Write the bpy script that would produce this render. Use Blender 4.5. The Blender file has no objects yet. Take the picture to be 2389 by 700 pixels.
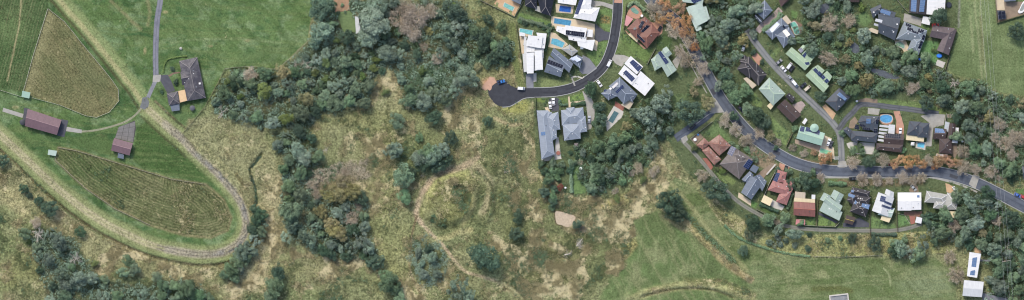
import bpy, math, random
import numpy as np
from mathutils import Vector, Matrix

# ------------------------------------------------------------------ camera, sky, sun, exposure
S = 0.25                      # metres per photo pixel on the ground
PW, PH = 2389, 700
CAMH = 3000.0
scene = bpy.context.scene
col = scene.collection
cam_d = bpy.data.cameras.new('camera')
cam = bpy.data.objects.new('camera', cam_d)
col.objects.link(cam)
cam.location = (0, 0, CAMH)
cam.rotation_euler = (0, 0, 0)
cam_d.sensor_fit = 'HORIZONTAL'
cam_d.angle = 2 * math.atan(PW * S / 2 / CAMH)
cam_d.clip_start = 10
cam_d.clip_end = 12000
scene.camera = cam

SUN_EL, SUN_AZ = math.radians(50), math.radians(-28)     # azimuth from +Y (top of photo), negative = to the left
world = bpy.data.worlds.new('World')
scene.world = world
world.use_nodes = True
wn = world.node_tree
bg = wn.nodes['Background']
sky = wn.nodes.new('ShaderNodeTexSky')
sky.sky_type = 'NISHITA'
sky.sun_disc = False
sky.sun_elevation = SUN_EL
sky.sun_rotation = SUN_AZ
sky.air_density = 1.0
sky.dust_density = 3.0
wn.links.new(sky.outputs[0], bg.inputs[0])
bg.inputs[1].default_value = 0.13
sun_d = bpy.data.lights.new('sun', 'SUN')
sun_d.energy = 1.5
sun_d.angle = math.radians(11)
sun_d.color = (1.0, 0.94, 0.86)
sun = bpy.data.objects.new('sun', sun_d)
col.objects.link(sun)
sd = Vector((math.sin(SUN_AZ) * math.cos(SUN_EL), math.cos(SUN_AZ) * math.cos(SUN_EL), math.sin(SUN_EL)))
sun.rotation_euler = sd.to_track_quat('Z', 'Y').to_euler()
sun.location = (0, 0, 200)
vs = scene.view_settings
vs.view_transform = 'Standard'
vs.look = 'None'
vs.gamma = 1
vs.use_curve_mapping = False
vs.exposure = 0.70

scene.cycles.pixel_filter_type = 'BLACKMAN_HARRIS'
scene.cycles.filter_width = 1.1
random.seed(7)
rng = np.random.default_rng(7)

# ------------------------------------------------------------------ helpers
def P(px, py, h=0.0):
    return ((px - PW / 2) * S, (PH / 2 - py) * S, h)

def V(x0, y0, s):
    """frame of an enlarged view: turns its coordinates into photo pixels"""
    return lambda *pts: [(x0 + x / s, y0 + y / s) for x, y in pts]

VA, VB, VC = V(1050, 0, 3.5), V(1250, 0, 3.5), V(1450, 0, 3.5)
VD, VE, VF = V(1050, 180, 3.18), V(1250, 180, 3.18), V(1450, 180, 3.18)
VG, VH, VI = V(1650, 0, 3.5), V(1850, 0, 3.5), V(2050, 0, 3.5)
VJ, VK, VL = V(1550, 200, 3.5), V(1800, 200, 3.5), V(2080, 200, 3.18)
VM, VN, VO = V(1600, 380, 3.89), V(1850, 400, 4.375), V(2100, 400, 4.375)
VP, VQ, VR = V(1900, 540, 4.375), V(1050, 380, 2.1875), V(1450, 400, 2.333)
V1, V2, V3, V4 = V(0, 0, 2), V(0, 350, 2), V(350, 0, 2), V(350, 350, 2)
V5, V6 = V(700, 0, 2), V(700, 350, 2)
VX = V(0, 0, 1)

def lin(c):
    return tuple((v / 255 / 12.92 if v / 255 <= 0.04045 else ((v / 255 + 0.055) / 1.055) ** 2.4) for v in c[:3])
ALB = 0.80
def alb(c):
    return tuple(min(0.82, v * ALB) for v in lin(c))

def new_mat(name):
    m = bpy.data.materials.new(name)
    m.use_nodes = True
    nt = m.node_tree
    return m, nt, nt.nodes['Principled BSDF']

def N(nt, t, **kw):
    n = nt.nodes.new(t)
    for k, v in kw.items():
        setattr(n, k, v)
    return n

def noise_node(nt, scale, detail=4, coord='Object', rough=0.55):
    tc = N(nt, 'ShaderNodeTexCoord')
    n = N(nt, 'ShaderNodeTexNoise')
    n.inputs['Scale'].default_value = scale
    n.inputs['Detail'].default_value = detail
    n.inputs['Roughness'].default_value = rough
    nt.links.new(tc.outputs[coord], n.inputs['Vector'])
    return n

def math_node(nt, op, a, b=None, clamp=False):
    n = N(nt, 'ShaderNodeMath', operation=op)
    n.use_clamp = clamp
    for i, v in enumerate((a, b)):
        if v is None: continue
        if isinstance(v, (int, float)): n.inputs[i].default_value = v
        else: nt.links.new(v, n.inputs[i])
    return n.outputs[0]

def mix_rgb(nt, fac, a, b, mode='MIX'):
    n = N(nt, 'ShaderNodeMix', data_type='RGBA', blend_type=mode)
    for sock, v in ((n.inputs[0], fac), (n.inputs[6], a), (n.inputs[7], b)):
        if isinstance(v, (int, float)): sock.default_value = v
        elif isinstance(v, tuple): sock.default_value = (*v[:3], 1)
        else: nt.links.new(v, sock)
    return n.outputs[2]

def ramp(nt, src, p0, p1, c0=(0, 0, 0), c1=(1, 1, 1)):
    r = N(nt, 'ShaderNodeValToRGB')
    r.color_ramp.elements[0].position = p0
    r.color_ramp.elements[1].position = p1
    r.color_ramp.elements[0].color = (*c0, 1)
    r.color_ramp.elements[1].color = (*c1, 1)
    nt.links.new(src, r.inputs[0])
    return r.outputs[0]

def bump(nt, b, height, strength=0.5, dist=0.1):
    n = N(nt, 'ShaderNodeBump')
    n.inputs['Strength'].default_value = strength
    n.inputs['Distance'].default_value = dist
    nt.links.new(height, n.inputs['Height'])
    nt.links.new(n.outputs[0], b.inputs['Normal'])

MC = {}
def plain(name, rgb, rough=0.7, var=0.18, scale=0.8, metallic=0.0, spec=0.3, fine=6.0, stain=0.0, staincol=(60, 60, 58)):
    """weathered plain surface: two scales of noise over a base colour, optional blotchy stains"""
    key = (name, rgb, rough, var, scale, stain)
    if key in MC: return MC[key]
    m, nt, b = new_mat(name)
    c = alb(rgb)
    n1 = noise_node(nt, scale, 5)
    n2 = noise_node(nt, fine, 3)
    f = math_node(nt, 'ADD', math_node(nt, 'MULTIPLY', n1.outputs[0], 0.65), math_node(nt, 'MULTIPLY', n2.outputs[0], 0.35))
    lo = tuple(v * (1 - var) for v in c); hi = tuple(min(.85, v * (1 + var)) for v in c)
    cc = ramp(nt, f, 0.35, 0.65, lo, hi)
    if stain > 0:
        n3 = noise_node(nt, 0.35, 6, rough=0.7)
        g = math_node(nt, 'MULTIPLY', ramp(nt, n3.outputs[0], 0.45, 0.7), stain)
        cc = mix_rgb(nt, g, cc, alb(staincol))
    nt.links.new(cc, b.inputs['Base Color'])
    b.inputs['Roughness'].default_value = rough
    b.inputs['Metallic'].default_value = metallic
    b.inputs['Specular IOR Level'].default_value = spec
    bump(nt, b, n2.outputs[0], 0.25, 0.03)
    MC[key] = m
    return m

def roof_mat(name, rgb, kind='metal', var=0.14, stain=0.12, staincol=None, rough=0.55):
    key = ('roof', name, rgb, kind)
    if key in MC: return MC[key]
    m, nt, b = new_mat(name)
    c = alb(rgb)
    uv = N(nt, 'ShaderNodeUVMap')
    sep = N(nt, 'ShaderNodeSeparateXYZ')
    nt.links.new(uv.outputs[0], sep.inputs[0])
    n1 = noise_node(nt, 0.45, 6, rough=0.65)
    # long streaks running down the slope
    mp = N(nt, 'ShaderNodeMapping'); mp.inputs['Scale'].default_value = (2.2, 0.18, 1)
    nt.links.new(uv.outputs[0], mp.inputs[0])
    n2 = N(nt, 'ShaderNodeTexNoise'); n2.inputs['Scale'].default_value = 1.0; n2.inputs['Detail'].default_value = 4
    nt.links.new(mp.outputs[0], n2.inputs['Vector'])
    f = math_node(nt, 'ADD', math_node(nt, 'MULTIPLY', n1.outputs[0], 0.55), math_node(nt, 'MULTIPLY', n2.outputs[0], 0.45))
    var = var * 1.5 + .03
    cc = ramp(nt, f, 0.36, 0.64, tuple(v * (1 - var) for v in c), tuple(min(.85, v * (1 + var * .7)) for v in c))
    n3 = noise_node(nt, 0.22, 6, rough=0.72)
    sc = alb(staincol) if staincol else tuple(v * 0.45 for v in c)
    cc = mix_rgb(nt, math_node(nt, 'MULTIPLY', ramp(nt, n3.outputs[0], 0.45, 0.68), stain * 3 if stain < .3 else stain), cc, sc)
    if kind == 'metal':
        w = math_node(nt, 'SINE', math_node(nt, 'MULTIPLY', sep.outputs[0], 2 * math.pi / 0.75))
        hgt = ramp(nt, w, 0.75, 1.0)
        bump(nt, b, hgt, 0.5, 0.05)
        cc = mix_rgb(nt, math_node(nt, 'MULTIPLY', hgt, 0.10), cc, tuple(min(.85, v * 1.5) for v in c))
    else:
        fr = math_node(nt, 'FRACT', math_node(nt, 'MULTIPLY', sep.outputs[1], 1 / 0.36))
        fu = math_node(nt, 'SINE', math_node(nt, 'MULTIPLY', sep.outputs[0], 2 * math.pi / 0.33))
        hgt = math_node(nt, 'ADD', math_node(nt, 'MULTIPLY', fr, -0.6), math_node(nt, 'MULTIPLY', fu, 0.2))
        bump(nt, b, hgt, 0.6, 0.05)
        wn_ = N(nt, 'ShaderNodeTexWhiteNoise', noise_dimensions='2D')
        mp2 = N(nt, 'ShaderNodeVectorMath', operation='SNAP'); mp2.inputs[1].default_value = (0.33, 0.36, 1)
        nt.links.new(uv.outputs[0], mp2.inputs[0]); nt.links.new(mp2.outputs[0], wn_.inputs['Vector'])
        cc = mix_rgb(nt, math_node(nt, 'MULTIPLY', wn_.outputs[0], 0.22), cc, tuple(v * 0.6 for v in c))
    nt.links.new(cc, b.inputs['Base Color'])
    b.inputs['Roughness'].default_value = rough
    b.inputs['Specular IOR Level'].default_value = 0.35
    MC[key] = m
    return m

ROOT = {}
def mk(name, verts, faces, mat=None, parent=None, uvs=None, smooth=False):
    root = parent
    while root is not None and root.parent is not None: root = root.parent
    off = ROOT.get(root.name, (0, 0, 0)) if root else (0, 0, 0)
    me = bpy.data.meshes.new(name)
    me.from_pydata([(v[0] - off[0], v[1] - off[1], v[2] - off[2]) for v in verts], [], faces)
    if uvs is not None:
        ul = me.uv_layers.new(name='UVMap')
        ul.data.foreach_set('uv', np.array(uvs, dtype=np.float32).ravel())
    if smooth: me.shade_smooth()
    o = bpy.data.objects.new(name, me)
    if mat: me.materials.append(mat)
    col.objects.link(o)
    if parent: o.parent = parent
    return o

def tag(o, label=None, cat=None, group=None, kind=None):
    if label: o['label'] = label
    if cat: o['category'] = cat
    if group: o['group'] = group
    if kind: o['kind'] = kind
    return o

def thing(name, label, cat, loc, group=None):
    o = bpy.data.objects.new(name, None)
    o.empty_display_size = 0.5
    col.objects.link(o)
    o.location = loc
    ROOT[o.name] = tuple(loc)
    return tag(o, label, cat, group)

def inst(name, mesh, parent=None, loc=(0, 0, 0), rot=(0, 0, 0), scale=(1, 1, 1), mat=None):
    o = bpy.data.objects.new(name, mesh)
    col.objects.link(o)
    o.location = loc; o.rotation_euler = rot; o.scale = scale
    if parent: o.parent = parent
    if mat:
        o.material_slots[0].link = 'OBJECT'
        o.material_slots[0].material = mat
    return o

def box_data(x0, x1, y0, y1, z0, z1, vs=None, fs=None):
    vs = [] if vs is None else vs; fs = [] if fs is None else fs
    n = len(vs)
    vs += [(x0, y0, z0), (x1, y0, z0), (x1, y1, z0), (x0, y1, z0), (x0, y0, z1), (x1, y0, z1), (x1, y1, z1), (x0, y1, z1)]
    fs += [tuple(n + i for i in f) for f in ((3, 2, 1, 0), (4, 5, 6, 7), (0, 1, 5, 4), (1, 2, 6, 5), (2, 3, 7, 6), (3, 0, 4, 7))]
    return vs, fs

def tube(vs, fs, pts, radii, n=5):
    base = len(vs)
    for i, p in enumerate(pts):
        p = Vector(p)
        d = (Vector(pts[min(i + 1, len(pts) - 1)]) - Vector(pts[max(i - 1, 0)])).normalized()
        a = d.cross(Vector((0, 0, 1)) if abs(d.z) < 0.9 else Vector((1, 0, 0))).normalized()
        b_ = d.cross(a)
        for k in range(n):
            t = 2 * math.pi * k / n
            vs.append(tuple(p + (a * math.cos(t) + b_ * math.sin(t)) * radii[i]))
    for i in range(len(pts) - 1):
        for k in range(n):
            k2 = (k + 1) % n
            fs.append((base + i * n + k, base + i * n + k2, base + (i + 1) * n + k2, base + (i + 1) * n + k))
    fs.append(tuple(base + k for k in range(n))[::-1])
    fs.append(tuple(base + (len(pts) - 1) * n + k for k in range(n)))

def area2(p):
    return sum(p[i][0] * p[(i + 1) % len(p)][1] - p[(i + 1) % len(p)][0] * p[i][1] for i in range(len(p)))

def ccw(p):
    return p if area2(p) > 0 else p[::-1]

def prism(pts, z0, z1):
    """solid slab over a world-space outline"""
    pts = ccw([(p[0], p[1]) for p in pts]); n = len(pts)
    vs = [(x, y, z0) for x, y in pts] + [(x, y, z1) for x, y in pts]
    fs = [tuple(range(n, 2 * n)), tuple(range(n - 1, -1, -1))]
    fs += [(i, (i + 1) % n, n + (i + 1) % n, n + i) for i in range(n)]
    return vs, fs

def catmull(pts, step=6.0, closed=False):
    pts = [np.array(p, float) for p in pts]
    n = len(pts); out = []
    for i in range(n if closed else n - 1):
        p0, p1, p2, p3 = (pts[(i - 1) % n], pts[i], pts[(i + 1) % n], pts[(i + 2) % n]) if closed else \
            (pts[max(i - 1, 0)], pts[i], pts[i + 1], pts[min(i + 2, n - 1)])
        m = max(1, int(np.linalg.norm(p2 - p1) / step))
        for k in range(m):
            t = k / m
            out.append(tuple(0.5 * (2 * p1 + (p2 - p0) * t + (2 * p0 - 5 * p1 + 4 * p2 - p3) * t * t + (3 * p1 - p0 - 3 * p2 + p3) * t ** 3)))
    if not closed: out.append(tuple(pts[-1]))
    return out

def offset_line(pts, d):
    out = []
    for i in range(len(pts)):
        a = np.array(pts[max(i - 1, 0)]); b = np.array(pts[min(i + 1, len(pts) - 1)])
        t = (b - a) / max(1e-6, np.linalg.norm(b - a))
        out.append((pts[i][0] - t[1] * d, pts[i][1] + t[0] * d))
    return out

# ------------------------------------------------------------------ label bookkeeping
LAND = []          # (phrase, px, py)
AUTO = []          # (object, adjective+noun, px, py)
def landmark(phrase, px, py): LAND.append((phrase, px, py))
def auto(o, noun, px, py, cat, group=None, kind=None):
    tag(o, None, cat, group, kind); AUTO.append((o, noun, px, py)); return o
ORD = ['nearest', 'second nearest', 'third nearest', 'fourth nearest', 'fifth nearest', 'sixth nearest', 'seventh nearest', 'eighth nearest', 'ninth nearest', 'tenth nearest', 'eleventh nearest', 'twelfth nearest', 'thirteenth nearest', 'fourteenth nearest', 'fifteenth nearest', 'sixteenth nearest', 'seventeenth nearest', 'eighteenth nearest', 'nineteenth nearest', 'twentieth nearest']
def finish_labels():
    groups = {}; cnt = {}
    for t in AUTO: cnt[t[1]] = cnt.get(t[1], 0) + 1
    for o, noun, px, py in AUTO:
        if cnt[noun] == 1 and len(noun.split()) >= 4:
            o['label'] = noun; continue
        best = min(LAND, key=lambda l: math.hypot(l[1] - px, l[2] - py))
        dx, dy = px - best[1], py - best[2]
        if math.hypot(dx, dy) < 6: d = 'beside'
        elif abs(dx) > 1.6 * abs(dy): d = 'right of' if dx > 0 else 'left of'
        elif abs(dy) > 1.6 * abs(dx): d = 'below' if dy > 0 else 'above'
        else: d = ('below' if dy > 0 else 'above') + (' and right of' if dx > 0 else ' and left of')
        groups.setdefault((noun, d, best[0]), []).append((math.hypot(dx, dy), o))
    for (noun, d, ph), lst in groups.items():
        lst.sort(key=lambda t: t[0])
        for i, (_, o) in enumerate(lst):
            if len(lst) == 1: o['label'] = f'{noun} {d} {ph}'
            else: o['label'] = f'{ORD[min(i, 19)]} {noun} {d} {ph}'

# ------------------------------------------------------------------ ground: zones as masks over a fine grid
GS = 0.6
X0, X1 = -PW * S / 2 - 24, PW * S / 2 + 24
Y0, Y1 = -PH * S / 2 - 18, PH * S / 2 + 18
nx, ny = int((X1 - X0) / GS) + 1, int((Y1 - Y0) / GS) + 1
gx = X0 + np.arange(nx) * GS
gy = Y0 + np.arange(ny) * GS
GX, GY = np.meshgrid(gx, gy)
QX, QY = GX / S + PW / 2, PH / 2 - GY / S            # photo pixels

TAB = rng.random((256, 256)).astype(np.float32)
def vnoise(x, y, seed=0):
    xi, yi = np.floor(x).astype(int), np.floor(y).astype(int)
    fx, fy = x - xi, y - yi
    fx, fy = fx * fx * (3 - 2 * fx), fy * fy * (3 - 2 * fy)
    xi = xi + seed * 37; yi = yi + seed * 91
    g = lambda a, b: TAB[a % 256, b % 256]
    return (g(xi, yi) * (1 - fx) + g(xi + 1, yi) * fx) * (1 - fy) + (g(xi, yi + 1) * (1 - fx) + g(xi + 1, yi + 1) * fx) * fy
def fbm(scale, seed=0, oct=4, x=None, y=None):
    x = QX if x is None else x; y = QY if y is None else y
    s = 0; a = 1; tot = 0
    for o in range(oct):
        s = s + a * vnoise(x / scale * 2 ** o, y / scale * 2 ** o, seed + o * 5); tot += a; a *= 0.55
    return s / tot

WOBX = (fbm(38, 1, 4) - .5); WOBY = (fbm(38, 2, 4) - .5)

def seg_dist(x, y, pts, closed):
    d = np.full(x.shape, 1e9, np.float32)
    n = len(pts)
    for i in range(n if closed else n - 1):
        ax, ay = pts[i]; bx, by = pts[(i + 1) % n]
        vx, vy = bx - ax, by - ay
        L = vx * vx + vy * vy + 1e-9
        t = np.clip(((x - ax) * vx + (y - ay) * vy) / L, 0, 1)
        d = np.minimum(d, (x - ax - t * vx) ** 2 + (y - ay - t * vy) ** 2)
    return np.sqrt(d)

def inside(x, y, pts):
    r = np.zeros(x.shape, bool); n = len(pts)
    for i in range(n):
        ax, ay = pts[i]; bx, by = pts[(i + 1) % n]
        c = (ay > y) != (by > y)
        with np.errstate(divide='ignore', invalid='ignore'):
            r ^= c & (x < (bx - ax) * (y - ay) / (by - ay + 1e-12) + ax)
    return r

def sub(pts, pad):
    xs = [p[0] for p in pts]; ys = [p[1] for p in pts]
    wx0, wx1 = (min(xs) - pad - PW / 2) * S, (max(xs) + pad - PW / 2) * S
    wy0, wy1 = (PH / 2 - max(ys) - pad) * S, (PH / 2 - min(ys) + pad) * S
    i0, i1 = max(0, int((wx0 - X0) / GS)), min(nx, int((wx1 - X0) / GS) + 2)
    j0, j1 = max(0, int((wy0 - Y0) / GS)), min(ny, int((wy1 - Y0) / GS) + 2)
    return (slice(j0, max(j0, j1)), slice(i0, max(i0, i1)))

def mask_poly(pts, soft=6.0, wob=0.0):
    """0..1 mask of an outline given in photo pixels"""
    m = np.zeros(QX.shape, np.float32)
    sl = sub(pts, soft + wob + 4)
    x, y = QX[sl] + WOBX[sl] * wob * 2, QY[sl] + WOBY[sl] * wob * 2
    d = seg_dist(x, y, pts, True) * np.where(inside(x, y, pts), 1, -1)
    m[sl] = np.clip(0.5 + d / max(soft, .1), 0, 1)
    return m * m * (3 - 2 * m)

def mask_line(pts, w, soft=3.0, wob=0.0):
    m = np.zeros(QX.shape, np.float32)
    sl = sub(pts, w + soft + wob + 4)
    x, y = QX[sl] + WOBX[sl] * wob * 2, QY[sl] + WOBY[sl] * wob * 2
    d = seg_dist(x, y, pts, False)
    m[sl] = np.clip(0.5 + (w / 2 - d) / max(soft, .1), 0, 1)
    return m * m * (3 - 2 * m)

def mask_blob(cx, cy, rx, ry=None, ang=0, soft=0.6):
    ry = ry or rx
    c, s = math.cos(math.radians(ang)), math.sin(math.radians(ang))
    x, y = QX + WOBX * rx * 0.8 - cx, QY + WOBY * ry * 0.8 - cy
    u, v = (x * c + y * s) / rx, (-x * s + y * c) / ry
    return np.clip((1.1 - np.sqrt(u * u + v * v)) / soft, 0, 1).astype(np.float32)

TINT = np.zeros(QX.shape + (3,), np.float32)
STRAW = np.zeros(QX.shape, np.float32)     # how much dry straw shows through
SCRUB = np.zeros(QX.shape, np.float32)     # how much dark low growth
STRIPE = np.zeros(QX.shape, np.float32)
SCO = np.zeros(QX.shape, np.float32)
HGT = np.zeros(QX.shape, np.float32)
ROUGH = np.ones(QX.shape, np.float32)      # 1 = rough pasture, 0 = smooth lawn or paving

def zone(m, rgb=None, straw=None, scrub=None, rough=None):
    global TINT, STRAW, SCRUB, ROUGH
    if rgb is not None: TINT += (np.array(alb(rgb), np.float32) - TINT) * m[..., None]
    if straw is not None: STRAW += (straw - STRAW) * m
    if scrub is not None: SCRUB += (scrub - SCRUB) * m
    if rough is not None: ROUGH += (rough - ROUGH) * m
# ------------------------------------------------------------------ zones (outlines in photo pixels)
ALL = np.ones(QX.shape, np.float32)
big = fbm(120, 11, 4); med = fbm(30, 12, 4); fine = fbm(9, 13, 3)
zone(ALL, (138, 140, 102), straw=0.42, scrub=0.30)
zone(np.clip((big - .5) * 5, 0, 1), (126, 134, 94), straw=0.25, scrub=0.40)
# left estate lawns
ESTATE = [(-120, -90), (735, -90), (728, 30), (716, 95), (646, 162), (590, 154), (526, 160), (505, 200), (478, 248), (425, 312),
          (452, 348), (520, 410), (572, 475), (592, 520), (572, 578), (520, 612), (430, 612), (330, 590), (230, 546), (130, 482), (50, 398), (-120, 250)]
me_ = mask_poly(ESTATE, 5)
zone(me_, (95, 119, 73), straw=0.10, scrub=0.10, rough=0.15)
zone(me_ * np.clip((fbm(40, 14, 5) - .48) * 6, 0, 1), (68, 96, 60))
zone(me_ * np.clip((fbm(34, 15, 5) - .54) * 7, 0, 1), (116, 138, 98))
zone(mask_poly([(380, 20), (700, 0), (700, 90), (560, 140), (480, 120), (400, 110)], 40, 20), (101, 125, 78))
zone(me_ * np.clip((fbm(16, 71, 4) - .52) * 6, 0, 1) * .7, (74, 104, 66))
zone(me_ * np.clip((fbm(20, 72, 4) - .56) * 7, 0, 1) * .7, (126, 146, 106))
zone(mask_line([(400, 100), (460, 92), (560, 90), (660, 100)], 5, 5, 3) * .6, (140, 156, 112))
zone(mask_line([(520, 155), (600, 130), (680, 110)], 22, 20, 6) * .6, (116, 136, 90))
for a in ([(260, 0), (300, 40), (330, 70)], [(345, 0), (350, 30), (345, 60)]):
    zone(mask_line(a, 8, 6, 4) * .7, (140, 136, 100))
for c in ((338, 118, 4, 10), (386, 28, 7, 4), (140, 105, 3, 3), (490, 107, 7, 3), (578, 95, 9, 3), (236, 320, 14, 6), (36, 250, 10, 5)):
    zone(mask_blob(*c) * .8, (168, 158, 118))
zone(mask_poly([(380, 200), (400, 215), (395, 245), (440, 255), (470, 250), (480, 245), (425, 310), (360, 240)], 6), (100, 124, 80))
zone(mask_poly([(355, 270), (440, 345), (520, 430), (470, 425), (380, 408), (310, 380), (318, 300)], 8, 3), (76, 100, 58), scrub=.15)
zone(mask_poly([(150, 320), (250, 315), (262, 350), (300, 375), (180, 345)], 8, 5), (88, 110, 68))
def streaks(m, a, per, rgb, amt, seed):
    c_, s_ = math.cos(math.radians(a)), math.sin(math.radians(a))
    u = QX * c_ + QY * s_; v = -QX * s_ + QY * c_ + WOBX * 16
    zone(m * np.clip((fbm(1, seed, 3, u / 90, v / per) - .5) * 6, 0, 1) * amt, rgb)
streaks(me_, 5, 5, (112, 128, 82), .55, 81); streaks(me_, 48, 6, (70, 94, 54), .45, 82)
# the pale levee band running round the estate, with gravelly ruts
BAND_A = catmull([(70, -90), (145, 0), (190, 50), (235, 104), (275, 154), (312, 200), (345, 252)], 12)
BAND_B = catmull([(345, 255), (395, 300), (440, 340), (490, 388), (535, 435), (566, 480), (574, 525), (555, 568), (505, 592), (430, 590), (340, 566), (235, 515), (140, 445), (55, 365), (-10, 305), (-90, 240)], 12)
zone(mask_line(BAND_A, 32, 12, 3) * .8, (140, 152, 104), rough=.3)
zone(mask_line(offset_line(BAND_A, 6), 11, 6, 3) * .8, (172, 168, 124))
zone(mask_line(offset_line(BAND_A, 20), 6, 4, 2) * .85, (84, 84, 58), scrub=.5)
zone(mask_line(BAND_B, 42, 12, 3) * .9, (142, 150, 104), rough=.4)
zone(mask_line(BAND_B, 18, 8, 2) * .8, (170, 164, 128), rough=.5)
zone(mask_line(BAND_B[4:44], 18, 8, 4) * .9, (164, 156, 138), rough=.7)
for d_ in (4.5, -4.5):
    zone(mask_line(offset_line(BAND_B, d_), 2.4, 2, 1) * .7, (188, 178, 150))
    zone(mask_line(offset_line(BAND_B[6:46], d_ * .95), 3.0, 2, 2) * .85, (126, 120, 110))
zone(mask_line(BAND_B[9:36], 9, 5, 5) * np.clip((fbm(14, 16, 3) - .38) * 6, 0, 1), (146, 142, 134), rough=.7)
zone(mask_line(offset_line(BAND_B[12:33], -4), 4, 3, 4) * np.clip((fbm(10, 17, 3) - .42) * 8, 0, 1), (106, 106, 106))
zone(mask_line(offset_line(BAND_B, -25), 5, 4, 2) * .9, (112, 98, 78), scrub=.6, rough=1)
zone(mask_line(offset_line(BAND_B[20:], -36), 12, 10, 5) * .7, (150, 142, 112), straw=.4, scrub=.3, rough=1)
zone(mask_line(offset_line(BAND_B[:12], 24), 5, 4, 2) * .8, (82, 84, 58), scrub=.4)
# paddocks inside the estate
F1 = [(112, 20), (78, 128), (55, 212), (75, 226), (140, 245), (200, 270), (225, 274), (255, 262), (277, 235), (276, 208), (240, 160), (190, 100), (150, 50)]
F2 = [(-90, -60), (118, -20), (110, 18), (75, 130), (54, 214), (0, 206), (-90, 190)]
F3 = [(136, 344), (180, 352), (290, 385), (400, 418), (480, 430), (522, 465), (540, 508), (532, 538), (492, 555), (430, 550), (350, 525), (270, 488), (200, 440), (152, 395), (130, 374)]
m1, m2, m3 = mask_poly(F1, 3), mask_poly(F2, 3), mask_poly(F3, 4)
zone(m1, (120, 118, 84), straw=.14, scrub=.14, rough=.45)
streaks(m1, 50, 4, (98, 104, 70), .6, 83)
zone(m1 * np.clip((fbm(40, 18, 4) - .5) * 5, 0, 1), (106, 110, 76))
zone(m1 * mask_poly([(150, 110), (180, 110), (250, 200), (200, 200)], 30, 10) * .7, (102, 110, 76))
zone(m1 * mask_line([(108, 40), (62, 205)], 30, 20) * .6, (150, 146, 108))
zone(m2, (76, 98, 62), straw=.05, scrub=.2, rough=.5)
zone(m2 * mask_blob(30, 60, 60, 50) * .6, (108, 128, 84))
zone(mask_line([(50, 0), (44, 60), (32, 120), (18, 188)], 3.5, 3, 2) * .8, (170, 160, 122))
zone(m3, (100, 106, 72), straw=.26, scrub=.26, rough=.7)
zone(m3 * mask_poly([(130, 350), (260, 380), (300, 460), (200, 440)], 50, 20) * .8, (82, 100, 62), straw=.08)
zone(mask_line(F3 + F3[:1], 6, 5, 2) * .6, (134, 124, 92))
for m, f, pts in ((m1, .4, F1[6:]), (m3, .8, F3[4:])):
    sl = sub(F1 if m is m1 else F3, 6)
    d = np.zeros(QX.shape, np.float32); d[sl] = seg_dist(QX[sl] + WOBX[sl] * 9, QY[sl] + WOBY[sl] * 9, pts, False)
    SCO += np.where(m > 0.02, d, 0); STRIPE = np.maximum(STRIPE, m * f)
SCO += np.where(m2 > .5, QX * 0.96 + QY * 0.27 + WOBX * 4, 0); STRIPE = np.maximum(STRIPE, np.where(m2 > .5, .45, 0))
# dry brown paddock beyond the levee
zone(mask_poly([(425, 312), (446, 276), (530, 268), (612, 300), (636, 350), (655, 420), (652, 520), (625, 590), (560, 665), (520, 680), (560, 610), (600, 540), (585, 480), (540, 430)], 14, 8), (146, 144, 108), straw=.28, scrub=.18, rough=.9)
zone(mask_line([(650, 430), (645, 530), (600, 620), (540, 690)], 55, 30, 14), (166, 158, 122), straw=.5, scrub=.12)
zone(mask_line([(612, 358), (600, 375), (584, 394), (592, 425), (598, 452), (600, 475)], 4, 4, 6) * .95, (52, 60, 40), scrub=.7)
# rough land lower left
zone(mask_poly([(-90, 330), (40, 400), (130, 490), (230, 555), (340, 600), (440, 620), (520, 620), (480, 660), (330, 650), (200, 600), (100, 520), (-90, 440)], 16, 8), (148, 144, 108), straw=.45, scrub=.28)
zone(mask_blob(40, 470, 60, 26, 50), (170, 162, 122), straw=.5)
zone(mask_blob(50, 640, 80, 60), (138, 138, 96), straw=.4)
zone(mask_blob(20, 410, 30, 20), (96, 92, 64), scrub=.6)
# centre rough grass: tan ridges, green hollows
zone(mask_line([(880, 300), (860, 400), (870, 480), (915, 560), (930, 640), (960, 700)], 90, 60, 20) * .8, (148, 148, 104), straw=.35, scrub=.25)
zone(mask_blob(915, 180, 30, 70, 0), (166, 160, 122), straw=.45, scrub=.1)
zone(mask_line([(700, 330), (780, 260), (860, 300)], 60, 40, 20) * .7, (142, 140, 100), straw=.4)
zone(mask_blob(760, 625, 90, 60), (146, 142, 106), straw=.5, scrub=.3)
zone(mask_line([(740, 405), (840, 405), (860, 380)], 40, 20, 14), (88, 84, 68), scrub=.6)
zone(mask_line([(725, 385), (745, 480)], 40, 20, 14), (92, 84, 82), scrub=.5)
zone(mask_poly([(1110, 300), (1240, 300), (1260, 470), (1420, 450), (1500, 470), (1480, 560), (1440, 640), (1330, 690), (1200, 690), (1170, 560), (1130, 450)], 40, 20), (118, 122, 86), straw=.66, scrub=.46)
zone(mask_line([(1130, 170), (1200, 160), (1215, 230)], 50, 20, 8) * .7, (140, 138, 96), straw=.3)
zone(mask_line([(1195, 60), (1200, 130), (1215, 200), (1230, 240)], 18, 10, 3) * .8, (112, 124, 78), straw=.1, rough=.4)
zone(mask_blob(1205, 250, 36, 20), (160, 160, 98), straw=.25, rough=.5)
zone(mask_blob(1090, 230, 40, 30), (150, 150, 104), straw=.4)
zone(mask_blob(1145, 195, 22, 16), (196, 152, 120), straw=0, scrub=0)
zone(mask_line([(1155, 275), (1190, 292), (1218, 290)], 8, 6, 4) * .8, (176, 160, 126))
zone(mask_blob(1290, 610, 80, 60), (136, 132, 94), straw=.5, scrub=.5)
zone(mask_blob(1440, 470, 60, 14, -20), (186, 174, 120), straw=.6)
zone(mask_blob(1470, 600, 36, 50), (160, 152, 104), straw=.5)
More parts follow.
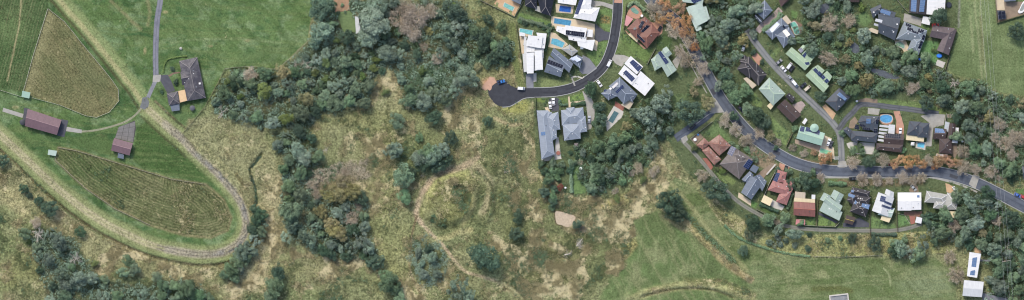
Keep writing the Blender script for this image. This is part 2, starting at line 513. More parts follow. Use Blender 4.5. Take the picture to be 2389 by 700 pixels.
# mound and tracks in the centre
zone(mask_poly([(975, 500), (1000, 440), (1040, 408), (1090, 402), (1118, 430), (1112, 500), (1070, 540), (1020, 530)], 20, 8), (134, 134, 90), straw=.35, scrub=.45)
zone(mask_line(catmull([(978, 470), (994, 436), (1030, 404), (1075, 386), (1115, 392), (1140, 420), (1142, 460), (1125, 500)], 8), 16, 9, 6) * .85, (160, 150, 120), straw=.15, scrub=.15)
zone(mask_line(catmull([(1130, 410), (1148, 440), (1140, 490)], 8), 6, 5, 3) * .8, (92, 92, 66), scrub=.6)
zone(mask_line(catmull([(990, 490), (1000, 452), (1022, 424), (1052, 408), (1088, 408), (1108, 428), (1110, 466), (1098, 498)], 8), 7, 5, 4) * .85, (176, 172, 124), straw=.2, scrub=0)
zone(mask_line([(1092, 408), (1110, 440), (1104, 490), (1080, 520)], 14, 8, 4) * .8, (164, 156, 112), straw=.2, scrub=.1)
zone(mask_line([(1000, 452), (1012, 430), (1050, 408), (1090, 404)], 12, 8, 3) * .7, (160, 160, 108), straw=.2)
zone(mask_line([(1062, 430), (1080, 440), (1090, 452)], 9, 5, 4), (62, 62, 44), scrub=.8)
zone(mask_blob(1012, 515, 5, 9), (70, 66, 46), scrub=.7)
TRACK = catmull([(1210, 260), (1150, 340), (1080, 388), (1030, 405), (995, 436), (975, 480), (972, 505), (1000, 540), (1035, 575), (1062, 610), (1090, 636), (1140, 650), (1185, 668), (1222, 705), (1240, 760)], 10)
zone(mask_line(TRACK[14:36], 14, 8, 4) * .9, (168, 150, 124), straw=.1, scrub=.05)
zone(mask_line(TRACK[24:-6], 7, 4, 2) * .9, (198, 176, 148), straw=0, scrub=0)
zone(mask_line(catmull([(972, 505), (962, 540), (956, 590), (958, 640), (985, 690)], 10), 5, 4, 2) * .8, (132, 110, 84))
zone(mask_line([(1020, 560), (1060, 548), (1100, 535)], 12, 8, 5) * .8, (186, 176, 128))
zone(mask_line([(1160, 655), (1190, 672), (1215, 700)], 12, 6, 4) * .8, (150, 146, 110))
zone(mask_poly([(965, 560), (1000, 556), (1040, 610), (1035, 650), (1005, 670), (968, 650), (958, 600)], 14, 10) * .8, (104, 106, 76), straw=.3, scrub=.6)
# paddocks lower right
FR = [(1480, 512), (1535, 492), (1580, 520), (1660, 590), (1745, 655), (1760, 790), (1380, 790), (1400, 690), (1440, 625), (1488, 575)]
mr = mask_poly(FR, 10, 4)
zone(mr, (106, 126, 80), straw=.1, scrub=.08, rough=.2)
zone(mr * np.clip((fbm(60, 21, 4) - .48) * 6, 0, 1), (98, 114, 74))
zone(mr * np.clip((fbm(45, 22, 4) - .56) * 6, 0, 1), (130, 138, 98))
FR2 = [(1575, 412), (1620, 440), (1690, 520), (1760, 570), (1850, 600), (1960, 604), (2180, 602), (2230, 640), (2230, 790), (1760, 790), (1740, 640), (1660, 565), (1600, 500), (1560, 440)]
mr2 = mask_poly(FR2, 8, 3)
zone(mr2, (116, 130, 90), straw=.12, scrub=.08, rough=.25)
zone(mr2 * np.clip((fbm(60, 23, 4) - .48) * 6, 0, 1), (100, 116, 74))
zone(mr2 * np.clip((fbm(40, 24, 4) - .57) * 6, 0, 1), (136, 142, 102))
zone(mask_line([(1570, 430), (1610, 480), (1660, 545), (1740, 630)], 10, 7, 3) * .6, (166, 164, 120), straw=.1)
zone(mask_line(catmull([(1595, 510), (1640, 560), (1700, 620), (1750, 655)], 10), 15, 8, 4), (176, 160, 116), straw=.5, scrub=.1)
zone(mask_line(catmull([(1590, 495), (1650, 552), (1712, 612)], 10), 16, 10, 4) * .9, (100, 108, 72), scrub=.6)
zone(mask_line([(1545, 505), (1600, 540)], 8, 6, 3) * .7, (160, 148, 112))
zone(mask_poly([(1650, 470), (1700, 480), (1760, 540), (1745, 560), (1690, 525)], 12, 5), (150, 148, 104), straw=.35)
zone(mask_poly([(1770, 560), (1850, 545), (2050, 548), (2200, 530), (2215, 590), (2080, 596), (1900, 600), (1800, 590)], 8, 4), (156, 156, 106), straw=.35, scrub=.3, rough=.8)
zone(mask_line(catmull([(1470, 700), (1520, 680), (1580, 668), (1660, 668), (1720, 684), (1765, 710)], 10), 18, 10, 4), (158, 158, 112), straw=.3, rough=.6)
zone(mask_line(catmull([(1500, 692), (1560, 676), (1650, 675), (1710, 694), (1740, 715)], 10), 4, 3, 2) * .85, (96, 94, 66), scrub=.4)
zone(mask_line([(1600, 655), (1690, 658), (1760, 690)], 12, 10, 5) * .8, (120, 122, 82), straw=.3, scrub=.5)
zone(mask_blob(2155, 660, 70, 40), (128, 140, 104), straw=.1)
zone(mask_line([(2062, 625), (2075, 640), (2078, 665)], 3, 3, 2) * .8, (176, 182, 140))
zone(mask_line([(1900, 676), (1950, 672), (1985, 680)], 12, 8, 4) * .9, (100, 106, 66), scrub=.3)
for k in range(6):
    zone(mask_line([(1500 + 40 * k, 540 + k * 8), (1480 + 40 * k, 640)], 4, 5, 6) * .35, (148, 158, 114))
# open paddock upper right under the power line
FT = [(2238, -80), (2520, -80), (2520, 230), (2389, 225), (2330, 215), (2290, 190), (2230, 178), (2205, 160), (2222, 80)]
mt = mask_poly(FT, 8, 4)
zone(mt, (106, 122, 82), straw=.08, scrub=.08, rough=.2)
zone(mt * np.clip((fbm(50, 26, 4) - .5) * 6, 0, 1), (120, 136, 94))
for pts in ([(2272, -10), (2282, 90), (2293, 200)], [(2286, 0), (2292, 90), (2300, 180)], [(2264, 40), (2270, 120)]):
    zone(mask_line(pts, 5, 4, 3) * .55, (160, 164, 124))
zone(mask_line([(2288, 40), (2292, 150)], 7, 6, 4) * .6, (118, 118, 84))
zone(mask_line([(2228, 70), (2214, 120), (2208, 160)], 7, 5, 2) * .8, (160, 160, 128))
zone(mask_line([(2236, 0), (2234, 60)], 10, 4, 2) * .7, (142, 140, 136))
streaks(mr, 62, 6, (140, 144, 104), .5, 84); streaks(mr2, -4, 5, (140, 146, 106), .5, 85); streaks(mr2, 45, 5, (100, 112, 72), .4, 86); streaks(mt, 84, 5, (132, 144, 102), .28, 87)
# suburb yards
SUB = [(1115, -80), (1205, 35), (1208, 60), (1228, 230), (1245, 240), (1250, 370), (1330, 460), (1372, 450), (1400, 330), (1470, 300), (1560, 330), (1600, 400), (1700, 490), (1790, 550), (1900, 548), (2060, 545), (2160, 540), (2260, 560), (2300, 420), (2240, 380), (2225, 270), (2180, 250), (2215, 140), (2235, 60), (2240, -80)]
zone(mask_poly(SUB, 5, 2), (98, 110, 78), straw=.16, scrub=.25, rough=.35)
def lawn(pts, c=(112, 136, 84), s=4, w=1.5): zone(mask_poly(pts, s, w), c, straw=.06, scrub=.06, rough=.15)
lawn(VA((560, 100), (820, 175), (820, 215), (640, 190), (548, 160)))
lawn(VB((500, 90), (560, 65), (632, 80), (605, 265), (560, 250), (500, 180)))
zone(mask_poly(VB((540, 130), (610, 140), (605, 200), (530, 190)), 8, 4) * .7, (160, 128, 88))
lawn(VB((410, 430), (500, 415), (510, 345), (590, 335), (560, 440), (500, 545), (440, 480)))
lawn(VB((700, 0), (830, 0), (740, 20), (710, 300), (760, 400), (660, 420), (690, 200)), (124, 140, 92))
lawn(VB((660, 400), (720, 330), (870, 470), (780, 480), (700, 440), (640, 440)), (106, 124, 78))
lawn(VC((0, 270), (60, 290), (210, 405), (260, 400), (200, 520), (90, 430), (0, 330)), (110, 132, 80))
lawn(VC((290, 330), (350, 280), (420, 320), (400, 400), (290, 400)), (84, 104, 66))
lawn(VB((40, 640), (200, 650), (330, 700), (40, 735)), (130, 142, 96))
lawn(VE((0, 150), (85, 165), (70, 195), (0, 180)), (120, 138, 80))
lawn(VE((250, 150), (345, 110), (365, 165), (255, 185)), (118, 142, 84))
lawn(VE((165, 160), (235, 150), (240, 195), (175, 200)), (112, 134, 82))
zone(mask_line(VE((450, 360), (480, 440), (400, 540), (300, 620), (280, 720), (290, 840)), 16, 8, 3), (106, 122, 82), straw=.08, scrub=.05, rough=.15)
zone(mask_poly([(1335, 380), (1372, 370), (1366, 450), (1338, 455)], 5, 2), (110, 136, 86), straw=.02, scrub=.05, rough=.15)
lawn(VF((330, 130), (500, 120), (470, 220), (360, 250)), (104, 122, 84), 12, 6)
lawn(VJ((180, 410), (400, 230), (450, 230), (400, 290), (200, 430)), (132, 138, 96))
lawn(VJ((320, 400), (420, 300), (520, 400), (560, 480), (480, 440), (380, 420)), (110, 132, 88))
lawn(VJ((700, 70), (740, 60), (800, 140), (790, 190), (720, 150)), (118, 138, 88))
lawn(VK((0, 240), (60, 310), (150, 380), (120, 490), (60, 460), (0, 380)), (122, 142, 92))
lawn(VG((680, 80), (740, 100), (730, 150), (690, 150)), (108, 136, 84))
lawn(VG((500, 470), (570, 380), (600, 420), (540, 480)), (116, 134, 88))
lawn(VH((510, 130), (600, 90), (650, 170), (600, 225), (520, 190)), (108, 132, 88))
lawn(VI((340, 330), (490, 340), (480, 480), (540, 520), (430, 520), (340, 440)), (106, 142, 92))
lawn(VI((440, 170), (400, 260), (340, 210)), (110, 136, 86))
lawn(VM((300, 60), (460, 165), (430, 205), (280, 100)), (122, 138, 88))
lawn(VM((600, 345), (655, 370), (635, 415), (590, 390)), (104, 136, 80))
lawn(VM((650, 400), (700, 390), (840, 460), (770, 480)), (88, 110, 68))
lawn(VM((1085, 490), (1170, 500), (1170, 570), (1080, 560)), (116, 142, 86))
lawn(VN((255, 455), (420, 510), (430, 560), (250, 555)), (122, 146, 90))
lawn(VN((120, 470), (220, 470), (225, 550), (120, 545)), (116, 142, 88))
lawn(VN((790, 450), (880, 490), (1040, 550), (1050, 590), (790, 575)), (118, 142, 92))
lawn(VN((1070, 430), (1130, 440), (1200, 540), (1070, 565)), (108, 138, 88))
lawn(VN((360, 60), (560, 70), (550, 110), (360, 100)), (110, 124, 80))
lawn(VO((230, 320), (330, 380), (430, 400), (430, 450), (260, 400)), (84, 98, 66))
lawn(VO((250, 410), (440, 480), (540, 500), (530, 540), (300, 470)), (140, 138, 98))
lawn(VO((470, 80), (560, 90), (640, 130), (620, 160), (480, 120)), (104, 116, 72))
lawn(VO((1170, 170), (1264, 180), (1264, 240), (1180, 215)), (98, 126, 78))
zone(mask_line([(2000, 236), (2060, 238), (2140, 246), (2180, 252)], 14, 8, 3), (118, 138, 88), straw=.15)
zone(mask_blob(2200, 258, 20, 10), (132, 148, 86))
for c in ((1680, 395, 20, 8, 40), (1800, 380, 26, 8, 25), (1870, 372, 30, 6, 12)):     # dry verge
    zone(mask_blob(*c), (150, 138, 112), straw=.3)
zone(mask_poly(VJ((660, 480), (700, 480), (900, 610), (850, 690), (740, 640)), 8, 4), (146, 132, 108), straw=.3, scrub=.2)
zone(mask_line([(1860, 376), (1930, 386), (1990, 386)], 16, 8, 4) * .8, (132, 114, 88), straw=.2, scrub=.4)
zone(mask_line([(1960, 425), (2060, 428), (2150, 425)], 16, 8, 4) * .8, (122, 108, 86), straw=.2, scrub=.4)
# creek banks upper right
zone(mask_line([(1955, 60), (1975, 85), (1996, 112), (2030, 142), (2080, 160), (2110, 176)], 34, 16, 8), (128, 116, 106), straw=.1, scrub=.25)
zone(mask_line([(2020, 140), (2060, 152), (2105, 172)], 14, 8, 4), (164, 140, 126), straw=0, scrub=0)
zone(mask_line([(2110, 176), (2160, 200), (2215, 214), (2280, 250)], 16, 10, 6), (140, 128, 122), straw=.2, scrub=.3)
# woodland floors
WOODS = {
 'west': [(512, 195), (548, 165), (640, 168), (690, 142), (722, 100), (745, 80), (860, 105), (905, 150), (875, 190), (858, 245), (800, 252), (745, 262), (720, 300), (660, 300), (600, 292), (540, 270), (495, 262)],
 'north': [(735, 0), (1070, 0), (1110, 60), (1200, 100), (1195, 140), (1100, 165), (1050, 240), (960, 255), (935, 200), (890, 140), (760, 90)],
 'mid': [(640, 310), (720, 300), (745, 360), (735, 440), (860, 460), (850, 540), (885, 600), (760, 600), (690, 560), (655, 500), (665, 420)],
 'lower': [(60, 530), (120, 530), (170, 560), (220, 640), (330, 670), (420, 650), (500, 690), (500, 760), (120, 760), (100, 640)],
 'valley': [(1340, 350), (1400, 325), (1470, 305), (1500, 235), (1560, 225), (1580, 270), (1555, 320), (1500, 390), (1430, 440), (1380, 455), (1350, 420)],
 'suburb': [(1600, 70), (1660, -60), (1780, -60), (1765, 40), (1755, 90), (1725, 130), (1705, 180), (1722, 265), (1690, 230), (1650, 165)],
 'creek': [(1870, -60), (1985, -60), (2000, 50), (2030, 110), (2110, 100), (2200, 165), (2240, 195), (2290, 190), (2330, 225), (2450, 240), (2450, 420), (2330, 425), (2245, 395), (2228, 270), (2150, 215), (2060, 225), (1990, 220), (1940, 190), (1905, 140), (1880, 90)],
 'east': [(2225, 450), (2300, 430), (2340, 470), (2400, 520), (2450, 540), (2450, 780), (2290, 780), (2310, 640), (2280, 590), (2225, 560), (2160, 545), (2190, 530)],
}
for k, pts in WOODS.items():
    zone(mask_poly(pts, 16, 10), (80, 92, 72), straw=.08, scrub=.45, rough=1)
zone(mask_blob(1010, 190, 60, 40), (70, 96, 70), scrub=.8)
zone(mask_blob(985, 160, 14, 20), (120, 122, 62), scrub=.3)

for pts, w in (([(1190, 395), (1205, 430), (1195, 470), (1165, 480)], 34), ([(1215, 440), (1235, 470), (1222, 500)], 22), ([(1150, 540), (1165, 575), (1190, 600)], 22), ([(1200, 610), (1260, 620), (1330, 640)], 30), ([(1330, 670), (1390, 660), (1440, 620)], 26), ([(1400, 540), (1450, 560), (1470, 545)], 26), ([(1310, 470), (1380, 465), (1400, 475)], 24), ([(1430, 470), (1480, 455), (1520, 440)], 18), ([(1240, 560), (1290, 575), (1360, 600)], 24), ([(870, 620), (940, 680), (980, 700)], 24), ([(690, 590), (770, 600), (830, 610)], 34), ([(860, 370), (900, 350), (880, 330)], 22), ([(540, 690), (600, 640), (640, 570)], 24), ([(20, 440), (60, 490), (90, 500)], 24), ([(190, 560), (260, 590), (340, 610)], 24)):
    mm = mask_line(pts, w, w, 14)
    STRAW = np.maximum(STRAW, mm * 1.0)
patch = np.clip(.15 + (fbm(48, 61, 4) - .36) * 3.6, .1, 1.35)
STRAW *= patch
SCRUB *= np.clip(.35 + (fbm(40, 62, 4) - .38) * 3.2, .2, 1.4)
wildz = np.clip(ROUGH - .4, 0, 1)
zone(wildz * np.clip((fbm(26, 63, 4) - .53) * 7, 0, 1) * .75, (114, 120, 84))
zone(wildz * np.clip((fbm(60, 64, 4) - .55) * 7, 0, 1) * .6, (154, 150, 116))
woodz = np.maximum.reduce([mask_poly(v, 16, 10) for v in WOODS.values()])
TINT *= 1 + (wildz * (1 - woodz))[..., None] * np.array([.08, .15, .08], np.float32)
# ------------------------------------------------------------------ relief: only open rough land is uneven
ROADL = [(1606, 92), (1655, 184), (1710, 268), (1800, 350), (1930, 398), (2090, 402), (2205, 405), (2270, 424), (2330, 452), (2400, 488), (2460, 520)]
flat = np.maximum.reduce([mask_poly(SUB, 30), mask_line(ROADL, 60, 24), mask_line([(1668, 248), (1620, 292), (1570, 326)], 50, 20), mask_poly([(2010, 120), (2120, 150), (2120, 200), (2010, 190)], 20), mask_poly([(1125, 175), (1170, 170), (1270, 190), (1270, 250), (1180, 262), (1128, 245)], 16), mask_poly([(770, -60), (850, -60), (850, 90), (780, 80)], 16), mask_poly([(340, -60), (500, -60), (500, 260), (340, 270)], 20), mask_poly([(2200, 560), (2400, 560), (2400, 760), (2200, 760)], 20),  mask_poly([(-200, -200), (380, -200), (480, 130), (500, 250), (330, 390), (-200, 330)], 30), mask_poly([(1870, 640), (2389, 560), (2500, 800), (1870, 800)], 30)])
wild = 1 - flat
HGT += wild * ROUGH * ((fbm(26, 31, 3) - .5) * 1.1 + (fbm(8, 32, 2) - .5) * 0.55)
HGT += wild * (fbm(160, 33, 2) - .5) * 1.0
def hill(cx, cy, r, h): global HGT; HGT = HGT + h * np.exp(-((QX - cx) ** 2 + (QY - cy) ** 2) / (2 * r * r)) * wild
MOUND = catmull([(990, 490), (1000, 452), (1022, 424), (1052, 408), (1088, 408), (1108, 428), (1110, 466), (1098, 498), (1060, 525), (1010, 520)], 8, True)
HGT = HGT + mask_poly(MOUND, 22, 6) * 3.4 * wild
HGT = HGT - mask_blob(1074, 440, 16, 9, 30) * 2.2 - mask_blob(1011, 514, 6, 11) * 1.4
HGT = HGT + mask_line(catmull([(1115, 392), (1142, 420), (1148, 460), (1140, 510)], 8), 14, 14, 6) * 1.5 * wild
hill(1040, 500, 24, .6); hill(1085, 470, 14, -1.8); hill(1000, 615, 26, 1.6); hill(1060, 545, 20, 1.2)
for pts, w, h in (([(1092, 408), (1110, 440), (1104, 490)], 16, 1.3), ([(1595, 510), (1650, 565), (1740, 645)], 18, 1.6), ([(612, 358), (584, 394), (598, 452), (600, 475)], 8, -1.2),
                  (offset_line(BAND_B[12:-8], -27), 7, -0.9), (catmull([(1500, 692), (1560, 676), (1650, 675), (1710, 694)], 10), 6, -.7), (catmull([(1470, 690), (1580, 666), (1660, 666), (1740, 690)], 10), 16, .9)):
    HGT = HGT + mask_line(pts, w, w * .8) * h * wild
POND = VQ((537, 250), (560, 248), (635, 270), (638, 290), (605, 328), (570, 318), (545, 310), (538, 280))
mp_ = mask_poly(POND, 10)
HGT = HGT * (1 - mask_poly(POND, 40)) - mp_ * 0.5
zone(mask_line(POND + POND[:1], 6, 5, 2), (120, 112, 84))

def gz(x, y):
    i = (x - X0) / GS; j = (y - Y0) / GS
    i0 = int(min(max(i, 0), nx - 2)); j0 = int(min(max(j, 0), ny - 2))
    fx, fy = min(max(i - i0, 0), 1), min(max(j - j0, 0), 1)
    return float((HGT[j0, i0] * (1 - fx) + HGT[j0, i0 + 1] * fx) * (1 - fy) + (HGT[j0 + 1, i0] * (1 - fx) + HGT[j0 + 1, i0 + 1] * fx) * fy)
def at(m, x, y):
    return m[min(max(int((y - Y0) / GS), 0), ny - 1), min(max(int((x - X0) / GS), 0), nx - 1)]

def build_ground():
    ex = np.concatenate([[-6000, -2000, -800], gx, [800, 2000, 6000]]); ey = np.concatenate([[-6000, -2000, -500], gy, [500, 2000, 6000]])
    A, B = np.meshgrid(ex, ey)
    pad = lambda m: np.pad(m, ((3, 3), (3, 3)) + ((0, 0),) * (m.ndim - 2), mode='edge')
    h = pad(HGT).copy()
    co = np.stack([A, B, h], -1).reshape(-1, 3).astype(np.float32)
    n2, n1 = A.shape
    idx = np.arange(n1 * n2).reshape(n2, n1)
    q = np.stack([idx[:-1, :-1], idx[:-1, 1:], idx[1:, 1:], idx[1:, :-1]], -1).reshape(-1, 4).astype(np.int32)
    me = bpy.data.meshes.new('ground')
    me.vertices.add(len(co)); me.vertices.foreach_set('co', co.ravel())
    me.loops.add(q.size); me.loops.foreach_set('vertex_index', q.ravel())
    me.polygons.add(len(q)); me.polygons.foreach_set('loop_start', np.arange(0, q.size, 4, dtype=np.int32))
    me.update(calc_edges=True)
    me.shade_smooth()
    a = me.attributes.new('tint', 'FLOAT_COLOR', 'POINT')
    t = np.concatenate([pad(TINT), np.ones(A.shape + (1,), np.float32)], -1)
    a.data.foreach_set('color', t.ravel().astype(np.float32))
    a = me.attributes.new('cover', 'FLOAT_COLOR', 'POINT')
    t = np.stack([pad(STRAW), pad(SCRUB), pad(STRIPE), pad(ROUGH)], -1)
    a.data.foreach_set('color', t.ravel().astype(np.float32))
    a = me.attributes.new('row', 'FLOAT', 'POINT')
    a.data.foreach_set('value', pad(SCO).ravel().astype(np.float32))
    o = bpy.data.objects.new('ground', me)
    col.objects.link(o)
    m, nt, b = new_mat('pasture')
    at_ = N(nt, 'ShaderNodeAttribute', attribute_name='tint')
    cv = N(nt, 'ShaderNodeAttribute', attribute_name='cover')
    rw = N(nt, 'ShaderNodeAttribute', attribute_name='row')
    sep = N(nt, 'ShaderNodeSeparateColor'); nt.links.new(cv.outputs['Color'], sep.inputs[0])
    straw, scrub, stripe, rough = sep.outputs[0], sep.outputs[1], sep.outputs[2], cv.outputs['Alpha']
    nA = noise_node(nt, 0.16, 8, rough=0.72); nB = noise_node(nt, 0.95, 6, rough=0.75); nC = noise_node(nt, 0.22, 8, rough=0.72); nD = noise_node(nt, 0.05, 5)
    c = at_.outputs['Color']
    # brightness mottling, stronger on rough land
    amp = math_node(nt, 'ADD', math_node(nt, 'MULTIPLY', rough, 0.95), 0.95)
    mot = math_node(nt, 'ADD', math_node(nt, 'MULTIPLY', math_node(nt, 'SUBTRACT', nB.outputs[0], 0.5), 2.1), math_node(nt, 'MULTIPLY', math_node(nt, 'SUBTRACT', nA.outputs[0], 0.5), 0.9))
    mot = math_node(nt, 'ADD', math_node(nt, 'MULTIPLY', mot, amp), 1.0)
    mot = math_node(nt, 'MAXIMUM', mot, 0.35)
    vm = N(nt, 'ShaderNodeVectorMath', operation='SCALE'); nt.links.new(c, vm.inputs[0]); nt.links.new(mot, vm.inputs['Scale'])
    c = vm.outputs[0]
    # straw tufts
    f = math_node(nt, 'ADD', math_node(nt, 'MULTIPLY', nC.outputs[0], 0.6), math_node(nt, 'MULTIPLY', nB.outputs[0], 0.4))
    f = math_node(nt, 'SUBTRACT', math_node(nt, 'ADD', f, math_node(nt, 'MULTIPLY', straw, 0.36)), 0.63)
    f = math_node(nt, 'MULTIPLY', f, 11.0, True)
    c = mix_rgb(nt, math_node(nt, 'MULTIPLY', f, 0.9), c, alb((208, 196, 156)))
    # dark low growth
    nE = noise_node(nt, 0.28, 7, rough=0.7)
    nE.inputs['Distortion'].default_value = 0.6
    g = math_node(nt, 'SUBTRACT', math_node(nt, 'ADD', nE.outputs[0], math_node(nt, 'MULTIPLY', scrub, 0.34)), 0.63)
    g = math_node(nt, 'MULTIPLY', g, 9.0, True)
    c = mix_rgb(nt, math_node(nt, 'MULTIPLY', g, 0.8), c, alb((82, 94, 64)))
    # mown or raked rows
    s = math_node(nt, 'SINE', math_node(nt, 'MULTIPLY', rw.outputs['Fac'], 2 * math.pi / 6.5))
    s2 = math_node(nt, 'SINE', math_node(nt, 'MULTIPLY', rw.outputs['Fac'], 2 * math.pi / 23.0))
    s = math_node(nt, 'ADD', math_node(nt, 'MULTIPLY', s, 0.7), math_node(nt, 'MULTIPLY', s2, 0.3))
    s = math_node(nt, 'MULTIPLY', s, ramp(nt, math_node(nt, 'ADD', math_node(nt, 'MULTIPLY', nE.outputs[0], .55), math_node(nt, 'MULTIPLY', nB.outputs[0], .45)), 0.39, 0.58))
    k = math_node(nt, 'MULTIPLY', math_node(nt, 'MULTIPLY', s, stripe), 0.55)
    c = mix_rgb(nt, math_node(nt, 'MAXIMUM', k, 0.0), c, alb((176, 166, 128)))
    c = mix_rgb(nt, math_node(nt, 'MULTIPLY', math_node(nt, 'MINIMUM', k, 0.0), -1.0), c, alb((66, 76, 46)))
    nt.links.new(c, b.inputs['Base Color'])
    b.inputs['Roughness'].default_value = 0.95
    b.inputs['Specular IOR Level'].default_value = 0.05
    hb = math_node(nt, 'ADD', math_node(nt, 'MULTIPLY', nB.outputs[0], 1.0), math_node(nt, 'MULTIPLY', g, 0.5))
    bm = N(nt, 'ShaderNodeBump'); bm.inputs['Distance'].default_value = 0.6
    nt.links.new(math_node(nt, 'ADD', math_node(nt, 'MULTIPLY', rough, 0.75), 0.15), bm.inputs['Strength'])
    nt.links.new(hb, bm.inputs['Height']); nt.links.new(bm.outputs[0], b.inputs['Normal'])
    me.materials.append(m)
    tag(o, 'uneven green and straw coloured grassland under everything', 'ground', kind='structure')
build_ground()
# ------------------------------------------------------------------ roads, lanes, drives
M_asphalt = plain('asphalt', (96, 100, 108), .9, .16, .3, stain=.25, staincol=(122, 124, 126))
M_newasph = plain('new_asphalt', (66, 68, 74), .9, .12, .3, stain=.25, staincol=(84, 86, 92))
M_oldasph = plain('old_asphalt', (118, 122, 130), .9, .15, .3, stain=.3, staincol=(96, 100, 106))
M_lane = plain('worn_concrete_lane', (136, 138, 140), .9, .16, .25, stain=.45, staincol=(106, 110, 112))
M_darklane = plain('dark_lane', (98, 102, 108), .9, .15, .3, stain=.3, staincol=(128, 128, 128))
M_conc = plain('concrete', (172, 170, 162), .85, .12, .4, stain=.35, staincol=(134, 132, 124))
M_pale = plain('pale_paving', (206, 202, 192), .8, .08, .4, stain=.25, staincol=(170, 164, 152))
M_cream = plain('cream_paving', (214, 198, 170), .8, .09, .4, stain=.25, staincol=(178, 160, 134))
M_greydrive = plain('grey_drive', (138, 140, 146), .85, .12, .5, stain=.3, staincol=(110, 112, 116))
M_darkdrive = plain('dark_paving', (84, 86, 94), .85, .14, .5, stain=.3, staincol=(110, 110, 114))
M_terra = plain('terracotta_paving', (196, 152, 130), .85, .13, .5, stain=.3, staincol=(158, 116, 98))
M_orange = plain('orange_paving', (206, 174, 138), .85, .1, .5, stain=.3, staincol=(170, 130, 100))
M_brickred = plain('red_brick_paving', (170, 114, 100), .85, .13, .5, stain=.3, staincol=(140, 90, 76))
M_dirt = plain('bare_dirt', (150, 134, 116), .95, .15, .5, stain=.4, staincol=(120, 108, 92))
M_kerb = plain('kerb_concrete', (168, 170, 168), .85, .1, .6)
M_deck = plain('timber_deck', (132, 110, 96), .8, .2, 1.0)

ZS = [0]
def sheet(name, noun, px_pts, mat, z=None, cat='paving'):
    if z is None:
        ZS[0] += 1; z = 0.06 + 0.004 * (ZS[0] % 24)
    pts = [P(*p)[:2] for p in px_pts]
    vs_, fs_ = prism(pts, -0.6, z)
    o = mk(name, vs_, fs_, mat)
    cx = sum(p[0] for p in px_pts) / len(px_pts); cy = sum(p[1] for p in px_pts) / len(px_pts)
    return auto(o, noun, cx, cy, cat, kind='structure')

def road_mat(name, rgb, worn, var=.14):
    m, nt, b = new_mat(name)
    c, w = alb(rgb), alb(worn)
    uv = N(nt, 'ShaderNodeUVMap'); sep = N(nt, 'ShaderNodeSeparateXYZ'); nt.links.new(uv.outputs[0], sep.inputs[0])
    mp = N(nt, 'ShaderNodeMapping'); mp.inputs['Scale'].default_value = (5.0, .06, 1); nt.links.new(uv.outputs[0], mp.inputs[0])
    n0 = N(nt, 'ShaderNodeTexNoise'); n0.inputs['Scale'].default_value = 1.0; n0.inputs['Detail'].default_value = 5; nt.links.new(mp.outputs[0], n0.inputs['Vector'])
    wave = math_node(nt, 'ABSOLUTE', math_node(nt, 'SINE', math_node(nt, 'MULTIPLY', sep.outputs[0], 2 * math.pi)))
    f = math_node(nt, 'ADD', math_node(nt, 'MULTIPLY', wave, .35), math_node(nt, 'MULTIPLY', n0.outputs[0], .8))
    cc = ramp(nt, f, .35, .95, c, w)
    n1 = noise_node(nt, .25, 6, rough=.7); n2 = noise_node(nt, 3.0, 3)
    cc = mix_rgb(nt, math_node(nt, 'MULTIPLY', ramp(nt, n1.outputs[0], .5, .62), .55), cc, tuple(v * .72 for v in c))
    cc = mix_rgb(nt, math_node(nt, 'MULTIPLY', n2.outputs[0], .3), cc, tuple(v * 1.35 for v in c))
    nt.links.new(cc, b.inputs['Base Color']); b.inputs['Roughness'].default_value = .9; b.inputs['Specular IOR Level'].default_value = .2
    return m
M_asphalt = road_mat('asphalt', (80, 87, 98), (112, 119, 130)); M_newasph = road_mat('new_asphalt', (58, 60, 66), (84, 86, 92)); M_oldasph = road_mat('old_asphalt', (118, 120, 112), (152, 150, 136)); M_lane = road_mat('worn_concrete_lane', (112, 116, 118), (158, 158, 154)); M_darklane = road_mat('dark_lane', (84, 88, 94), (122, 124, 126)); M_greydrive2 = road_mat('grey_estate_drive', (112, 114, 124), (146, 148, 154))
def ribbon(name, noun, px_pts, w, mat, z, cat='road', kerb=False, step=6):
    c = catmull(px_pts, step)
    L, R = offset_line(c, w / 2), offset_line(c, -w / 2)
    vs_, fs_ = [], []
    for l, r in zip(L, R):
        for zz in (z, -0.6):
            vs_.append(P(*l, zz)); vs_.append(P(*r, zz))
    for i in range(len(L) - 1):
        a = i * 4; b_ = a + 4
        fs_ += [(a, b_, b_ + 1, a + 1), (a, a + 2, b_ + 2, b_), (a + 1, b_ + 1, b_ + 3, a + 3)]
    uvs = []; acc = np.concatenate([[0], np.cumsum([math.dist(c[i], c[i + 1]) * S for i in range(len(c) - 1)])])
    for f in fs_:
        for v in f: uvs.append((float(v % 2), float(acc[v // 4])))
    o = mk(name, vs_, fs_, mat, uvs=uvs)
    m = c[len(c) // 2]
    auto(o, noun, m[0], m[1], cat, kind='structure')
    return o, c

def kerb(noun, line, z=0.13, w=0.42):
    vs_, fs_ = [], []
    L, R = offset_line(line, w / S / 2), offset_line(line, -w / S / 2)
    for l, r in zip(L, R):
        vs_ += [P(*l, z), P(*r, z), P(*l, -.3), P(*r, -.3)]
    for i in range(len(L) - 1):
        a = i * 4; b_ = a + 4
        fs_ += [(a, b_, b_ + 1, a + 1), (a, a + 2, b_ + 2, b_), (a + 1, b_ + 1, b_ + 3, a + 3)]
    o = mk('kerb', vs_, fs_, M_kerb)
    m = line[len(line) // 2]
    return auto(o, noun, m[0], m[1], 'kerb', kind='structure')

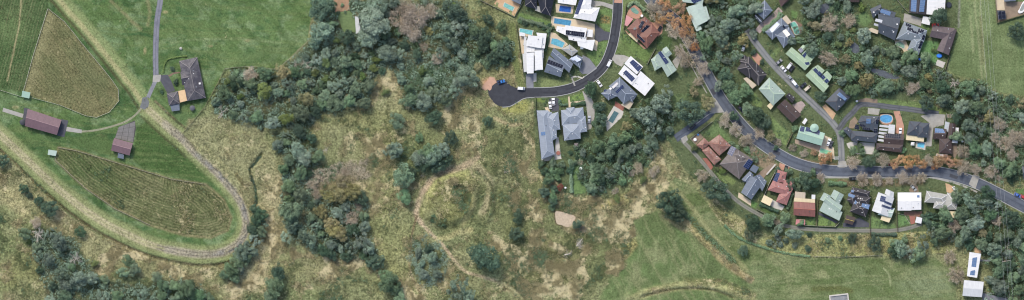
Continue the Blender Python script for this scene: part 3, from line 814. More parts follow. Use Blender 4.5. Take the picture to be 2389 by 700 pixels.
R1 = [(1490, -40), (1530, 12), (1580, 52), (1606, 92), (1630, 138), (1655, 184), (1680, 228), (1710, 268), (1750, 312), (1800, 350), (1860, 382), (1930, 398), (2010, 400), (2090, 402), (2150, 400), (2205, 405), (2270, 424), (2330, 452), (2400, 488), (2460, 520)]
_, c1 = ribbon('road', 'long curving asphalt street', R1, 25, M_asphalt, .03)
ke = offset_line(c1, 13); ks = offset_line(c1, -13)
kerb('concrete kerb along the inner bend of the street', [p for p in ke])
kerb('concrete kerb along the outer bend of the street', [p for p in ks if not (1640 < p[0] < 1690 and 225 < p[1] < 285)])
R2 = [(1442, -60), (1441, 20), (1437, 62), (1426, 115), (1402, 162), (1352, 198), (1300, 213), (1240, 216), (1190, 218)]
_, c2 = ribbon('road', 'dark asphalt cul-de-sac street', R2, 21, M_newasph, .034)
BULB = [(1186 + 45 * math.cos(t) * (1 if math.cos(t) < 0 else .95), 216 + 32 * math.sin(t)) for t in np.linspace(0, 2 * math.pi, 40, endpoint=False)]
BULB = [(1141, 196), (1152, 190), (1165, 186), (1178, 187), (1196, 202), (1222, 206), (1262, 206), (1262, 226), (1226, 228), (1208, 237), (1190, 247), (1172, 249), (1158, 244), (1146, 232), (1139, 216)]
bulb = sheet('turning_circle', 'black asphalt turning circle', catmull(BULB, 4, True), plain('new_asphalt_patchy', (64, 66, 72), .9, .14, .3, stain=.35, staincol=(84, 86, 92)), .038, 'road')
kerb('concrete kerb on the lawn side of the cul-de-sac', offset_line(c2, 11)[: -9])
kerb('concrete kerb on the inner side of the cul-de-sac', offset_line(c2, -11)[: -9])
kerb('kerb round the lower rim of the turning circle', catmull([(1262, 227), (1226, 229), (1208, 238), (1190, 248), (1172, 250)], 4))
R3 = [(1742, 70), (1760, 96), (1800, 146), (1850, 198), (1905, 250), (1945, 290), (1960, 320), (1964, 392)]
ribbon('lane', 'pale worn concrete lane between the green-roofed houses', R3, 15, M_lane, .038, 'lane')
ribbon('lane', 'dark lane bending round the slate-roofed house', [(1956, 304), (1972, 280), (1990, 262), (2008, 244), (2035, 244), (2080, 250), (2130, 256), (2190, 266)], 12.5, M_darklane, .042, 'lane')
ribbon('road', 'short dead-end side street', [(1668, 248), (1650, 270), (1620, 292), (1590, 314), (1576, 323)], 19, M_asphalt, .034, 'road')
kerb('pale kerb below the dead-end side street', catmull([(1668, 264), (1655, 266), (1630, 285), (1606, 302)], 4))
sheet('crossing', 'pale concrete crossing at the side street mouth', [(1660, 232), (1668, 228), (1690, 262), (1668, 264), (1655, 262)], M_conc, .05, 'crossing')
ribbon('lane', 'narrow asphalt lane behind the row of back gardens', [(1590, 326), (1615, 352), (1645, 386), (1680, 428), (1712, 462), (1745, 486), (1790, 510), (1830, 526), (1880, 534), (1950, 537), (2020, 538), (2080, 538), (2120, 532), (2150, 522)], 9, M_oldasph, .046, 'lane')
sheet('crossing', 'pale concrete apron at the start of the back lane', VF((440, 455), (480, 430), (495, 465), (460, 495)), M_conc, .056, 'crossing')
sheet('crossing', 'pale concrete apron where the lane meets the street', VK((545, 615), (608, 615), (618, 665), (538, 665)), M_conc, .052, 'crossing')
sheet('crossing', 'pale paved raised crossing over the street', VO((745, 30), (812, 50), (768, 180), (700, 130)), M_conc, .05, 'crossing')
sheet('crossing', 'pinkish brick threshold at the top of the street', VB((645, -20), (708, -20), (704, 26), (640, 22)), M_terra, .05, 'crossing')
ribbon('footpath', 'thin pale footpath along the outer street verge', [(p[0], p[1]) for p in offset_line(catmull([(1606, 92), (1630, 138), (1655, 184), (1668, 206)], 8), 22)], 2.2, M_conc, .03, 'footpath')
ribbon('footpath', 'thin pale footpath along the lower street verge', [(1905, 414), (2000, 414), (2100, 414), (2160, 412), (2230, 428), (2280, 448)], 4, M_conc, .03, 'footpath')
for k, (x, y, a, l, w_) in enumerate(((1664, 214, 60, 16, 8), (1730, 292, 46, 22, 7), (1812, 356, 26, 18, 9), (1905, 396, 10, 26, 8), (2040, 404, 0, 30, 7), (2120, 398, 0, 16, 9), (2225, 412, 18, 20, 8), (1430, 90, -76, 16, 7), (1380, 182, -40, 18, 7), (1310, 212, -12, 20, 7))):
    c_, s_ = math.cos(math.radians(a)), math.sin(math.radians(a))
    sheet('road_patch', 'darker repaired asphalt patch on the street', [(x + u * c_ - v * s_, y + u * s_ + v * c_) for u, v in ((-l / 2, -w_ / 2), (l / 2, -w_ / 2 + .6), (l / 2 - 1, w_ / 2), (-l / 2 + .5, w_ / 2 - .5))], plain('patched_asphalt', (74, 77, 84), .9, .12, .5), .044 + .001 * (k % 3), 'road patch')
# estate road and concrete tracks
ribbon('road', 'grey estate driveway beside the upper lawn', [(376, -50), (374, 0), (367, 45), (364, 90), (363, 140), (364, 188)], 13, M_greydrive2, .03)
sheet('apron', 'pale concrete apron at the foot of the estate driveway', [(357, 176), (375, 174), (378, 186), (370, 192), (356, 191)], M_conc, .04)
ribbon('path', 'dark asphalt link path below the estate driveway', [(363, 188), (354, 208), (345, 228)], 9, M_greydrive, .036, 'path')
sheet('junction', 'worn concrete junction pad on the levee', [(332, 228), (342, 226), (348, 238), (346, 250), (336, 256), (326, 250), (330, 240)], M_lane, .044, 'paving')
ribbon('path', 'faint concrete strip path curving to the long barn', [(330, 252), (316, 268), (290, 285), (250, 298), (215, 305), (188, 307)], 4.5, plain('grassy_concrete', (150, 150, 126), .95, .2, .6, stain=.5, staincol=(120, 132, 92)), .032, 'path')

LANDS = [('the long dark-roofed farmhouse', 448, 185), ('the long purple barn', 103, 284), ('the small purple barn', 285, 343), ('the teal field shed', 61, 221), ('the pale field shed', 122, 356),
 ('the striped oval paddock', 330, 460), ('the brown wedge paddock', 170, 160), ('the top left paddock', 40, 100), ('the levee bend', 575, 510), ('the levee crossing', 338, 242), ('the lower levee track', 250, 525), ('the left picture edge', 5, 470), ('the lower left corner', 5, 690),
 ('the upper lawn corner', 640, 160), ('the narrow dark ditch', 595, 410), ('the garden in the wood', 800, 25), ('the turning circle', 1180, 218),
 ('the grass mound', 1050, 450), ('the dirt track fork', 972, 505), ('the scrubby knoll', 1000, 615), ('the brown pond', 1318, 510), ('the tan grass spur', 915, 165),
 ('the brown bramble hollow', 790, 400), ('the lower right paddock', 1560, 600), ('the curved field track', 1620, 672), ('the dead-end street', 1590, 310),
 ('the concrete pit', 1957, 692), ('the power pole', 2343, 608), ('the open paddock', 2310, 110), ('the lower picture edge', 600, 690), ('the bottom middle edge', 1180, 690), ('the west wood centre', 620, 230), ('the far right street bend', 2340, 455), ('the right picture edge', 2380, 330)]
for l in LANDS: landmark(*l)

# ------------------------------------------------------------------ solar panel, window, car and fence prototypes
def panel_mat(name, rgb):
    m, nt, b = new_mat(name)
    uv = N(nt, 'ShaderNodeTexCoord')
    br = N(nt, 'ShaderNodeTexBrick')
    br.offset = 0
    br.inputs['Color1'].default_value = (*alb(rgb), 1); br.inputs['Color2'].default_value = (*[v * 1.25 for v in alb(rgb)], 1)
    br.inputs['Mortar'].default_value = (*[v * 2.4 for v in alb(rgb)], 1)
    br.inputs['Scale'].default_value = 5; br.inputs['Mortar Size'].default_value = .02; br.inputs['Brick Width'].default_value = 1; br.inputs['Row Height'].default_value = .7
    nt.links.new(uv.outputs['Object'], br.inputs['Vector'])
    nt.links.new(br.outputs[0], b.inputs['Base Color'])
    b.inputs['Roughness'].default_value = .25; b.inputs['Specular IOR Level'].default_value = .4
    return m
M_pv = panel_mat('solar_cells_blue', (46, 58, 92)); M_pvk = panel_mat('solar_cells_black', (26, 30, 44)); M_pvl = panel_mat('solar_cells_pale', (92, 118, 152))
M_glass = plain('glazing', (150, 160, 168), .25, .08, .5)
M_alu = plain('aluminium_frame', (190, 194, 200), .45, .05)
M_white = plain('white_paint', (232, 232, 230), .6, .05)
M_wallc = plain('rendered_wall', (206, 198, 184), .9, .08)
M_wallb = plain('brick_wall', (142, 104, 86), .9, .15)
pv_vs, pv_fs = box_data(-.5, .5, -.5, .5, 0, .05)
PV = bpy.data.meshes.new('panel'); PV.from_pydata(pv_vs, [], pv_fs); PV.materials.append(M_pv)
bx_vs, bx_fs = box_data(-.5, .5, -.5, .5, 0, 1)
BOX = bpy.data.meshes.new('block'); BOX.from_pydata(bx_vs, [], bx_fs); BOX.materials.append(M_white)
SKY_vs, SKY_fs = box_data(-.5, .5, -.5, .5, 0, .12)
SKYL = bpy.data.meshes.new('skylight'); SKYL.from_pydata(SKY_vs, [], SKY_fs); SKYL.materials.append(M_glass)

def lerp(a, b, t): return tuple(a[i] + (b[i] - a[i]) * t for i in range(len(a)))

class House:
    def __init__(self, name, label, cat, short, roof, px, eave=3.0, cap=None, wall=None, pitch=.38, group=None):
        px = px[0] if isinstance(px, list) else px
        self.px = px
        if short: landmark(short, *px)
        self.o = thing(name, label, cat, P(*px, 0), group)
        self.off = Vector(P(*px, 0))
        self.roof = roof; self.cap = cap or roof; self.wall = wall or M_wallc; self.eave = eave; self.pitch = pitch
        self.planes = []; self.k = 0
    def wing(self, kind, pts, eave=None, pitch=None, mat=None, wall=True, name='roof', label=None, turn=False, drop=0.2):
        e = (self.eave if eave is None else eave) + 0.017 * self.k; self.k += 1
        pitch = self.pitch if pitch is None else pitch
        mat = mat or self.roof
        q = ccw([P(*p)[:2] for p in pts])
        q = [Vector((x, y, e)) for x, y in q]
        l1 = (q[1] - q[0]).length + (q[2] - q[3]).length; l2 = (q[2] - q[1]).length + (q[3] - q[0]).length
        if (l2 > l1) != turn: q = q[1:] + q[:1]; l1, l2 = l2, l1
        a, b_, c, d = q
        hw = l2 / 4
        zv = Vector((0, 0, 1))
        planes = []
        if kind in ('flat', 'skillion'):
            rise = 0.12 if kind == 'flat' else pitch * l2 / 2
            c2, d2 = c + zv * rise, d + zv * rise
            top = [a, b_, c2, d2]; tf = [(0, 1, 2, 3)]; rl = []
        else:
            r1, r2 = (a + d) / 2 + zv * pitch * hw, (b_ + c) / 2 + zv * pitch * hw
            if kind == 'hip':
                ax = (r2 - r1); L = ax.length
                t = min(.495, hw * .97 / L)
                r1, r2 = r1 + ax * t, r2 - ax * t
            top = [a, b_, c, d, r1, r2]
            tf = [(0, 1, 5, 4), (2, 3, 4, 5), (1, 2, 5), (3, 0, 4)]
            rl = [(r1, r2)] + ([(a, r1), (d, r1), (b_, r2), (c, r2)] if kind == 'hip' else [])
        vs_ = [tuple(v) for v in top]; fs_ = list(tf); n = len(vs_)
        for i in range(4):
            v = top[i] if i < len(top) else q[i]
            vs_.append((v.x, v.y, v.z - drop))
        base = [(top[i]) for i in range(4)]
        for i in range(4):
            j = (i + 1) % 4
            fs_.append((j, i, n + i, n + j))
        fs_.append((n + 3, n + 2, n + 1, n))
        uvs = []
        for f in fs_:
            p0, p1 = Vector(vs_[f[0]]), Vector(vs_[f[1]])
            u = (p1 - p0); u.z = 0; u = u.normalized() if u.length > 1e-6 else Vector((1, 0, 0))
            nrm = (Vector(vs_[f[1]]) - p0).cross(Vector(vs_[f[2]]) - p0).normalized()
            w = nrm.cross(u)
            for i in f:
                v = Vector(vs_[i]) - p0
                uvs.append((v.dot(u), v.dot(w)))
        # roof outline must wind outwards
        o = mk(name, vs_, fs_, mat, self.o, uvs)
        if label: o['label'] = label
        for f in tf[: (2 if kind == 'gable' else 4)]:
            p0 = Vector(vs_[f[0]]); nn = (Vector(vs_[f[1]]) - p0).cross(Vector(vs_[f[2]]) - p0)
            if nn.z < 0: nn = -nn
            if nn.z > 1e-6: planes.append((p0, nn.normalized()))
        self.planes.append(([(v.x, v.y) for v in q], planes))
        if rl and self.cap is not self.roof or (rl and kind == 'hip'):
            cv, cf = [], []
            for s0, s1 in rl:
                dd = s1 - s0
                if dd.length < .3: continue
                t = dd.normalized(); sd_ = t.cross(zv).normalized() * .12
                n0 = len(cv)
                for p in (s0, s1):
                    up = zv * .09
                    cv += [tuple(p - sd_ * 1.3 - zv * .06), tuple(p - sd_ * .5 + up), tuple(p + sd_ * .5 + up), tuple(p + sd_ * 1.3 - zv * .06)]
                cf += [(n0 + i, n0 + i + 1, n0 + 5 + i, n0 + 4 + i) for i in range(3)] + [(n0, n0 + 3, n0 + 2, n0 + 1), (n0 + 4, n0 + 5, n0 + 6, n0 + 7)]
            mk('ridge_cap', cv, cf, self.cap, o)
        if wall:
            cen = sum((v for v in q), Vector()) / 4
            ins = []
            for i in range(4):
                e1 = (q[(i + 1) % 4] - q[i]).normalized(); e2 = (q[(i - 1) % 4] - q[i]).normalized()
                ins.append(q[i] + (e1 + e2) * min(.5, l2 * .12))
            wv, wf = prism([(v.x, v.y) for v in ins], 0, e - .02)
            mk('wall', wv, wf, self.wall, self.o)
        elif wall is False:
            # open cover on four posts
            for i in range(4):
                e1 = (q[(i + 1) % 4] - q[i]).normalized(); e2 = (q[(i - 1) % 4] - q[i]).normalized()
                p = q[i] + (e1 + e2) * .15 - self.off
                inst('post', BOX, self.o, (p.x, p.y, 0), (0, 0, 0), (.1, .1, e - drop * .5))
        return o
    def surf(self, x, y):
        best = None
        for poly, pls in self.planes:
            if not inside(np.array([x]), np.array([y]), poly)[0] or not pls: continue
            zz = [(p.z - (n.x * (x - p.x) + n.y * (y - p.y)) / n.z, n) for p, n in pls]
            m = min(zz, key=lambda t: t[0])
            if best is None or m[0] > best[0]: best = m
        return best or (self.eave, Vector((0, 0, 1)))
    def solar(self, pts, nu, nv, mat=None, gap=.06, name='solar_array', pname='panel'):
        q = [Vector((*P(*p)[:2], 0)) for p in pts]
        cen = sum(q, Vector()) / 4
        zc, n = self.surf(cen.x, cen.y)
        zf = lambda v: zc - (n.x * (v.x - cen.x) + n.y * (v.y - cen.y)) / n.z
        q = [Vector((v.x, v.y, zf(v))) + n * .17 for v in q]
        base = q if area2([(v.x, v.y) for v in q]) > 0 else q[::-1]
        lo = [tuple(v - n * .16) for v in base]; hi = [tuple(v - n * .03) for v in base]
        fr = mk(name, lo + hi, [(4, 5, 6, 7), (3, 2, 1, 0)] + [(i, (i + 1) % 4, 4 + (i + 1) % 4, 4 + i) for i in range(4)], M_alu, self.o)
        for i in range(nu):
            for j in range(nv):
                f = lambda s, t: lerp(lerp(q[0], q[1], s), lerp(q[3], q[2], s), t)
                A, B = Vector(f((i + .5) / nu, (j + .5) / nv)), None
                du = Vector(f((i + 1) / nu, (j + .5) / nv)) - Vector(f(i / nu, (j + .5) / nv))
                dv = Vector(f((i + .5) / nu, (j + 1) / nv)) - Vector(f((i + .5) / nu, j / nv))
                sx, sy = max(.1, du.length - gap), max(.1, dv.length - gap)
                u = du.normalized(); v = dv.normalized()
                nz = u.cross(v)
                if nz.z < 0: nz = -nz
                o = bpy.data.objects.new(pname, PV); col.objects.link(o); o.parent = fr
                M = Matrix((( u.x * sx, v.x * sy, nz.x, A.x - self.off.x), (u.y * sx, v.y * sy, nz.y, A.y - self.off.y), (u.z * sx, v.z * sy, nz.z, A.z - self.off.z), (0, 0, 0, 1)))
                o.matrix_local = M
                if mat:
                    o.material_slots[0].link = 'OBJECT'; o.material_slots[0].material = mat
        return fr
    def skylight(self, px, w=1.0, h=1.0, ang=0, mat=None, name='skylight', hgt=1.0):
        px = px[0] if isinstance(px, list) else px
        x, y, _ = P(*px)
        z, n = self.surf(x, y)
        o = inst(name, SKYL, self.o, Vector((x, y, z)) - self.off, scale=(w, h, hgt), mat=mat)
        o.rotation_euler = (n.to_track_quat('Z', 'Y').to_matrix() @ Matrix.Rotation(math.radians(ang), 3, 'Z')).to_euler()
        return o
    def chimney(self, px, w=1.0, h=1.2, mat=None):
        x, y, _ = P(*px); z, n = self.surf(x, y)
        return inst('chimney', BOX, self.o, Vector((x, y, z - .4)) - self.off, (0, 0, .2), (w, w, h + .4), mat)

# ------------------------------------------------------------------ pools
def water_mat(name, rgb):
    m, nt, b = new_mat(name)
    n1 = noise_node(nt, .9, 3)
    c = alb(rgb)
    nt.links.new(ramp(nt, n1.outputs[0], .35, .65, tuple(v * .85 for v in c), tuple(min(.8, v * 1.12) for v in c)), b.inputs['Base Color'])
    b.inputs['Roughness'].default_value = .12; b.inputs['Specular IOR Level'].default_value = .4
    n2 = noise_node(nt, 3, 2); bump(nt, b, n2.outputs[0], .08, .05)
    return m
def pool(label, px_pts, rgb, round_=False, coping=None, cw=.35, z=.30):
    if round_: px_pts = catmull(px_pts, 2.5, True)
    pts = ccw([P(*p)[:2] for p in px_pts]); n = len(pts)
    cx, cy = sum(p[0] for p in pts) / n, sum(p[1] for p in pts) / n
    o = thing('swimming_pool', label, 'swimming pool', (cx, cy, 0))
    sc = lambda d: [(p[0] + (p[0] - cx) / max(.1, math.hypot(p[0] - cx, p[1] - cy)) * d, p[1] + (p[1] - cy) / max(.1, math.hypot(p[0] - cx, p[1] - cy)) * d) for p in pts]
    out = sc(cw * 1.3)
    vs_ = [(x, y, z) for x, y in pts] + [(x, y, z) for x, y in out] + [(x, y, -.4) for x, y in out] + [(x, y, z - .2) for x, y in pts]
    fs_ = []
    for i in range(n):
        j = (i + 1) % n
        fs_ += [(i, n + i, n + j, j), (n + i, 2 * n + i, 2 * n + j, n + j), (3 * n + i, i, j, 3 * n + j)]
    mk('coping', vs_, fs_, coping or M_pale, o)
    mk('water', [(x, y, z - .08) for x, y in pts], [tuple(range(n))], water_mat('pool_water', rgb), o)
    return o

# ------------------------------------------------------------------ cars
def car_meshes():
    prof = [(-2.15, .35), (-2.2, .75), (-2.05, .92), (-1.55, .98), (-1.2, 1.42), (-.6, 1.5), (.25, 1.46), (.95, 1.0), (1.75, .88), (2.12, .7), (2.15, .35)]
    def loft(prof, w0, w1, zsplit):
        vs_, fs_ = [], []
        for s in (-1, 1):
            for x, z in prof:
                w = w0 if z < zsplit else w1
                vs_.append((x, s * w, z))
        n = len(prof)
        fs_.append(tuple(range(n))); fs_.append(tuple(range(2 * n - 1, n - 1, -1)))
        for i in range(n):
            j = (i + 1) % n
            fs_.append((j, i, n + i, n + j))
        return vs_, fs_
    out = {}
    low = [(-2.15, .32), (-2.2, .7), (-2.1, .9), (-1.7, .98), (.9, .98), (1.7, .88), (2.1, .72), (2.15, .35)]
    vs_, fs_ = loft(low, .9, .86, .8); out['body'] = (vs_, fs_)
    cab = [(-1.75, .96), (-1.25, 1.40), (.2, 1.42), (.98, .97)]
    vs_, fs_ = loft(cab, .80, .68, 1.1); out['glasshouse'] = (vs_, fs_)
    rf = [(-1.28, 1.39), (-1.1, 1.47), (.05, 1.47), (.25, 1.40)]
    vs_, fs_ = loft(rf, .72, .68, 1.45); out['roof_panel'] = (vs_, fs_)
    van = [(-1.95, .95), (-1.9, 1.85), (.9, 1.9), (1.35, 1.3), (1.5, .95)]
    vs_, fs_ = loft(van, .86, .82, 1.1); out['van_box'] = (vs_, fs_)
    tv, tf = [], []
    tube(tv, tf, [(0, -.11, 0), (0, .11, 0)], [.33, .33], 12); out['wheel'] = (tv, tf)
    out['lamp'] = box_data(-.06, .06, -.18, .18, -.08, .08)
    out['tray'] = box_data(-2.0, -.7, -.74, .74, .9, .985)
    ms = {}
    for k, (a, b_) in out.items():
        me = bpy.data.meshes.new(k); me.from_pydata(a, [], b_); ms[k] = me
    return ms
CM = car_meshes()
def gloss(name, rgb, rough=.25, metal=0.0):
    m, nt, b = new_mat(name); b.inputs['Base Color'].default_value = (*alb(rgb), 1); b.inputs['Roughness'].default_value = rough; b.inputs['Metallic'].default_value = metal
    n_ = noise_node(nt, 2, 3); nt.links.new(ramp(nt, n_.outputs[0], .3, .7, alb(rgb), tuple(min(.85, v * 1.1) for v in alb(rgb))), b.inputs['Base Color'])
    return m
M_cglass = gloss('car_glass', (34, 38, 44), .1); M_tyre = plain('rubber', (34, 34, 36), .9); M_lampm = gloss('lamp_glass', (220, 220, 215), .2); M_tail = gloss('tail_lamp_red', (150, 40, 36), .3)
for k, m in (('glasshouse', M_cglass), ('wheel', M_tyre), ('lamp', M_lampm), ('tray', M_tyre), ('body', M_white), ('roof_panel', M_white), ('van_box', M_white)): CM[k].materials.append(m)
PAINT = {}
def car(label, px, ang, rgb, kind='car', scale=1.0, z=.14):
    """ang: heading in degrees, counter-clockwise from photo right"""
    px = px[0] if isinstance(px, list) else px
    if rgb not in PAINT: PAINT[rgb] = gloss('car_paint', rgb)
    pm = PAINT[rgb]
    o = thing({'car': 'parked_car', 'van': 'parked_van', 'ute': 'pickup_truck'}[kind], label, {'car': 'car', 'van': 'van', 'ute': 'pickup truck'}[kind], P(*px, z), 'vehicles parked along the streets and drives')
    o.rotation_euler.z = math.radians(ang); o.scale = (scale,) * 3
    inst('body', CM['body'], o, mat=pm)
    if kind == 'van':
        inst('upper_body', CM['van_box'], o, mat=pm)
        inst('windscreen', BOX, o, (1.2, 0, 1.25), (0, .72, 0), (.05, 1.5, .72), M_cglass)
    elif kind == 'ute':
        inst('glasshouse', CM['glasshouse'], o, (.25, 0, 0), scale=(.72, 1, 1)); inst('roof_panel', CM['roof_panel'], o, (.3, 0, 0), scale=(.7, 1, 1), mat=pm)
        inst('tray', CM['tray'], o, (0, 0, .01))
    else:
        inst('glasshouse', CM['glasshouse'], o); inst('roof_panel', CM['roof_panel'], o, mat=pm)
    for x in (-1.35, 1.35):
        for y in (-.8, .8): inst('wheel', CM['wheel'], o, (x, y, .33))
    for y in (-.62, .62):
        inst('headlight', CM['lamp'], o, (2.1, y, .68)); inst('tail_light', CM['lamp'], o, (-2.14, y, .76), mat=M_tail)
    return o

# ------------------------------------------------------------------ fences
M_fdark = plain('dark_steel_fence', (92, 92, 92), .7, .1); M_fpale = plain('pale_fence', (184, 178, 166), .8, .1); M_ftimber = plain('weathered_timber', (140, 126, 108), .9, .2); M_fwhite = plain('white_rail', (214, 210, 198), .7, .08)
def fence(noun, px_pts, style='panel', mat=None, h=1.7, bay=2.6):
    mat = mat or M_fdark
    pts = [Vector((*P(*p)[:2], 0)) for p in px_pts]
    o = thing('fence', None, None, tuple(pts[0]))
    m = px_pts[len(px_pts) // 2]
    mid = ((px_pts[0][0] + px_pts[-1][0]) / 2, (px_pts[0][1] + px_pts[-1][1]) / 2) if len(px_pts) == 2 else m
    auto(o, noun, mid[0], mid[1], 'fence')
    first = True
    for a, b_ in zip(pts[:-1], pts[1:]):
        L = (b_ - a).length; n = max(1, round(L / bay)); d = (b_ - a) / n; ang = math.atan2(d.y, d.x)
        for i in range(n):
            p0 = a + d * i; mid_ = a + d * (i + .5)
            z0, zm, z1 = gz(p0.x, p0.y), gz(mid_.x, mid_.y), gz(p0.x + d.x, p0.y + d.y)
            inst('post', BOX, o, p0 - pts[0] + Vector((0, 0, z0 - .3)), (0, 0, ang), (.12, .12, h + .36), mat)
            if style == 'panel':
                inst('panel', BOX, o, mid_ - pts[0] + Vector((0, 0, min(z0, zm, z1) - .05)), (0, 0, ang), (d.length - .1, .09, h + .05), mat)
            else:
                for hh in (.45, .8, 1.15) if style == 'rail' else (1.0,):
                    tilt = -math.atan2(z1 - z0, d.length)
                    inst('rail', BOX, o, mid_ - pts[0] + Vector((0, 0, (z0 + z1) / 2 + hh * h / 1.2 - .1)), (0, tilt, ang), (d.length, .08, .12), mat)
    return o
# ------------------------------------------------------------------ roof colours
RW = roof_mat('white_sheet_roof', (236, 236, 234), 'metal', .05, .05, (176, 174, 170))
RW2 = roof_mat('off_white_roof', (212, 214, 214), 'metal', .06, .08, (160, 160, 158))
RGB_ = roof_mat('blue_grey_steel_roof', (150, 159, 170), 'metal', .08, .05)
RG = roof_mat('grey_steel_roof', (110, 120, 134), 'metal', .1, .06)
RSL = roof_mat('slate_grey_roof', (76, 84, 94), 'metal', .12, .08)
RNV = roof_mat('navy_tile_roof', (40, 44, 56), 'tile', .15, .06)
RDK = roof_mat('dark_tile_roof', (60, 58, 62), 'tile', .2, .12)
RBR = roof_mat('brown_tile_roof', (84, 70, 66), 'tile', .2, .14)
RBG = roof_mat('grey_brown_tile_roof', (118, 110, 106), 'tile', .15, .12)
RTC = roof_mat('terracotta_tile_roof', (134, 92, 80), 'tile', .2, .2, (96, 74, 68))
RTM = roof_mat('mottled_terracotta_roof', (150, 110, 98), 'tile', .2, .2, (190, 168, 150))
RRD = roof_mat('pinkish_red_tile_roof', (172, 122, 116), 'tile', .15, .1)
RIR = roof_mat('red_iron_roof', (146, 98, 90), 'metal', .14, .14, (122, 76, 68))
RGR = roof_mat('pale_green_roof', (170, 192, 160), 'metal', .08, .05)
RSG = roof_mat('sage_roof', (164, 182, 170), 'metal', .08, .05)
RTG = roof_mat('light_teal_roof', (166, 196, 178), 'metal', .06, .05)
RMT = roof_mat('mint_grey_roof', (186, 204, 192), 'metal', .07, .06)
RPU = roof_mat('purple_brown_barn_roof', (124, 100, 106), 'metal', .1, .07)
RFH = roof_mat('weathered_slate_roof', (84, 82, 90), 'tile', .22, .2, (140, 136, 134))
RPG = roof_mat('pale_grey_steel_roof', (172, 172, 164), 'metal', .08, .08)
RCR = roof_mat('cream_awning', (232, 216, 176), 'metal', .05, .05)
RBE = roof_mat('beige_sheet', (206, 192, 168), 'metal', .06, .06)
RGL = roof_mat('slatted_glass_roof', (190, 196, 198), 'metal', .1, .05)
C_lt = plain('pale_ridge_mortar', (148, 142, 140), .8, .1); C_dk = plain('dark_ridge', (96, 92, 96), .8, .1)
C_gy = plain('grey_ridge', (178, 188, 200), .6, .05); C_rd = plain('pink_ridge', (196, 136, 126), .8, .1); C_gn = plain('green_ridge', (196, 218, 186), .6, .05); C_or = plain('orange_ridge', (168, 122, 106), .8, .1)
D = House

# ---- left estate
h = D('farmhouse', 'long dark slate-roofed farmhouse with courtyard on the left lawn', 'house', None, RFH, (440, 200), 3.2, C_lt, M_wallb, .42)
h.wing('hip', V3((137, 285), (222, 267), (262, 457), (175, 472))); h.wing('hip', V3((80, 437), (131, 425), (140, 483), (90, 493))); h.wing('gable', V3((143, 335), (190, 330), (200, 385), (152, 398)), turn=True)
h.wing('flat', V3((133, 425), (165, 418), (174, 470), (141, 479)), eave=2.7, mat=plain('cream_membrane', (224, 192, 150), .8, .06), name='terrace_roof'); h.chimney((467, 195), 1.1, 1.0); h.skylight((459, 203), .5, .5); h.skylight((452, 165), .4, .4)
h.wing('flat', V3((95, 490), (138, 485), (140, 515), (103, 520)), eave=2.4, mat=RG, wall=False, name='carport_roof')
sheet('driveway', 'dark curved brick drive to the farmhouse porch', V3((52, 350), (82, 348), (100, 380), (118, 424), (82, 436), (62, 400), (48, 376)), M_darkdrive)
sheet('path', 'thin paved path across the farmhouse courtyard', V3((84, 352), (110, 338), (138, 335), (139, 341), (112, 345), (92, 358)), M_deck)
h = D('barn', 'long barn with purple-brown metal gable roof and concrete ends', 'barn', None, RPU, (103, 284), 3.6, plain('barn_ridge', (168, 140, 144), .6), M_wallb, .3)
h.wing('gable', V1((132, 508), (290, 560), (268, 630), (118, 588)))
sheet('apron', 'dark concrete apron at the right end of the long barn', V1((286, 556), (319, 563), (300, 640), (266, 632)), M_darkdrive); sheet('apron', 'dark concrete apron at the left end of the long barn', V1((112, 503), (140, 508), (122, 590), (106, 580)), M_darkdrive)
sheet('ramp', 'pale concrete ramp left of the long barn', V1((16, 503), (110, 532), (105, 550), (11, 520)), M_conc); sheet('ramp', 'pale concrete ramp right of the long barn', V1((312, 592), (382, 605), (380, 622), (308, 612)), M_conc)
h = D('barn', 'small barn with purple-brown metal roof and cracked concrete yard', 'barn', None, RPU, (285, 343), 3.2, plain('barn_ridge', (168, 140, 144), .6), M_wallb, .3)
h.wing('gable', [(267, 322), (311, 334), (303, 363), (260, 351)]); h.wing('skillion', [(276, 357), (290, 361), (289, 371), (275, 368)], eave=2.3, pitch=.1, mat=RG, wall=False, name='porch_roof')
M_slab = plain('cracked_slab', (128, 126, 124), .9, .14, .6, stain=.4, staincol=(96, 94, 92))
yard = sheet('concrete_yard', 'cracked grey concrete yard above the small barn', [(277, 296), (288, 292), (315, 281), (317, 300), (311, 333), (268, 322)], plain('joint_dark', (84, 82, 80), .95), .05)
for i in range(3):
    for j in range(4):
        f = lambda s, t: lerp(lerp((277, 296), (316, 283), s), lerp((268, 322), (311, 333), s), t)
        q = [f((i + .03) / 3, (j + .03) / 4), f((i + .97) / 3, (j + .03) / 4), f((i + .97) / 3, (j + .97) / 4), f((i + .03) / 3, (j + .97) / 4)]
        a_, b_ = prism([P(*p)[:2] for p in q], .04, .07 + random.random() * .02); mk('slab', a_, b_, M_slab, yard)
for lab, q, m in (('small teal-roofed field shed on the paddock fence', [(53, 212), (72, 216), (69, 230), (51, 226)], RTG), ('small pale green field shed at the oval paddock', [(114, 349), (134, 352), (131, 364), (112, 361)], RMT)):
    h = D('field_shed', lab, 'shed', None, m, (sum(p[0] for p in q) / 4, sum(p[1] for p in q) / 4), 2.3, None, RTG, .12); h.wing('skillion', q, pitch=.12)
def tank(label, px, r, rgb=(70, 74, 80), hh=2.2):
    o = thing('water_tank', label, 'tank', P(*px, 0)); m = plain('tank_plastic', rgb, .6, .08)
    vs_, fs_ = [], []; tube(vs_, fs_, [P(*px, -.1), P(*px, hh)], [r, r], 20); mk('shell', vs_, fs_, m, o)
    vs_, fs_ = [], []; tube(vs_, fs_, [P(*px, hh), P(*px, hh + .3), P(*px, hh + .34)], [r * 1.02, r * .35, .1], 20); mk('lid', vs_, fs_, m, o)
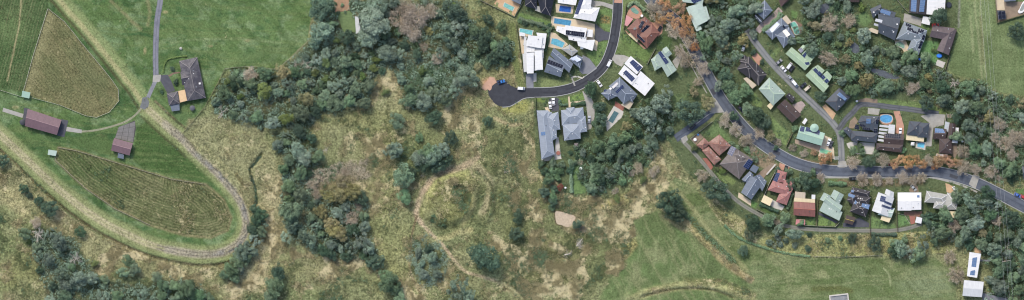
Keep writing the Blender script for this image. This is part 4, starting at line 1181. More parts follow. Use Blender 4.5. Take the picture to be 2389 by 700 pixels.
tank('round dark water tank at the left end of the long barn', (53, 285), 1.6); tank('round grey tank on the lawn below the farmhouse', (449, 252), 1.5, (96, 98, 104)); tank('small round concrete tank on the upper lawn', (422, 113), .8, (180, 178, 172), 1.0)

# ---- cul-de-sac houses
h = D('house', 'dark grey roof corner beside the sandy pool terrace at the top edge', 'house', 'the sandy pool terrace', RG, VA((530, 0)), 3.2)
h.wing('skillion', VA((480, -90), (610, -90), (575, 38), (497, 2)), pitch=.1)
sheet('patio', 'sandy cream pool terrace', VA((385, -10), (500, 0), (572, 40), (525, 130), (400, 62), (360, 30)), M_orange)
pool('pale turquoise rectangular pool on the sandy terrace at the top', VA((447, 22), (524, 60), (508, 90), (436, 52)), (128, 190, 180))
h = D('house', 'black-tiled house with pale ridge lines at the top edge', 'house', 'the black-tiled house', RNV, VA((740, 20)), 3.4, C_lt, M_wallc, .42)
h.wing('hip', VA((612, -110), (722, -110), (705, 78), (610, 50))); h.wing('hip', VA((690, -120), (870, -120), (820, 132), (742, 108))); h.wing('flat', VA((708, 48), (757, 62), (745, 106), (692, 86)), eave=2.6, mat=RPG, wall=False, name='patio_cover')
h = D('house', 'white stepped flat-roofed house with a pool terrace behind', 'house', 'the white stepped house', RW, VA((690, 450)), 5.6, None, M_white, .08)
h.wing('flat', VA((604, 330), (768, 330), (756, 572), (604, 588)), 3.9, mat=RW2); h.wing('skillion', VA((638, 290), (756, 300), (745, 396), (620, 376)), 6.0); h.wing('skillion', VA((703, 268), (789, 276), (772, 398), (750, 395), (756, 300))[:4], 5.2)
h.wing('flat', VA((567, 264), (613, 270), (611, 298), (566, 293)), 3.0); h.wing('flat', VA((606, 300), (626, 303), (614, 376), (598, 371)), 3.6, mat=RW2); h.wing('flat', VA((624, 384), (692, 390), (690, 424), (624, 426)), 4.6)
h.wing('skillion', VA((622, 436), (683, 430), (682, 600), (628, 602)), 6.2); h.wing('flat', VA((591, 440), (613, 437), (626, 590), (602, 591)), 3.4, mat=RW2); h.wing('skillion', VA((690, 418), (751, 412), (758, 570), (695, 572)), 5.6); h.wing('flat', VA((755, 440), (764, 438), (764, 475), (757, 476)), 3.4)
sheet('patio', 'beige pool patio of the white stepped house', VA((560, 235), (682, 248), (660, 290), (620, 300), (598, 372), (622, 400), (622, 430), (585, 440)), M_cream)
sheet('driveway', 'grey driveway below the white stepped house', VA((618, 604), (680, 604), (682, 720), (624, 720)), M_greydrive); sheet('driveway', 'white entry path below the white stepped house', VA((680, 600), (706, 594), (706, 666), (682, 670)), M_pale)
pool('turquoise rectangular pool behind the white stepped house', VA((572, 232), (676, 250), (668, 286), (566, 262)), (116, 188, 192))
h = D('house', 'large white hip-roofed house at the top of the street', 'house', 'the large white hip-roofed house', RW, VB((420, 90)), 5.4, M_white, M_white, .22)
h.wing('hip', VB((306, 148), (335, 62), (522, 64), (484, 178))); h.wing('hip', VB((345, 70), (380, -110), (462, -110), (448, 90)), 5.6); h.wing('flat', VB((175, -60), (345, -40), (325, 45), (180, 25)), 4.0); h.solar(VB((318, 118), (346, 121), (388, 0), (357, -2)), 2, 7, M_pv); h.skylight(VB((450, 65)), 1.6, 1.2, mat=M_glass)
sheet('patio', 'cream pool patio left of the white hip-roofed house', VB((160, 30), (312, 44), (300, 112), (166, 102)), M_cream)
sheet('driveway', 'pale driveway at the top right of the hip-roofed house', VB((450, 0), (545, 15), (632, 40), (632, 78), (540, 45), (458, 60)), M_conc)
pool('bright royal blue covered pool beside the white hip-roofed house', VB((196, 46), (288, 58), (284, 102), (190, 92)), (44, 96, 176))
h = D('house', 'white modern house with one long solar row on its flat roof', 'house', 'the white solar-row house', RW, VB((340, 300)), 5.0, None, M_white, .05)
h.wing('skillion', VB((240, 208), (418, 232), (402, 312), (232, 286)), 6.0); h.wing('flat', VB((172, 214), (242, 224), (233, 284), (164, 254)), 4.2); h.wing('skillion', VB((262, 290), (412, 306), (412, 350), (268, 326)), 5.4); h.wing('skillion', VB((334, 330), (482, 326), (461, 416), (345, 376)), 5.0); h.wing('flat', VB((420, 240), (466, 245), (462, 306), (414, 300)), 4.2); h.solar(VB((245, 247), (399, 266), (393, 306), (243, 284)), 10, 2, M_pvk)
h.skylight(VB((375, 395)), 1.8, 1.2, mat=M_glass)
sheet('patio', 'cream terrace around the white solar-row house', VB((128, 132), (325, 160), (482, 196), (478, 322), (508, 340), (498, 416), (300, 330), (122, 212)), M_cream)
sheet('driveway', 'dark grey paved drive right of the white solar-row house', VB((486, 195), (560, 255), (611, 265), (602, 325), (545, 330), (512, 345), (482, 320)), M_darkdrive)
pool('long blue rectangular pool above the white solar-row house', VB((152, 148), (290, 168), (281, 211), (149, 190)), (76, 140, 176))
h = D('house', 'angular blue-grey roofed house below the angled pool', 'house', 'the angular blue-grey house', RG, VB((230, 500)), 4.6, C_gy, M_wallc, .3)
h.wing('gable', VB((118, 450), (146, 390), (305, 520), (272, 596))); h.wing('gable', VB((108, 458), (232, 540), (204, 631), (68, 588))); h.wing('hip', VB((208, 402), (276, 364), (345, 418), (295, 462)), mat=RPG); h.wing('hip', VB((270, 486), (336, 448), (383, 470), (360, 560)), mat=RG); h.solar(VB((100, 484), (226, 536), (211, 561), (92, 520)), 6, 1, M_pvk); h.solar(VB((278, 480), (330, 460), (372, 490), (340, 505)), 4, 2, M_pvl)
sheet('patio', 'cream patio round the angled pool', VB((110, 262), (160, 270), (264, 362), (210, 402), (102, 384)), M_cream); sheet('driveway', 'grey paved drive of the angular blue-grey house', VB((382, 448), (440, 480), (500, 560), (440, 602), (380, 605), (352, 575), (377, 520)), M_greydrive)
sheet('path', 'narrow curved garden path near the street bend', VB((275, 600), (288, 605), (325, 700), (312, 702)), M_conc); sheet('path', 'curved pale garden edge path', VB((298, 622), (340, 618), (380, 634), (395, 618), (396, 632), (380, 644), (338, 630), (300, 634)), M_pale)
pool('angled light blue pool above the angular blue-grey house', VB((132, 314), (170, 318), (236, 350), (216, 390), (124, 356)), (104, 178, 200))
h = D('house', 'terracotta-roofed house with kidney pool and pink terrace', 'house', 'the terracotta house', RTC, VC((180, 260)), 4.6, C_or, M_wallb, .36)
h.wing('hip', VC((44, 236), (128, 148), (250, 200), (120, 322))); h.wing('hip', VC((120, 300), (245, 190), (312, 270), (207, 396))); h.wing('hip', VC((150, 165), (190, 138), (250, 190), (200, 240)))
h.wing('skillion', VC((75, 264), (141, 320), (125, 346), (54, 285)), 2.6, .1, RCR, False, 'awning'); h.wing('skillion', VC((38, 124), (96, 156), (46, 216), (24, 206)), 3.4, .08, plain('pink_shade_cloth', (216, 158, 156), .8, .05), False, 'shade_sail', drop=.06)
h.solar(VC((93, 268), (110, 257), (192, 338), (180, 350)), 2, 8, M_pvk); h.solar(VC((156, 258), (204, 205), (232, 216), (192, 276)), 3, 3, M_pvk); h.solar(VC((137, 222), (166, 166), (188, 182), (152, 238)), 2, 3, M_pvk); h.solar(VC((92, 236), (112, 222), (122, 236), (104, 248)), 2, 1, M_pvk)
sheet('patio', 'terracotta pool terrace at the top of the terracotta house', VC((45, 112), (72, 52), (115, 40), (158, 82), (172, 128), (130, 160), (40, 128)), M_terra); sheet('driveway', 'pink curved drive of the terracotta house', VC((235, 178), (265, 186), (320, 140), (350, 128), (372, 155), (342, 190), (332, 270), (300, 300), (250, 215)), M_terra); sheet('path', 'terracotta path along the lower side of the terracotta house', VC((24, 245), (60, 290), (185, 400), (205, 398), (120, 330), (50, 262)), M_terra)
pool('small kidney-shaped green pool on the terracotta terrace', VC((75, 72), (100, 60), (122, 76), (142, 98), (128, 118), (104, 108), (86, 96)), (120, 160, 142), True, M_terra)
h = D('house', 'small pale sage-roofed house left of the bare street trees', 'house', 'the small sage-roofed house', RSG, VC((345, 500)), 4.0, C_gn, M_wallc, .3)
h.wing('gable', VC((275, 452), (338, 408), (450, 572), (374, 630))); h.wing('gable', VC((332, 402), (366, 380), (412, 440), (372, 474)), turn=True); h.wing('hip', VC((238, 488), (278, 455), (328, 545), (270, 580)), 3.7); h.solar(VC((293, 432), (318, 419), (385, 510), (358, 528)), 2, 9, M_pv)
sheet('driveway', 'pale drive right of the small sage-roofed house', VC((415, 500), (480, 425), (512, 408), (500, 440), (455, 560), (440, 548)), M_conc)
h = D('house', 'long pale grey-green roofed building at the top by the street trees', 'house', 'the long pale-roofed building', RMT, VC((620, 120)), 4.2, None, M_wallc, .2)
h.wing('gable', VC((540, 55), (655, 25), (702, 172), (615, 215))); h.wing('skillion', VC((524, 62), (560, 58), (656, 240), (610, 258)), 3.6, .1); h.wing('skillion', VC((660, 58), (690, 52), (720, 155), (694, 168)), 3.4, .1); h.wing('hip', VC((488, 18), (520, -90), (690, -90), (660, 36))); h.solar(VC((562, 2), (640, -22), (650, 4), (590, 30)), 5, 2, M_pv); h.wing('skillion', VC((686, -20), (770, -20), (766, 8), (716, 36)), 3.4, .1)
h = D('house', 'white flat-roofed house with two square solar arrays', 'house', 'the white twin-solar house', RW, VC((110, 600)), 5.4, None, M_white, .07)
h.wing('skillion', [(1471, 131), (1500, 156), (1485, 174), (1456, 149)], 5.8); h.wing('skillion', [(1456, 152), (1488, 179), (1473, 199), (1442, 172)], 5.4); h.wing('skillion', [(1494, 166), (1527, 195), (1504, 224), (1472, 198)], 5.0); h.solar(VC((63, 512), (91, 487), (166, 550), (134, 588)), 4, 6, M_pv); h.solar(VC((10, 596), (35, 572), (108, 640), (82, 670)), 4, 6, M_pv); h.skylight([(1483, 195)], .6, .6)
sheet('driveway', 'grey drive above the white twin-solar house', VB((640, 445), (720, 450), (770, 470), (700, 545), (650, 520), (622, 480)), M_conc)
h = D('house', 'blue-grey hip-roofed house with scattered solar panels above the white pool terrace', 'house', 'the scattered-solar house', RG, VE((610, 110)), 5.0, C_gy, M_wallc, .36)
h.wing('hip', VE((540, 68), (622, 0), (752, 128), (650, 200))); h.wing('hip', VE((482, 120), (562, 72), (602, 142), (538, 172))); h.wing('hip', VE((650, 160), (722, 108), (752, 132), (715, 184)), 4.4)
h.wing('skillion', VE((680, 160), (727, 186), (692, 242), (630, 206)), 3.0, .08, RBE, False, 'awning')
for q, a, b_ in ((((562, 74), (602, 38), (612, 52), (574, 90)), 5, 1), (((588, 108), (640, 56), (652, 72), (602, 122)), 6, 2), (((502, 98), (518, 88), (526, 102), (508, 112)), 2, 1), (((542, 84), (556, 76), (564, 90), (550, 98)), 2, 1), (((540, 130), (556, 120), (564, 132), (548, 142)), 2, 1)): h.solar(VE(*q), a, b_, M_pv)
sheet('deck', 'red timber deck below the scattered-solar house', VE((590, 178), (662, 222), (642, 252), (584, 214)), M_brickred); sheet('patio', 'pale wedge-shaped pool terrace', VE((580, 212), (652, 256), (640, 296), (528, 402), (518, 318)), M_pale)
pool('teal grey rectangular pool on the pale wedge terrace', VE((582, 250), (616, 266), (570, 342), (537, 324)), (84, 116, 120))
h = D('house', 'long blue-grey steel-roofed house with white rear patio', 'house', 'the long blue-grey house', RGB_, VE((90, 420)), 4.2, C_gy, M_wallc, .36)
h.wing('hip', VE((6, 248), (92, 246), (140, 572), (42, 610))); h.wing('hip', VE((70, 288), (166, 256), (181, 388), (100, 402))); h.wing('hip', VE((75, 350), (150, 350), (158, 450), (110, 480)), 4.0); h.wing('hip', VE((84, 250), (120, 262), (112, 310), (60, 320)), 4.1); h.solar(VE((38, 408), (70, 404), (72, 430), (40, 434)), 2, 1, M_pvl)
sheet('patio', 'white rear patio of the long blue-grey house', VE((150, 442), (168, 446), (191, 606), (40, 628), (40, 604), (140, 575)), M_pale); sheet('driveway', 'dark drive above the long blue-grey house', VE((95, 160), (150, 150), (172, 160), (172, 252), (118, 258)), M_darkdrive); sheet('path', 'cream entry path of the long blue-grey house', VE((66, 226), (90, 220), (116, 276), (92, 282)), M_cream)
o = thing('patio_table', 'round reddish table on the white rear patio', 'table', P(*VE((167, 563))[0], 0)); cx_, cy_ = VE((167, 563))[0]
tv, tf = [], []; tube(tv, tf, [P(cx_, cy_, .7), P(cx_, cy_, .78)], [1.2, 1.2], 18); mk('table_top', tv, tf, M_brickred, o); tv, tf = [], []; tube(tv, tf, [P(cx_, cy_, 0), P(cx_, cy_, .7)], [.15, .12], 8); mk('leg', tv, tf, M_ftimber, o)
h = D('house', 'square blue-grey steel-roofed house beside the pale curved drive', 'house', 'the square blue-grey house', RGB_, VE((280, 340)), 4.2, C_gy, M_wallc, .36)
h.wing('hip', VE((187, 246), (350, 224), (364, 330), (193, 358))); h.wing('hip', VE((198, 352), (328, 342), (332, 456), (210, 471))); h.wing('hip', VE((295, 300), (368, 289), (380, 404), (325, 412))); h.wing('hip', VE((226, 229), (286, 222), (292, 290), (230, 296)), 4.5); h.skylight(VE((322, 308)), .5, .5)
sheet('driveway', 'pale curved concrete drive right of the square blue-grey house', VE((345, 104), (366, 110), (402, 134), (432, 200), (440, 280), (410, 386), (380, 392), (386, 300), (372, 200)), M_conc)
sheet('path', 'cream garden path above the square blue-grey house', VE((240, 145), (250, 142), (256, 184), (365, 172), (366, 182), (258, 196), (258, 222), (244, 224)), M_cream)
h = D('gazebo', 'small brown-roofed garden gazebo below the square blue-grey house', 'gazebo', None, RBG, VE((299, 505)), 2.4, C_lt, None, .4); h.wing('hip', VE((284, 490), (314, 488), (316, 520), (286, 522)), wall=False)

# ---- houses by the street and the lanes
h = D('house', 'grey pyramid-roofed house among trees at the top', 'house', 'the grey pyramid-roofed house', RGB_, VG((460, 80)), 4.2, C_gy, M_wallc, .42); h.roof = RG
h.wing('hip', VG((466, 0), (532, 86), (460, 162), (384, 92))); h.wing('gable', VG((392, 108), (452, 166), (432, 196), (384, 142)), 3.2, mat=RSL)
ribbon('driveway', 'pinkish stone drive beside the grey pyramid-roofed house', VG((600, 75), (545, 130), (490, 178), (440, 222), (410, 260)), 14, plain('pinkish_paving', (176, 160, 154), .9, .14, .5, stain=.3, staincol=(150, 136, 128)), .04, 'driveway')
h = D('house', 'grey L-shaped house beside the green lagoon pool', 'house', 'the lagoon-pool house', RG, VG((590, 270)), 4.2, C_gy, M_wallc, .36)
h.wing('hip', VG((470, 262), (602, 146), (664, 214), (527, 326))); h.wing('hip', VG((556, 290), (664, 220), (714, 300), (620, 393))); h.solar(VG((610, 255), (640, 240), (676, 286), (646, 306)), 2, 3, M_pvk); h.solar(VG((505, 244), (568, 180), (590, 202), (526, 270)), 5, 2, M_pvl); h.solar(VG((606, 212), (620, 204), (634, 226), (622, 236)), 1, 2, M_pvk)
h.wing('skillion', VG((608, 150), (642, 124), (686, 182), (656, 202)), 2.8, .06, RBE, False, 'awning')
sheet('deck', 'brown timber deck round the green lagoon pool', VG((672, 190), (710, 160), (775, 200), (770, 270), (700, 290)), M_deck)
pool('curved green lagoon pool on the timber deck', VG((680, 196), (714, 180), (738, 215), (752, 262), (742, 280), (716, 278), (700, 240)), (128, 196, 174), True)
h = D('house', 'dark brown tiled house below the pyramid roof, terracotta drive beside it', 'house', 'the dark brown lane house', RDK, VG((370, 580)), 3.6, C_or, M_wallb, .4); h.cap = C_lt
h.wing('hip', VG((262, 500), (338, 462), (484, 612), (404, 694)), 3.8); h.wing('hip', VG((240, 566), (300, 478), (416, 545), (345, 642))); h.wing('hip', VG((330, 575), (400, 515), (484, 610), (416, 700))); h.wing('hip', VG((262, 490), (300, 450), (350, 480), (315, 545)), 3.5); h.wing('skillion', VG((244, 556), (284, 514), (296, 526), (252, 576)), 2.9, .08, RG, False, 'awning'); h.wing('skillion', VG((293, 642), (322, 630), (402, 696), (366, 725)), 2.6, .08, RBE, False, 'awning')
sheet('driveway', 'terracotta brick drive of the dark brown lane house', VG((362, 462), (402, 428), (452, 480), (420, 540)), M_terra)
h = D('house', 'sage green square hip-roofed house left of the lane', 'house', 'the sage square-roofed house', RMT, (1800, 214), 3.6, C_gn, M_wallc, .36); h.roof = RSG
h.wing('hip', [(1769, 208), (1794, 181), (1832, 219), (1803, 247)]); h.wing('gable', [(1782, 204), (1792, 193), (1806, 207), (1796, 217)], 4.3); h.wing('skillion', VJ((835, 165), (872, 130), (896, 160), (865, 196)), 2.6, .06, RCR, False, 'awning')
h = D('house', 'dark brown gabled house beside the pink paved yard', 'house', 'the brown gabled lane house', RBR, VK((140, 210)), 3.4, C_dk, M_wallb, .34)
h.wing('gable', VK((38, 176), (108, 110), (242, 236), (166, 302))); h.wing('gable', VK((112, 88), (140, 58), (192, 100), (166, 142)), 3.0, mat=RDK)
sheet('patio', 'pinkish paved yard by the brown gabled lane house', VK((168, 155), (248, 122), (278, 160), (232, 226), (200, 195)), plain('pinkish_paving', (176, 160, 154), .9, .14, .5))
h = D('house', 'pale green zigzag-roofed house at the upper side of the lane', 'house', 'the upper pale green house', RGR, VG((760, 460)), 4.0, C_gn, M_wallc, .34)
h.wing('gable', VG((636, 440), (686, 385), (846, 518), (795, 576))); h.wing('gable', VG((738, 412), (780, 364), (806, 386), (766, 440))); h.wing('gable', VG((768, 442), (815, 398), (876, 466), (828, 522)))
for q in (((740, 406), (764, 388), (784, 414), (760, 436)), ((773, 452), (798, 424), (812, 436), (790, 476)), ((790, 512), (826, 508), (834, 528), (802, 532))): h.solar(VG(*q), 3, 2, M_pv)
h = D('house', 'pale green zigzag-roofed house with four solar arrays, lower on the lane', 'house', 'the lower pale green house', RGR, VH((210, 660)), 4.0, C_gn, M_wallc, .34)
h.wing('gable', VH((98, 616), (150, 566), (292, 702), (246, 758))); h.wing('gable', VH((150, 560), (200, 530), (256, 576), (204, 640))); h.wing('gable', VH((226, 622), (275, 578), (318, 626), (274, 692)))
for q in (((160, 572), (180, 554), (206, 580), (186, 600)), ((188, 598), (214, 580), (236, 606), (210, 628)), ((218, 628), (244, 610), (264, 635), (240, 652)), ((250, 662), (274, 640), (294, 664), (270, 682))): h.solar(VH(*q), 2, 3, M_pv)
h = D('house', 'dark slate square-roofed house above the lane fork', 'house', 'the dark square house', RSL, VK((538, 115)), 3.8, C_dk, M_wallb, .32)
h.wing('hip', VK((434, 130), (550, 18), (642, 92), (530, 212))); h.solar(VK((528, 76), (550, 54), (612, 106), (596, 122)), 6, 1, M_pvl); h.skylight(VK((545, 110)), 2.2, 1.6, 40, RSL)
sheet('patio', 'orange paved yard below the dark square house', VK((414, 172), (440, 150), (526, 226), (500, 278)), M_orange)
h = D('house', 'big mint green gabled house with a round turret and solar grid', 'house', 'the mint turret house', RTG, VK((320, 400)), 5.0, C_gn, M_white, .3)
h.wing('gable', VK((198, 430), (230, 325), (432, 388), (402, 490)))
tx, ty = VK((345, 345))[0]; tp = [(tx + 9 * math.cos(t), ty + 9 * math.sin(t)) for t in np.linspace(0, 2 * math.pi, 16, endpoint=False)]
a_, b_ = prism([P(*p)[:2] for p in tp], 0, 6.2); mk('turret', a_, b_, M_white, h.o); vs_, fs_ = [], []; tube(vs_, fs_, [P(tx, ty, 6.1), P(tx, ty, 6.25), P(tx, ty, 7.1)], [2.5, 2.5, .05], 16); mk('turret_roof', vs_, fs_, RTG, h.o)
for q, a, b_ in ((((224, 370), (235, 330), (268, 340), (258, 378)), 3, 4), (((270, 372), (280, 336), (310, 346), (304, 376)), 3, 3), (((300, 374), (306, 362), (388, 386), (384, 404)), 7, 1), (((354, 378), (360, 360), (392, 368), (388, 390)), 3, 2)): h.solar(VK(*q), a, b_, M_pv)
sheet('deck', 'beige deck along the lower side of the mint turret house', VK((192, 438), (402, 492), (388, 542), (190, 470)), plain('beige_deck', (170, 152, 132), .85, .15, .6)); sheet('patio', 'beige pool terrace of the mint turret house', VK((402, 492), (432, 405), (492, 430), (482, 480), (510, 510), (514, 600), (380, 575)), M_cream)
pool('pale green rectangular pool below the mint turret house', VK((402, 510), (486, 536), (472, 568), (394, 541)), (138, 200, 160))
h = D('carport', 'small white carport left of the mint turret house', 'carport', None, RW, VK((270, 290)), 2.5, None, None, .06); h.wing('flat', VK((246, 302), (274, 262), (292, 280), (268, 318)), wall=False)
h = D('pergola', 'small white pool pergola by the beige terrace', 'pergola', None, RW, VK((530, 592)), 2.4, None, None, .05)
for k in range(5):
    q = lerp(VK((512, 578))[0], VK((545, 576))[0], k / 4), lerp(VK((512, 606))[0], VK((545, 604))[0], k / 4); h.wing('flat', [q[0], (q[0][0] + .8, q[0][1]), (q[1][0] + .8, q[1][1]), q[1]], wall=(False if k in (0, 4) else None), name='slat', drop=.08)
h = D('house', 'large slate-roofed house with black solar clusters inside the lane fork', 'house', 'the slate solar house', RSL, VK((750, 370)), 4.0, C_dk, M_wallc, .34)
h.wing('hip', VK((648, 366), (868, 385), (850, 466), (643, 442))); h.wing('hip', VK((578, 358), (614, 333), (668, 378), (640, 428)), 3.8); h.wing('hip', VK((700, 300), (728, 244), (876, 248), (860, 390))); h.wing('gable', VK((644, 446), (678, 408), (706, 444), (690, 468)), 3.6); h.solar(VK((770, 270), (806, 270), (804, 310), (768, 308)), 3, 3, M_pvl)
for q, a, b_ in ((((680, 315), (708, 320), (714, 360), (674, 354)), 2, 3), (((714, 308), (764, 322), (764, 342), (714, 330)), 4, 1), (((740, 338), (802, 346), (798, 366), (740, 358)), 4, 1), (((832, 348), (862, 352), (852, 396), (830, 390)), 2, 3), (((845, 276), (872, 276), (866, 316), (845, 311)), 2, 2)): h.solar(VK(*q), a, b_, M_pvk)
sheet('patio', 'white front terrace of the slate solar house', VK((648, 458), (846, 468), (832, 562), (762, 556), (700, 560), (668, 545), (625, 505), (612, 472)), M_pale); o = sheet('lawn', 'square green lawn set in the white terrace', VK((674, 486), (758, 493), (756, 557), (667, 545)), plain('clipped_lawn', (104, 134, 78), .95, .2, .8), cat='lawn')
sheet('driveway', 'pale concrete drive above the slate solar house', VK((788, 180), (886, 190), (872, 240), (784, 230)), M_conc); sheet('patio', 'brown gravel yard left of the slate solar house', VK((640, 290), (680, 250), (706, 290), (670, 350), (630, 345)), M_dirt)
sheet('path', 'pale shoulder patch above the dark lane', VK((700, 118), (770, 100), (865, 110), (865, 145), (780, 132), (705, 132)), M_dirt)
h = D('house', 'dark brown house with white slatted pergola beside the oval pool', 'house', 'the pergola house', RDK, (2075, 335), 3.6, C_dk, M_wallb, .34); h.roof = RBR
h.wing('hip', [(2044, 334), (2106, 338), (2102, 356), (2043, 349)]); h.wing('gable', [(2062, 312), (2108, 314), (2106, 338), (2060, 336)]); h.solar([(2065, 312), (2100, 314), (2099, 324), (2064, 321)], 7, 2, M_pvk)
for k in range(5):
    p0, p1 = lerp(VK((880, 318))[0], VK((866, 432))[0], k / 4), lerp(VK((955, 326))[0], VK((922, 442))[0], k / 4)
    h.wing('flat', [p0, p1, (p1[0] - 1, p1[1] + 5.0), (p0[0] - 1, p0[1] + 5.0)], 2.8, mat=RW2, wall=None if 0 < k < 4 else False, name='pergola_slat', drop=.08)
h.wing('flat', VK((955, 316), (1006, 320), (1000, 396), (948, 388)), 2.9, mat=RW2, wall=False, name='patio_cover')
sheet('patio', 'brick rim terrace round the oval pool', catmull([(2053, 268), (2063, 266), (2078, 268), (2084, 276), (2080, 288), (2066, 291), (2054, 286), (2050, 276)], 3, True), M_terra)
pool('oval bright blue pool right of the slate solar house', [(2056, 270), (2068, 268), (2079, 271), (2081, 278), (2076, 285), (2064, 286), (2055, 281), (2053, 275)], (92, 164, 212), True)
sheet('driveway', 'terracotta drive right of the oval pool', VL((14, 190), (60, 188), (92, 300), (88, 362), (28, 352), (36, 262)), M_terra)
h = D('house', 'dark slate hip-roofed house above the small square pool', 'house', 'the small-pool slate house', RSL, VL((190, 320)), 3.8, C_dk, M_wallc, .4)
h.wing('hip', VL((108, 362), (128, 262), (216, 268), (208, 374))); h.wing('hip', VL((178, 270), (278, 278), (262, 386), (186, 378))); h.wing('skillion', VL((108, 362), (240, 382), (236, 416), (104, 402)), 2.7, .06, RCR, False, 'awning')
sheet('patio', 'pale pool deck below the small-pool slate house', VL((180, 414), (256, 420), (250, 477), (178, 462)), M_pale); pool('small square cyan pool below the slate house', VL((194, 422), (246, 428), (240, 462), (190, 452)), (112, 196, 222))
h = D('shade_umbrella', 'small square white garden umbrella beside the cyan pool', 'umbrella', None, RW, VL((155, 430)), 2.2, None, None, .3); h.wing('hip', VL((142, 420), (168, 420), (166, 444), (140, 442)), wall=None); inst('pole', BOX, h.o, (0, 0, 0), scale=(.07, .07, 2.3))
sheet('driveway', 'grey concrete forecourt between the two brown and slate houses', VL((214, 224), (300, 208), (398, 214), (388, 292), (310, 312), (296, 450), (254, 450), (276, 272)), M_conc)
h = D('house', 'brown tiled house with white carport strip by the creek trees', 'house', 'the brown carport house', RBR, VL((400, 400)), 3.8, C_dk, M_wallb, .36)
h.wing('gable', VL((312, 314), (404, 322), (398, 400), (302, 396))); h.wing('hip', VL((350, 390), (442, 392), (442, 506), (348, 500))); h.wing('gable', VL((408, 396), (426, 278), (472, 280), (464, 398))); h.solar(VL((318, 316), (376, 322), (392, 352), (316, 348)), 4, 2, M_pvl, pname='panel'); h.wing('skillion', VL((442, 424), (470, 310), (496, 312), (487, 427)), 2.8, .05, RW, False, 'carport_roof'); h.wing('flat', VL((388, 316), (396, 264), (432, 276), (420, 350)), 2.7, mat=RGL, wall=False, name='pergola_roof'); h.wing('skillion', VL((330, 504), (416, 510), (415, 529), (325, 520)), 2.7, .06, RW2, False, 'awning')
sheet('patio', 'pinkish patio below the brown carport house', VL((440, 430), (486, 430), (490, 500), (470, 540), (440, 505)), M_dirt)
h = D('house', 'mottled terracotta tiled house with white fence beside the back lane', 'house', 'the mottled terracotta house', RTM, VJ((400, 520)), 3.8, C_or, M_wallb, .38)
h.wing('hip', VJ((350, 468), (446, 398), (542, 490), (446, 572))); h.wing('hip', VJ((305, 530), (360, 495), (462, 602), (405, 648))); h.wing('hip', VJ((258, 486), (322, 424), (372, 472), (312, 524)))
sheet('patio', 'red paved strip below the mottled terracotta house', VJ((310, 590), (350, 590), (400, 660), (380, 690)), M_brickred); sheet('patio', 'cluttered paved corner above the mottled terracotta house', VJ((215, 436), (285, 385), (320, 420), (260, 480)), M_dirt)
h = D('house', 'grey-brown pyramid tiled house with two solar arrays', 'house', 'the grey-brown pyramid house', RBG, (1716, 380), 3.6, C_lt, M_wallb, .36)
h.wing('hip', [(1678, 383), (1712, 343), (1757, 372), (1724, 418)]); h.wing('hip', [(1712, 362), (1722, 352), (1738, 368), (1728, 378)], 5.2); h.solar(VJ((545, 490), (584, 512), (550, 576), (510, 556)), 3, 4, M_pv); h.solar(VJ((685, 596), (722, 620), (682, 686), (638, 660)), 3, 5, M_pv)
h = D('house', 'blue-grey gabled house with cream patio on the back lane', 'house', 'the blue-grey gabled lane house', RG, VM((610, 210)), 4.0, C_gy, M_wallc, .34)
h.wing('gable', VM((585, 108), (692, 190), (592, 334), (498, 268))); h.wing('gable', VM((612, 122), (668, 104), (732, 168), (690, 258)), turn=False); h.wing('gable', VM((503, 152), (576, 74), (614, 108), (560, 182)), 3.8); h.wing('skillion', VM((610, 14), (662, 40), (632, 96), (574, 64)), 3.2, .1); h.wing('skillion', VM((545, 130), (560, 120), (530, 180), (510, 168)), 3.0, .1, RSL)
sheet('patio', 'cream patio between the blue-grey gabled house and the lane', VM((480, 268), (592, 345), (592, 392), (472, 312)), M_cream)
h = D('house', 'pinkish red tiled house with one solar array on the street side', 'house', 'the pinkish red house', RRD, VM((870, 220)), 3.8, C_rd, M_wallb, .36)
h.wing('hip', VM((740, 246), (788, 160), (962, 215), (930, 300))); h.wing('hip', VM((814, 352), (842, 286), (962, 248), (912, 382))); h.wing('hip', VM((815, 172), (830, 60), (916, 88), (892, 180))); h.wing('hip', VM((886, 150), (982, 172), (966, 246), (876, 224))); h.solar(VM((820, 88), (852, 95), (826, 172), (788, 160)), 3, 6, M_pv); h.wing('skillion', VM((680, 352), (708, 290), (787, 330), (762, 392)), 2.7, .06, RCR, False, 'awning')
sheet('patio', 'pale patio below the pinkish red house', VM((780, 330), (820, 350), (896, 396), (872, 432), (770, 402)), M_pale); sheet('driveway', 'terracotta drive above the pinkish red house', VM((850, 0), (942, 30), (930, 96), (905, 92), (846, 50)), M_terra); sheet('driveway', 'dirt drive left of the pinkish red house', VM((640, 110), (700, 60), (790, 0), (820, 20), (730, 110), (700, 150)), M_dirt)
sheet('wall_top', 'long white garden wall strip beside the dirt drive', VM((808, 10), (818, 18), (738, 110), (726, 104)), M_pale, .8)
h = D('house', 'red iron gabled house with cream awning strip in the back row', 'house', 'the red iron house', RIR, VN((112, 380)), 3.6, plain('red_ridge', (180, 110, 92), .6), M_wallb, .34)
h.wing('gable', VN((4, 308), (222, 320), (223, 463), (2, 446))); h.wing('skillion', VN((10, 268), (222, 284), (222, 320), (6, 306)), 2.9, .05, RCR, False, 'awning'); h.wing('flat', VN((18, 204), (126, 214), (122, 276), (14, 268)), 2.7, mat=RBE, wall=False, name='carport_roof'); h.wing('flat', VN((188, 236), (226, 238), (224, 284), (186, 280)), 2.6, mat=RW, wall=False, name='porch_roof')
h = D('garden_shed', 'small pink-roofed garden shed below the red iron house', 'shed', None, roof_mat('pink_sheet', (214, 146, 146), 'metal'), VN((74, 518)), 2.2, None, None, .1); h.wing('skillion', VN((30, 488), (122, 491), (120, 548), (24, 540)))
h = D('house', 'pale sage stepped-gable house in the back row', 'house', 'the sage back-row house', RMT, VN((390, 350)), 4.0, C_gn, M_wallc, .26); h.roof = RSG
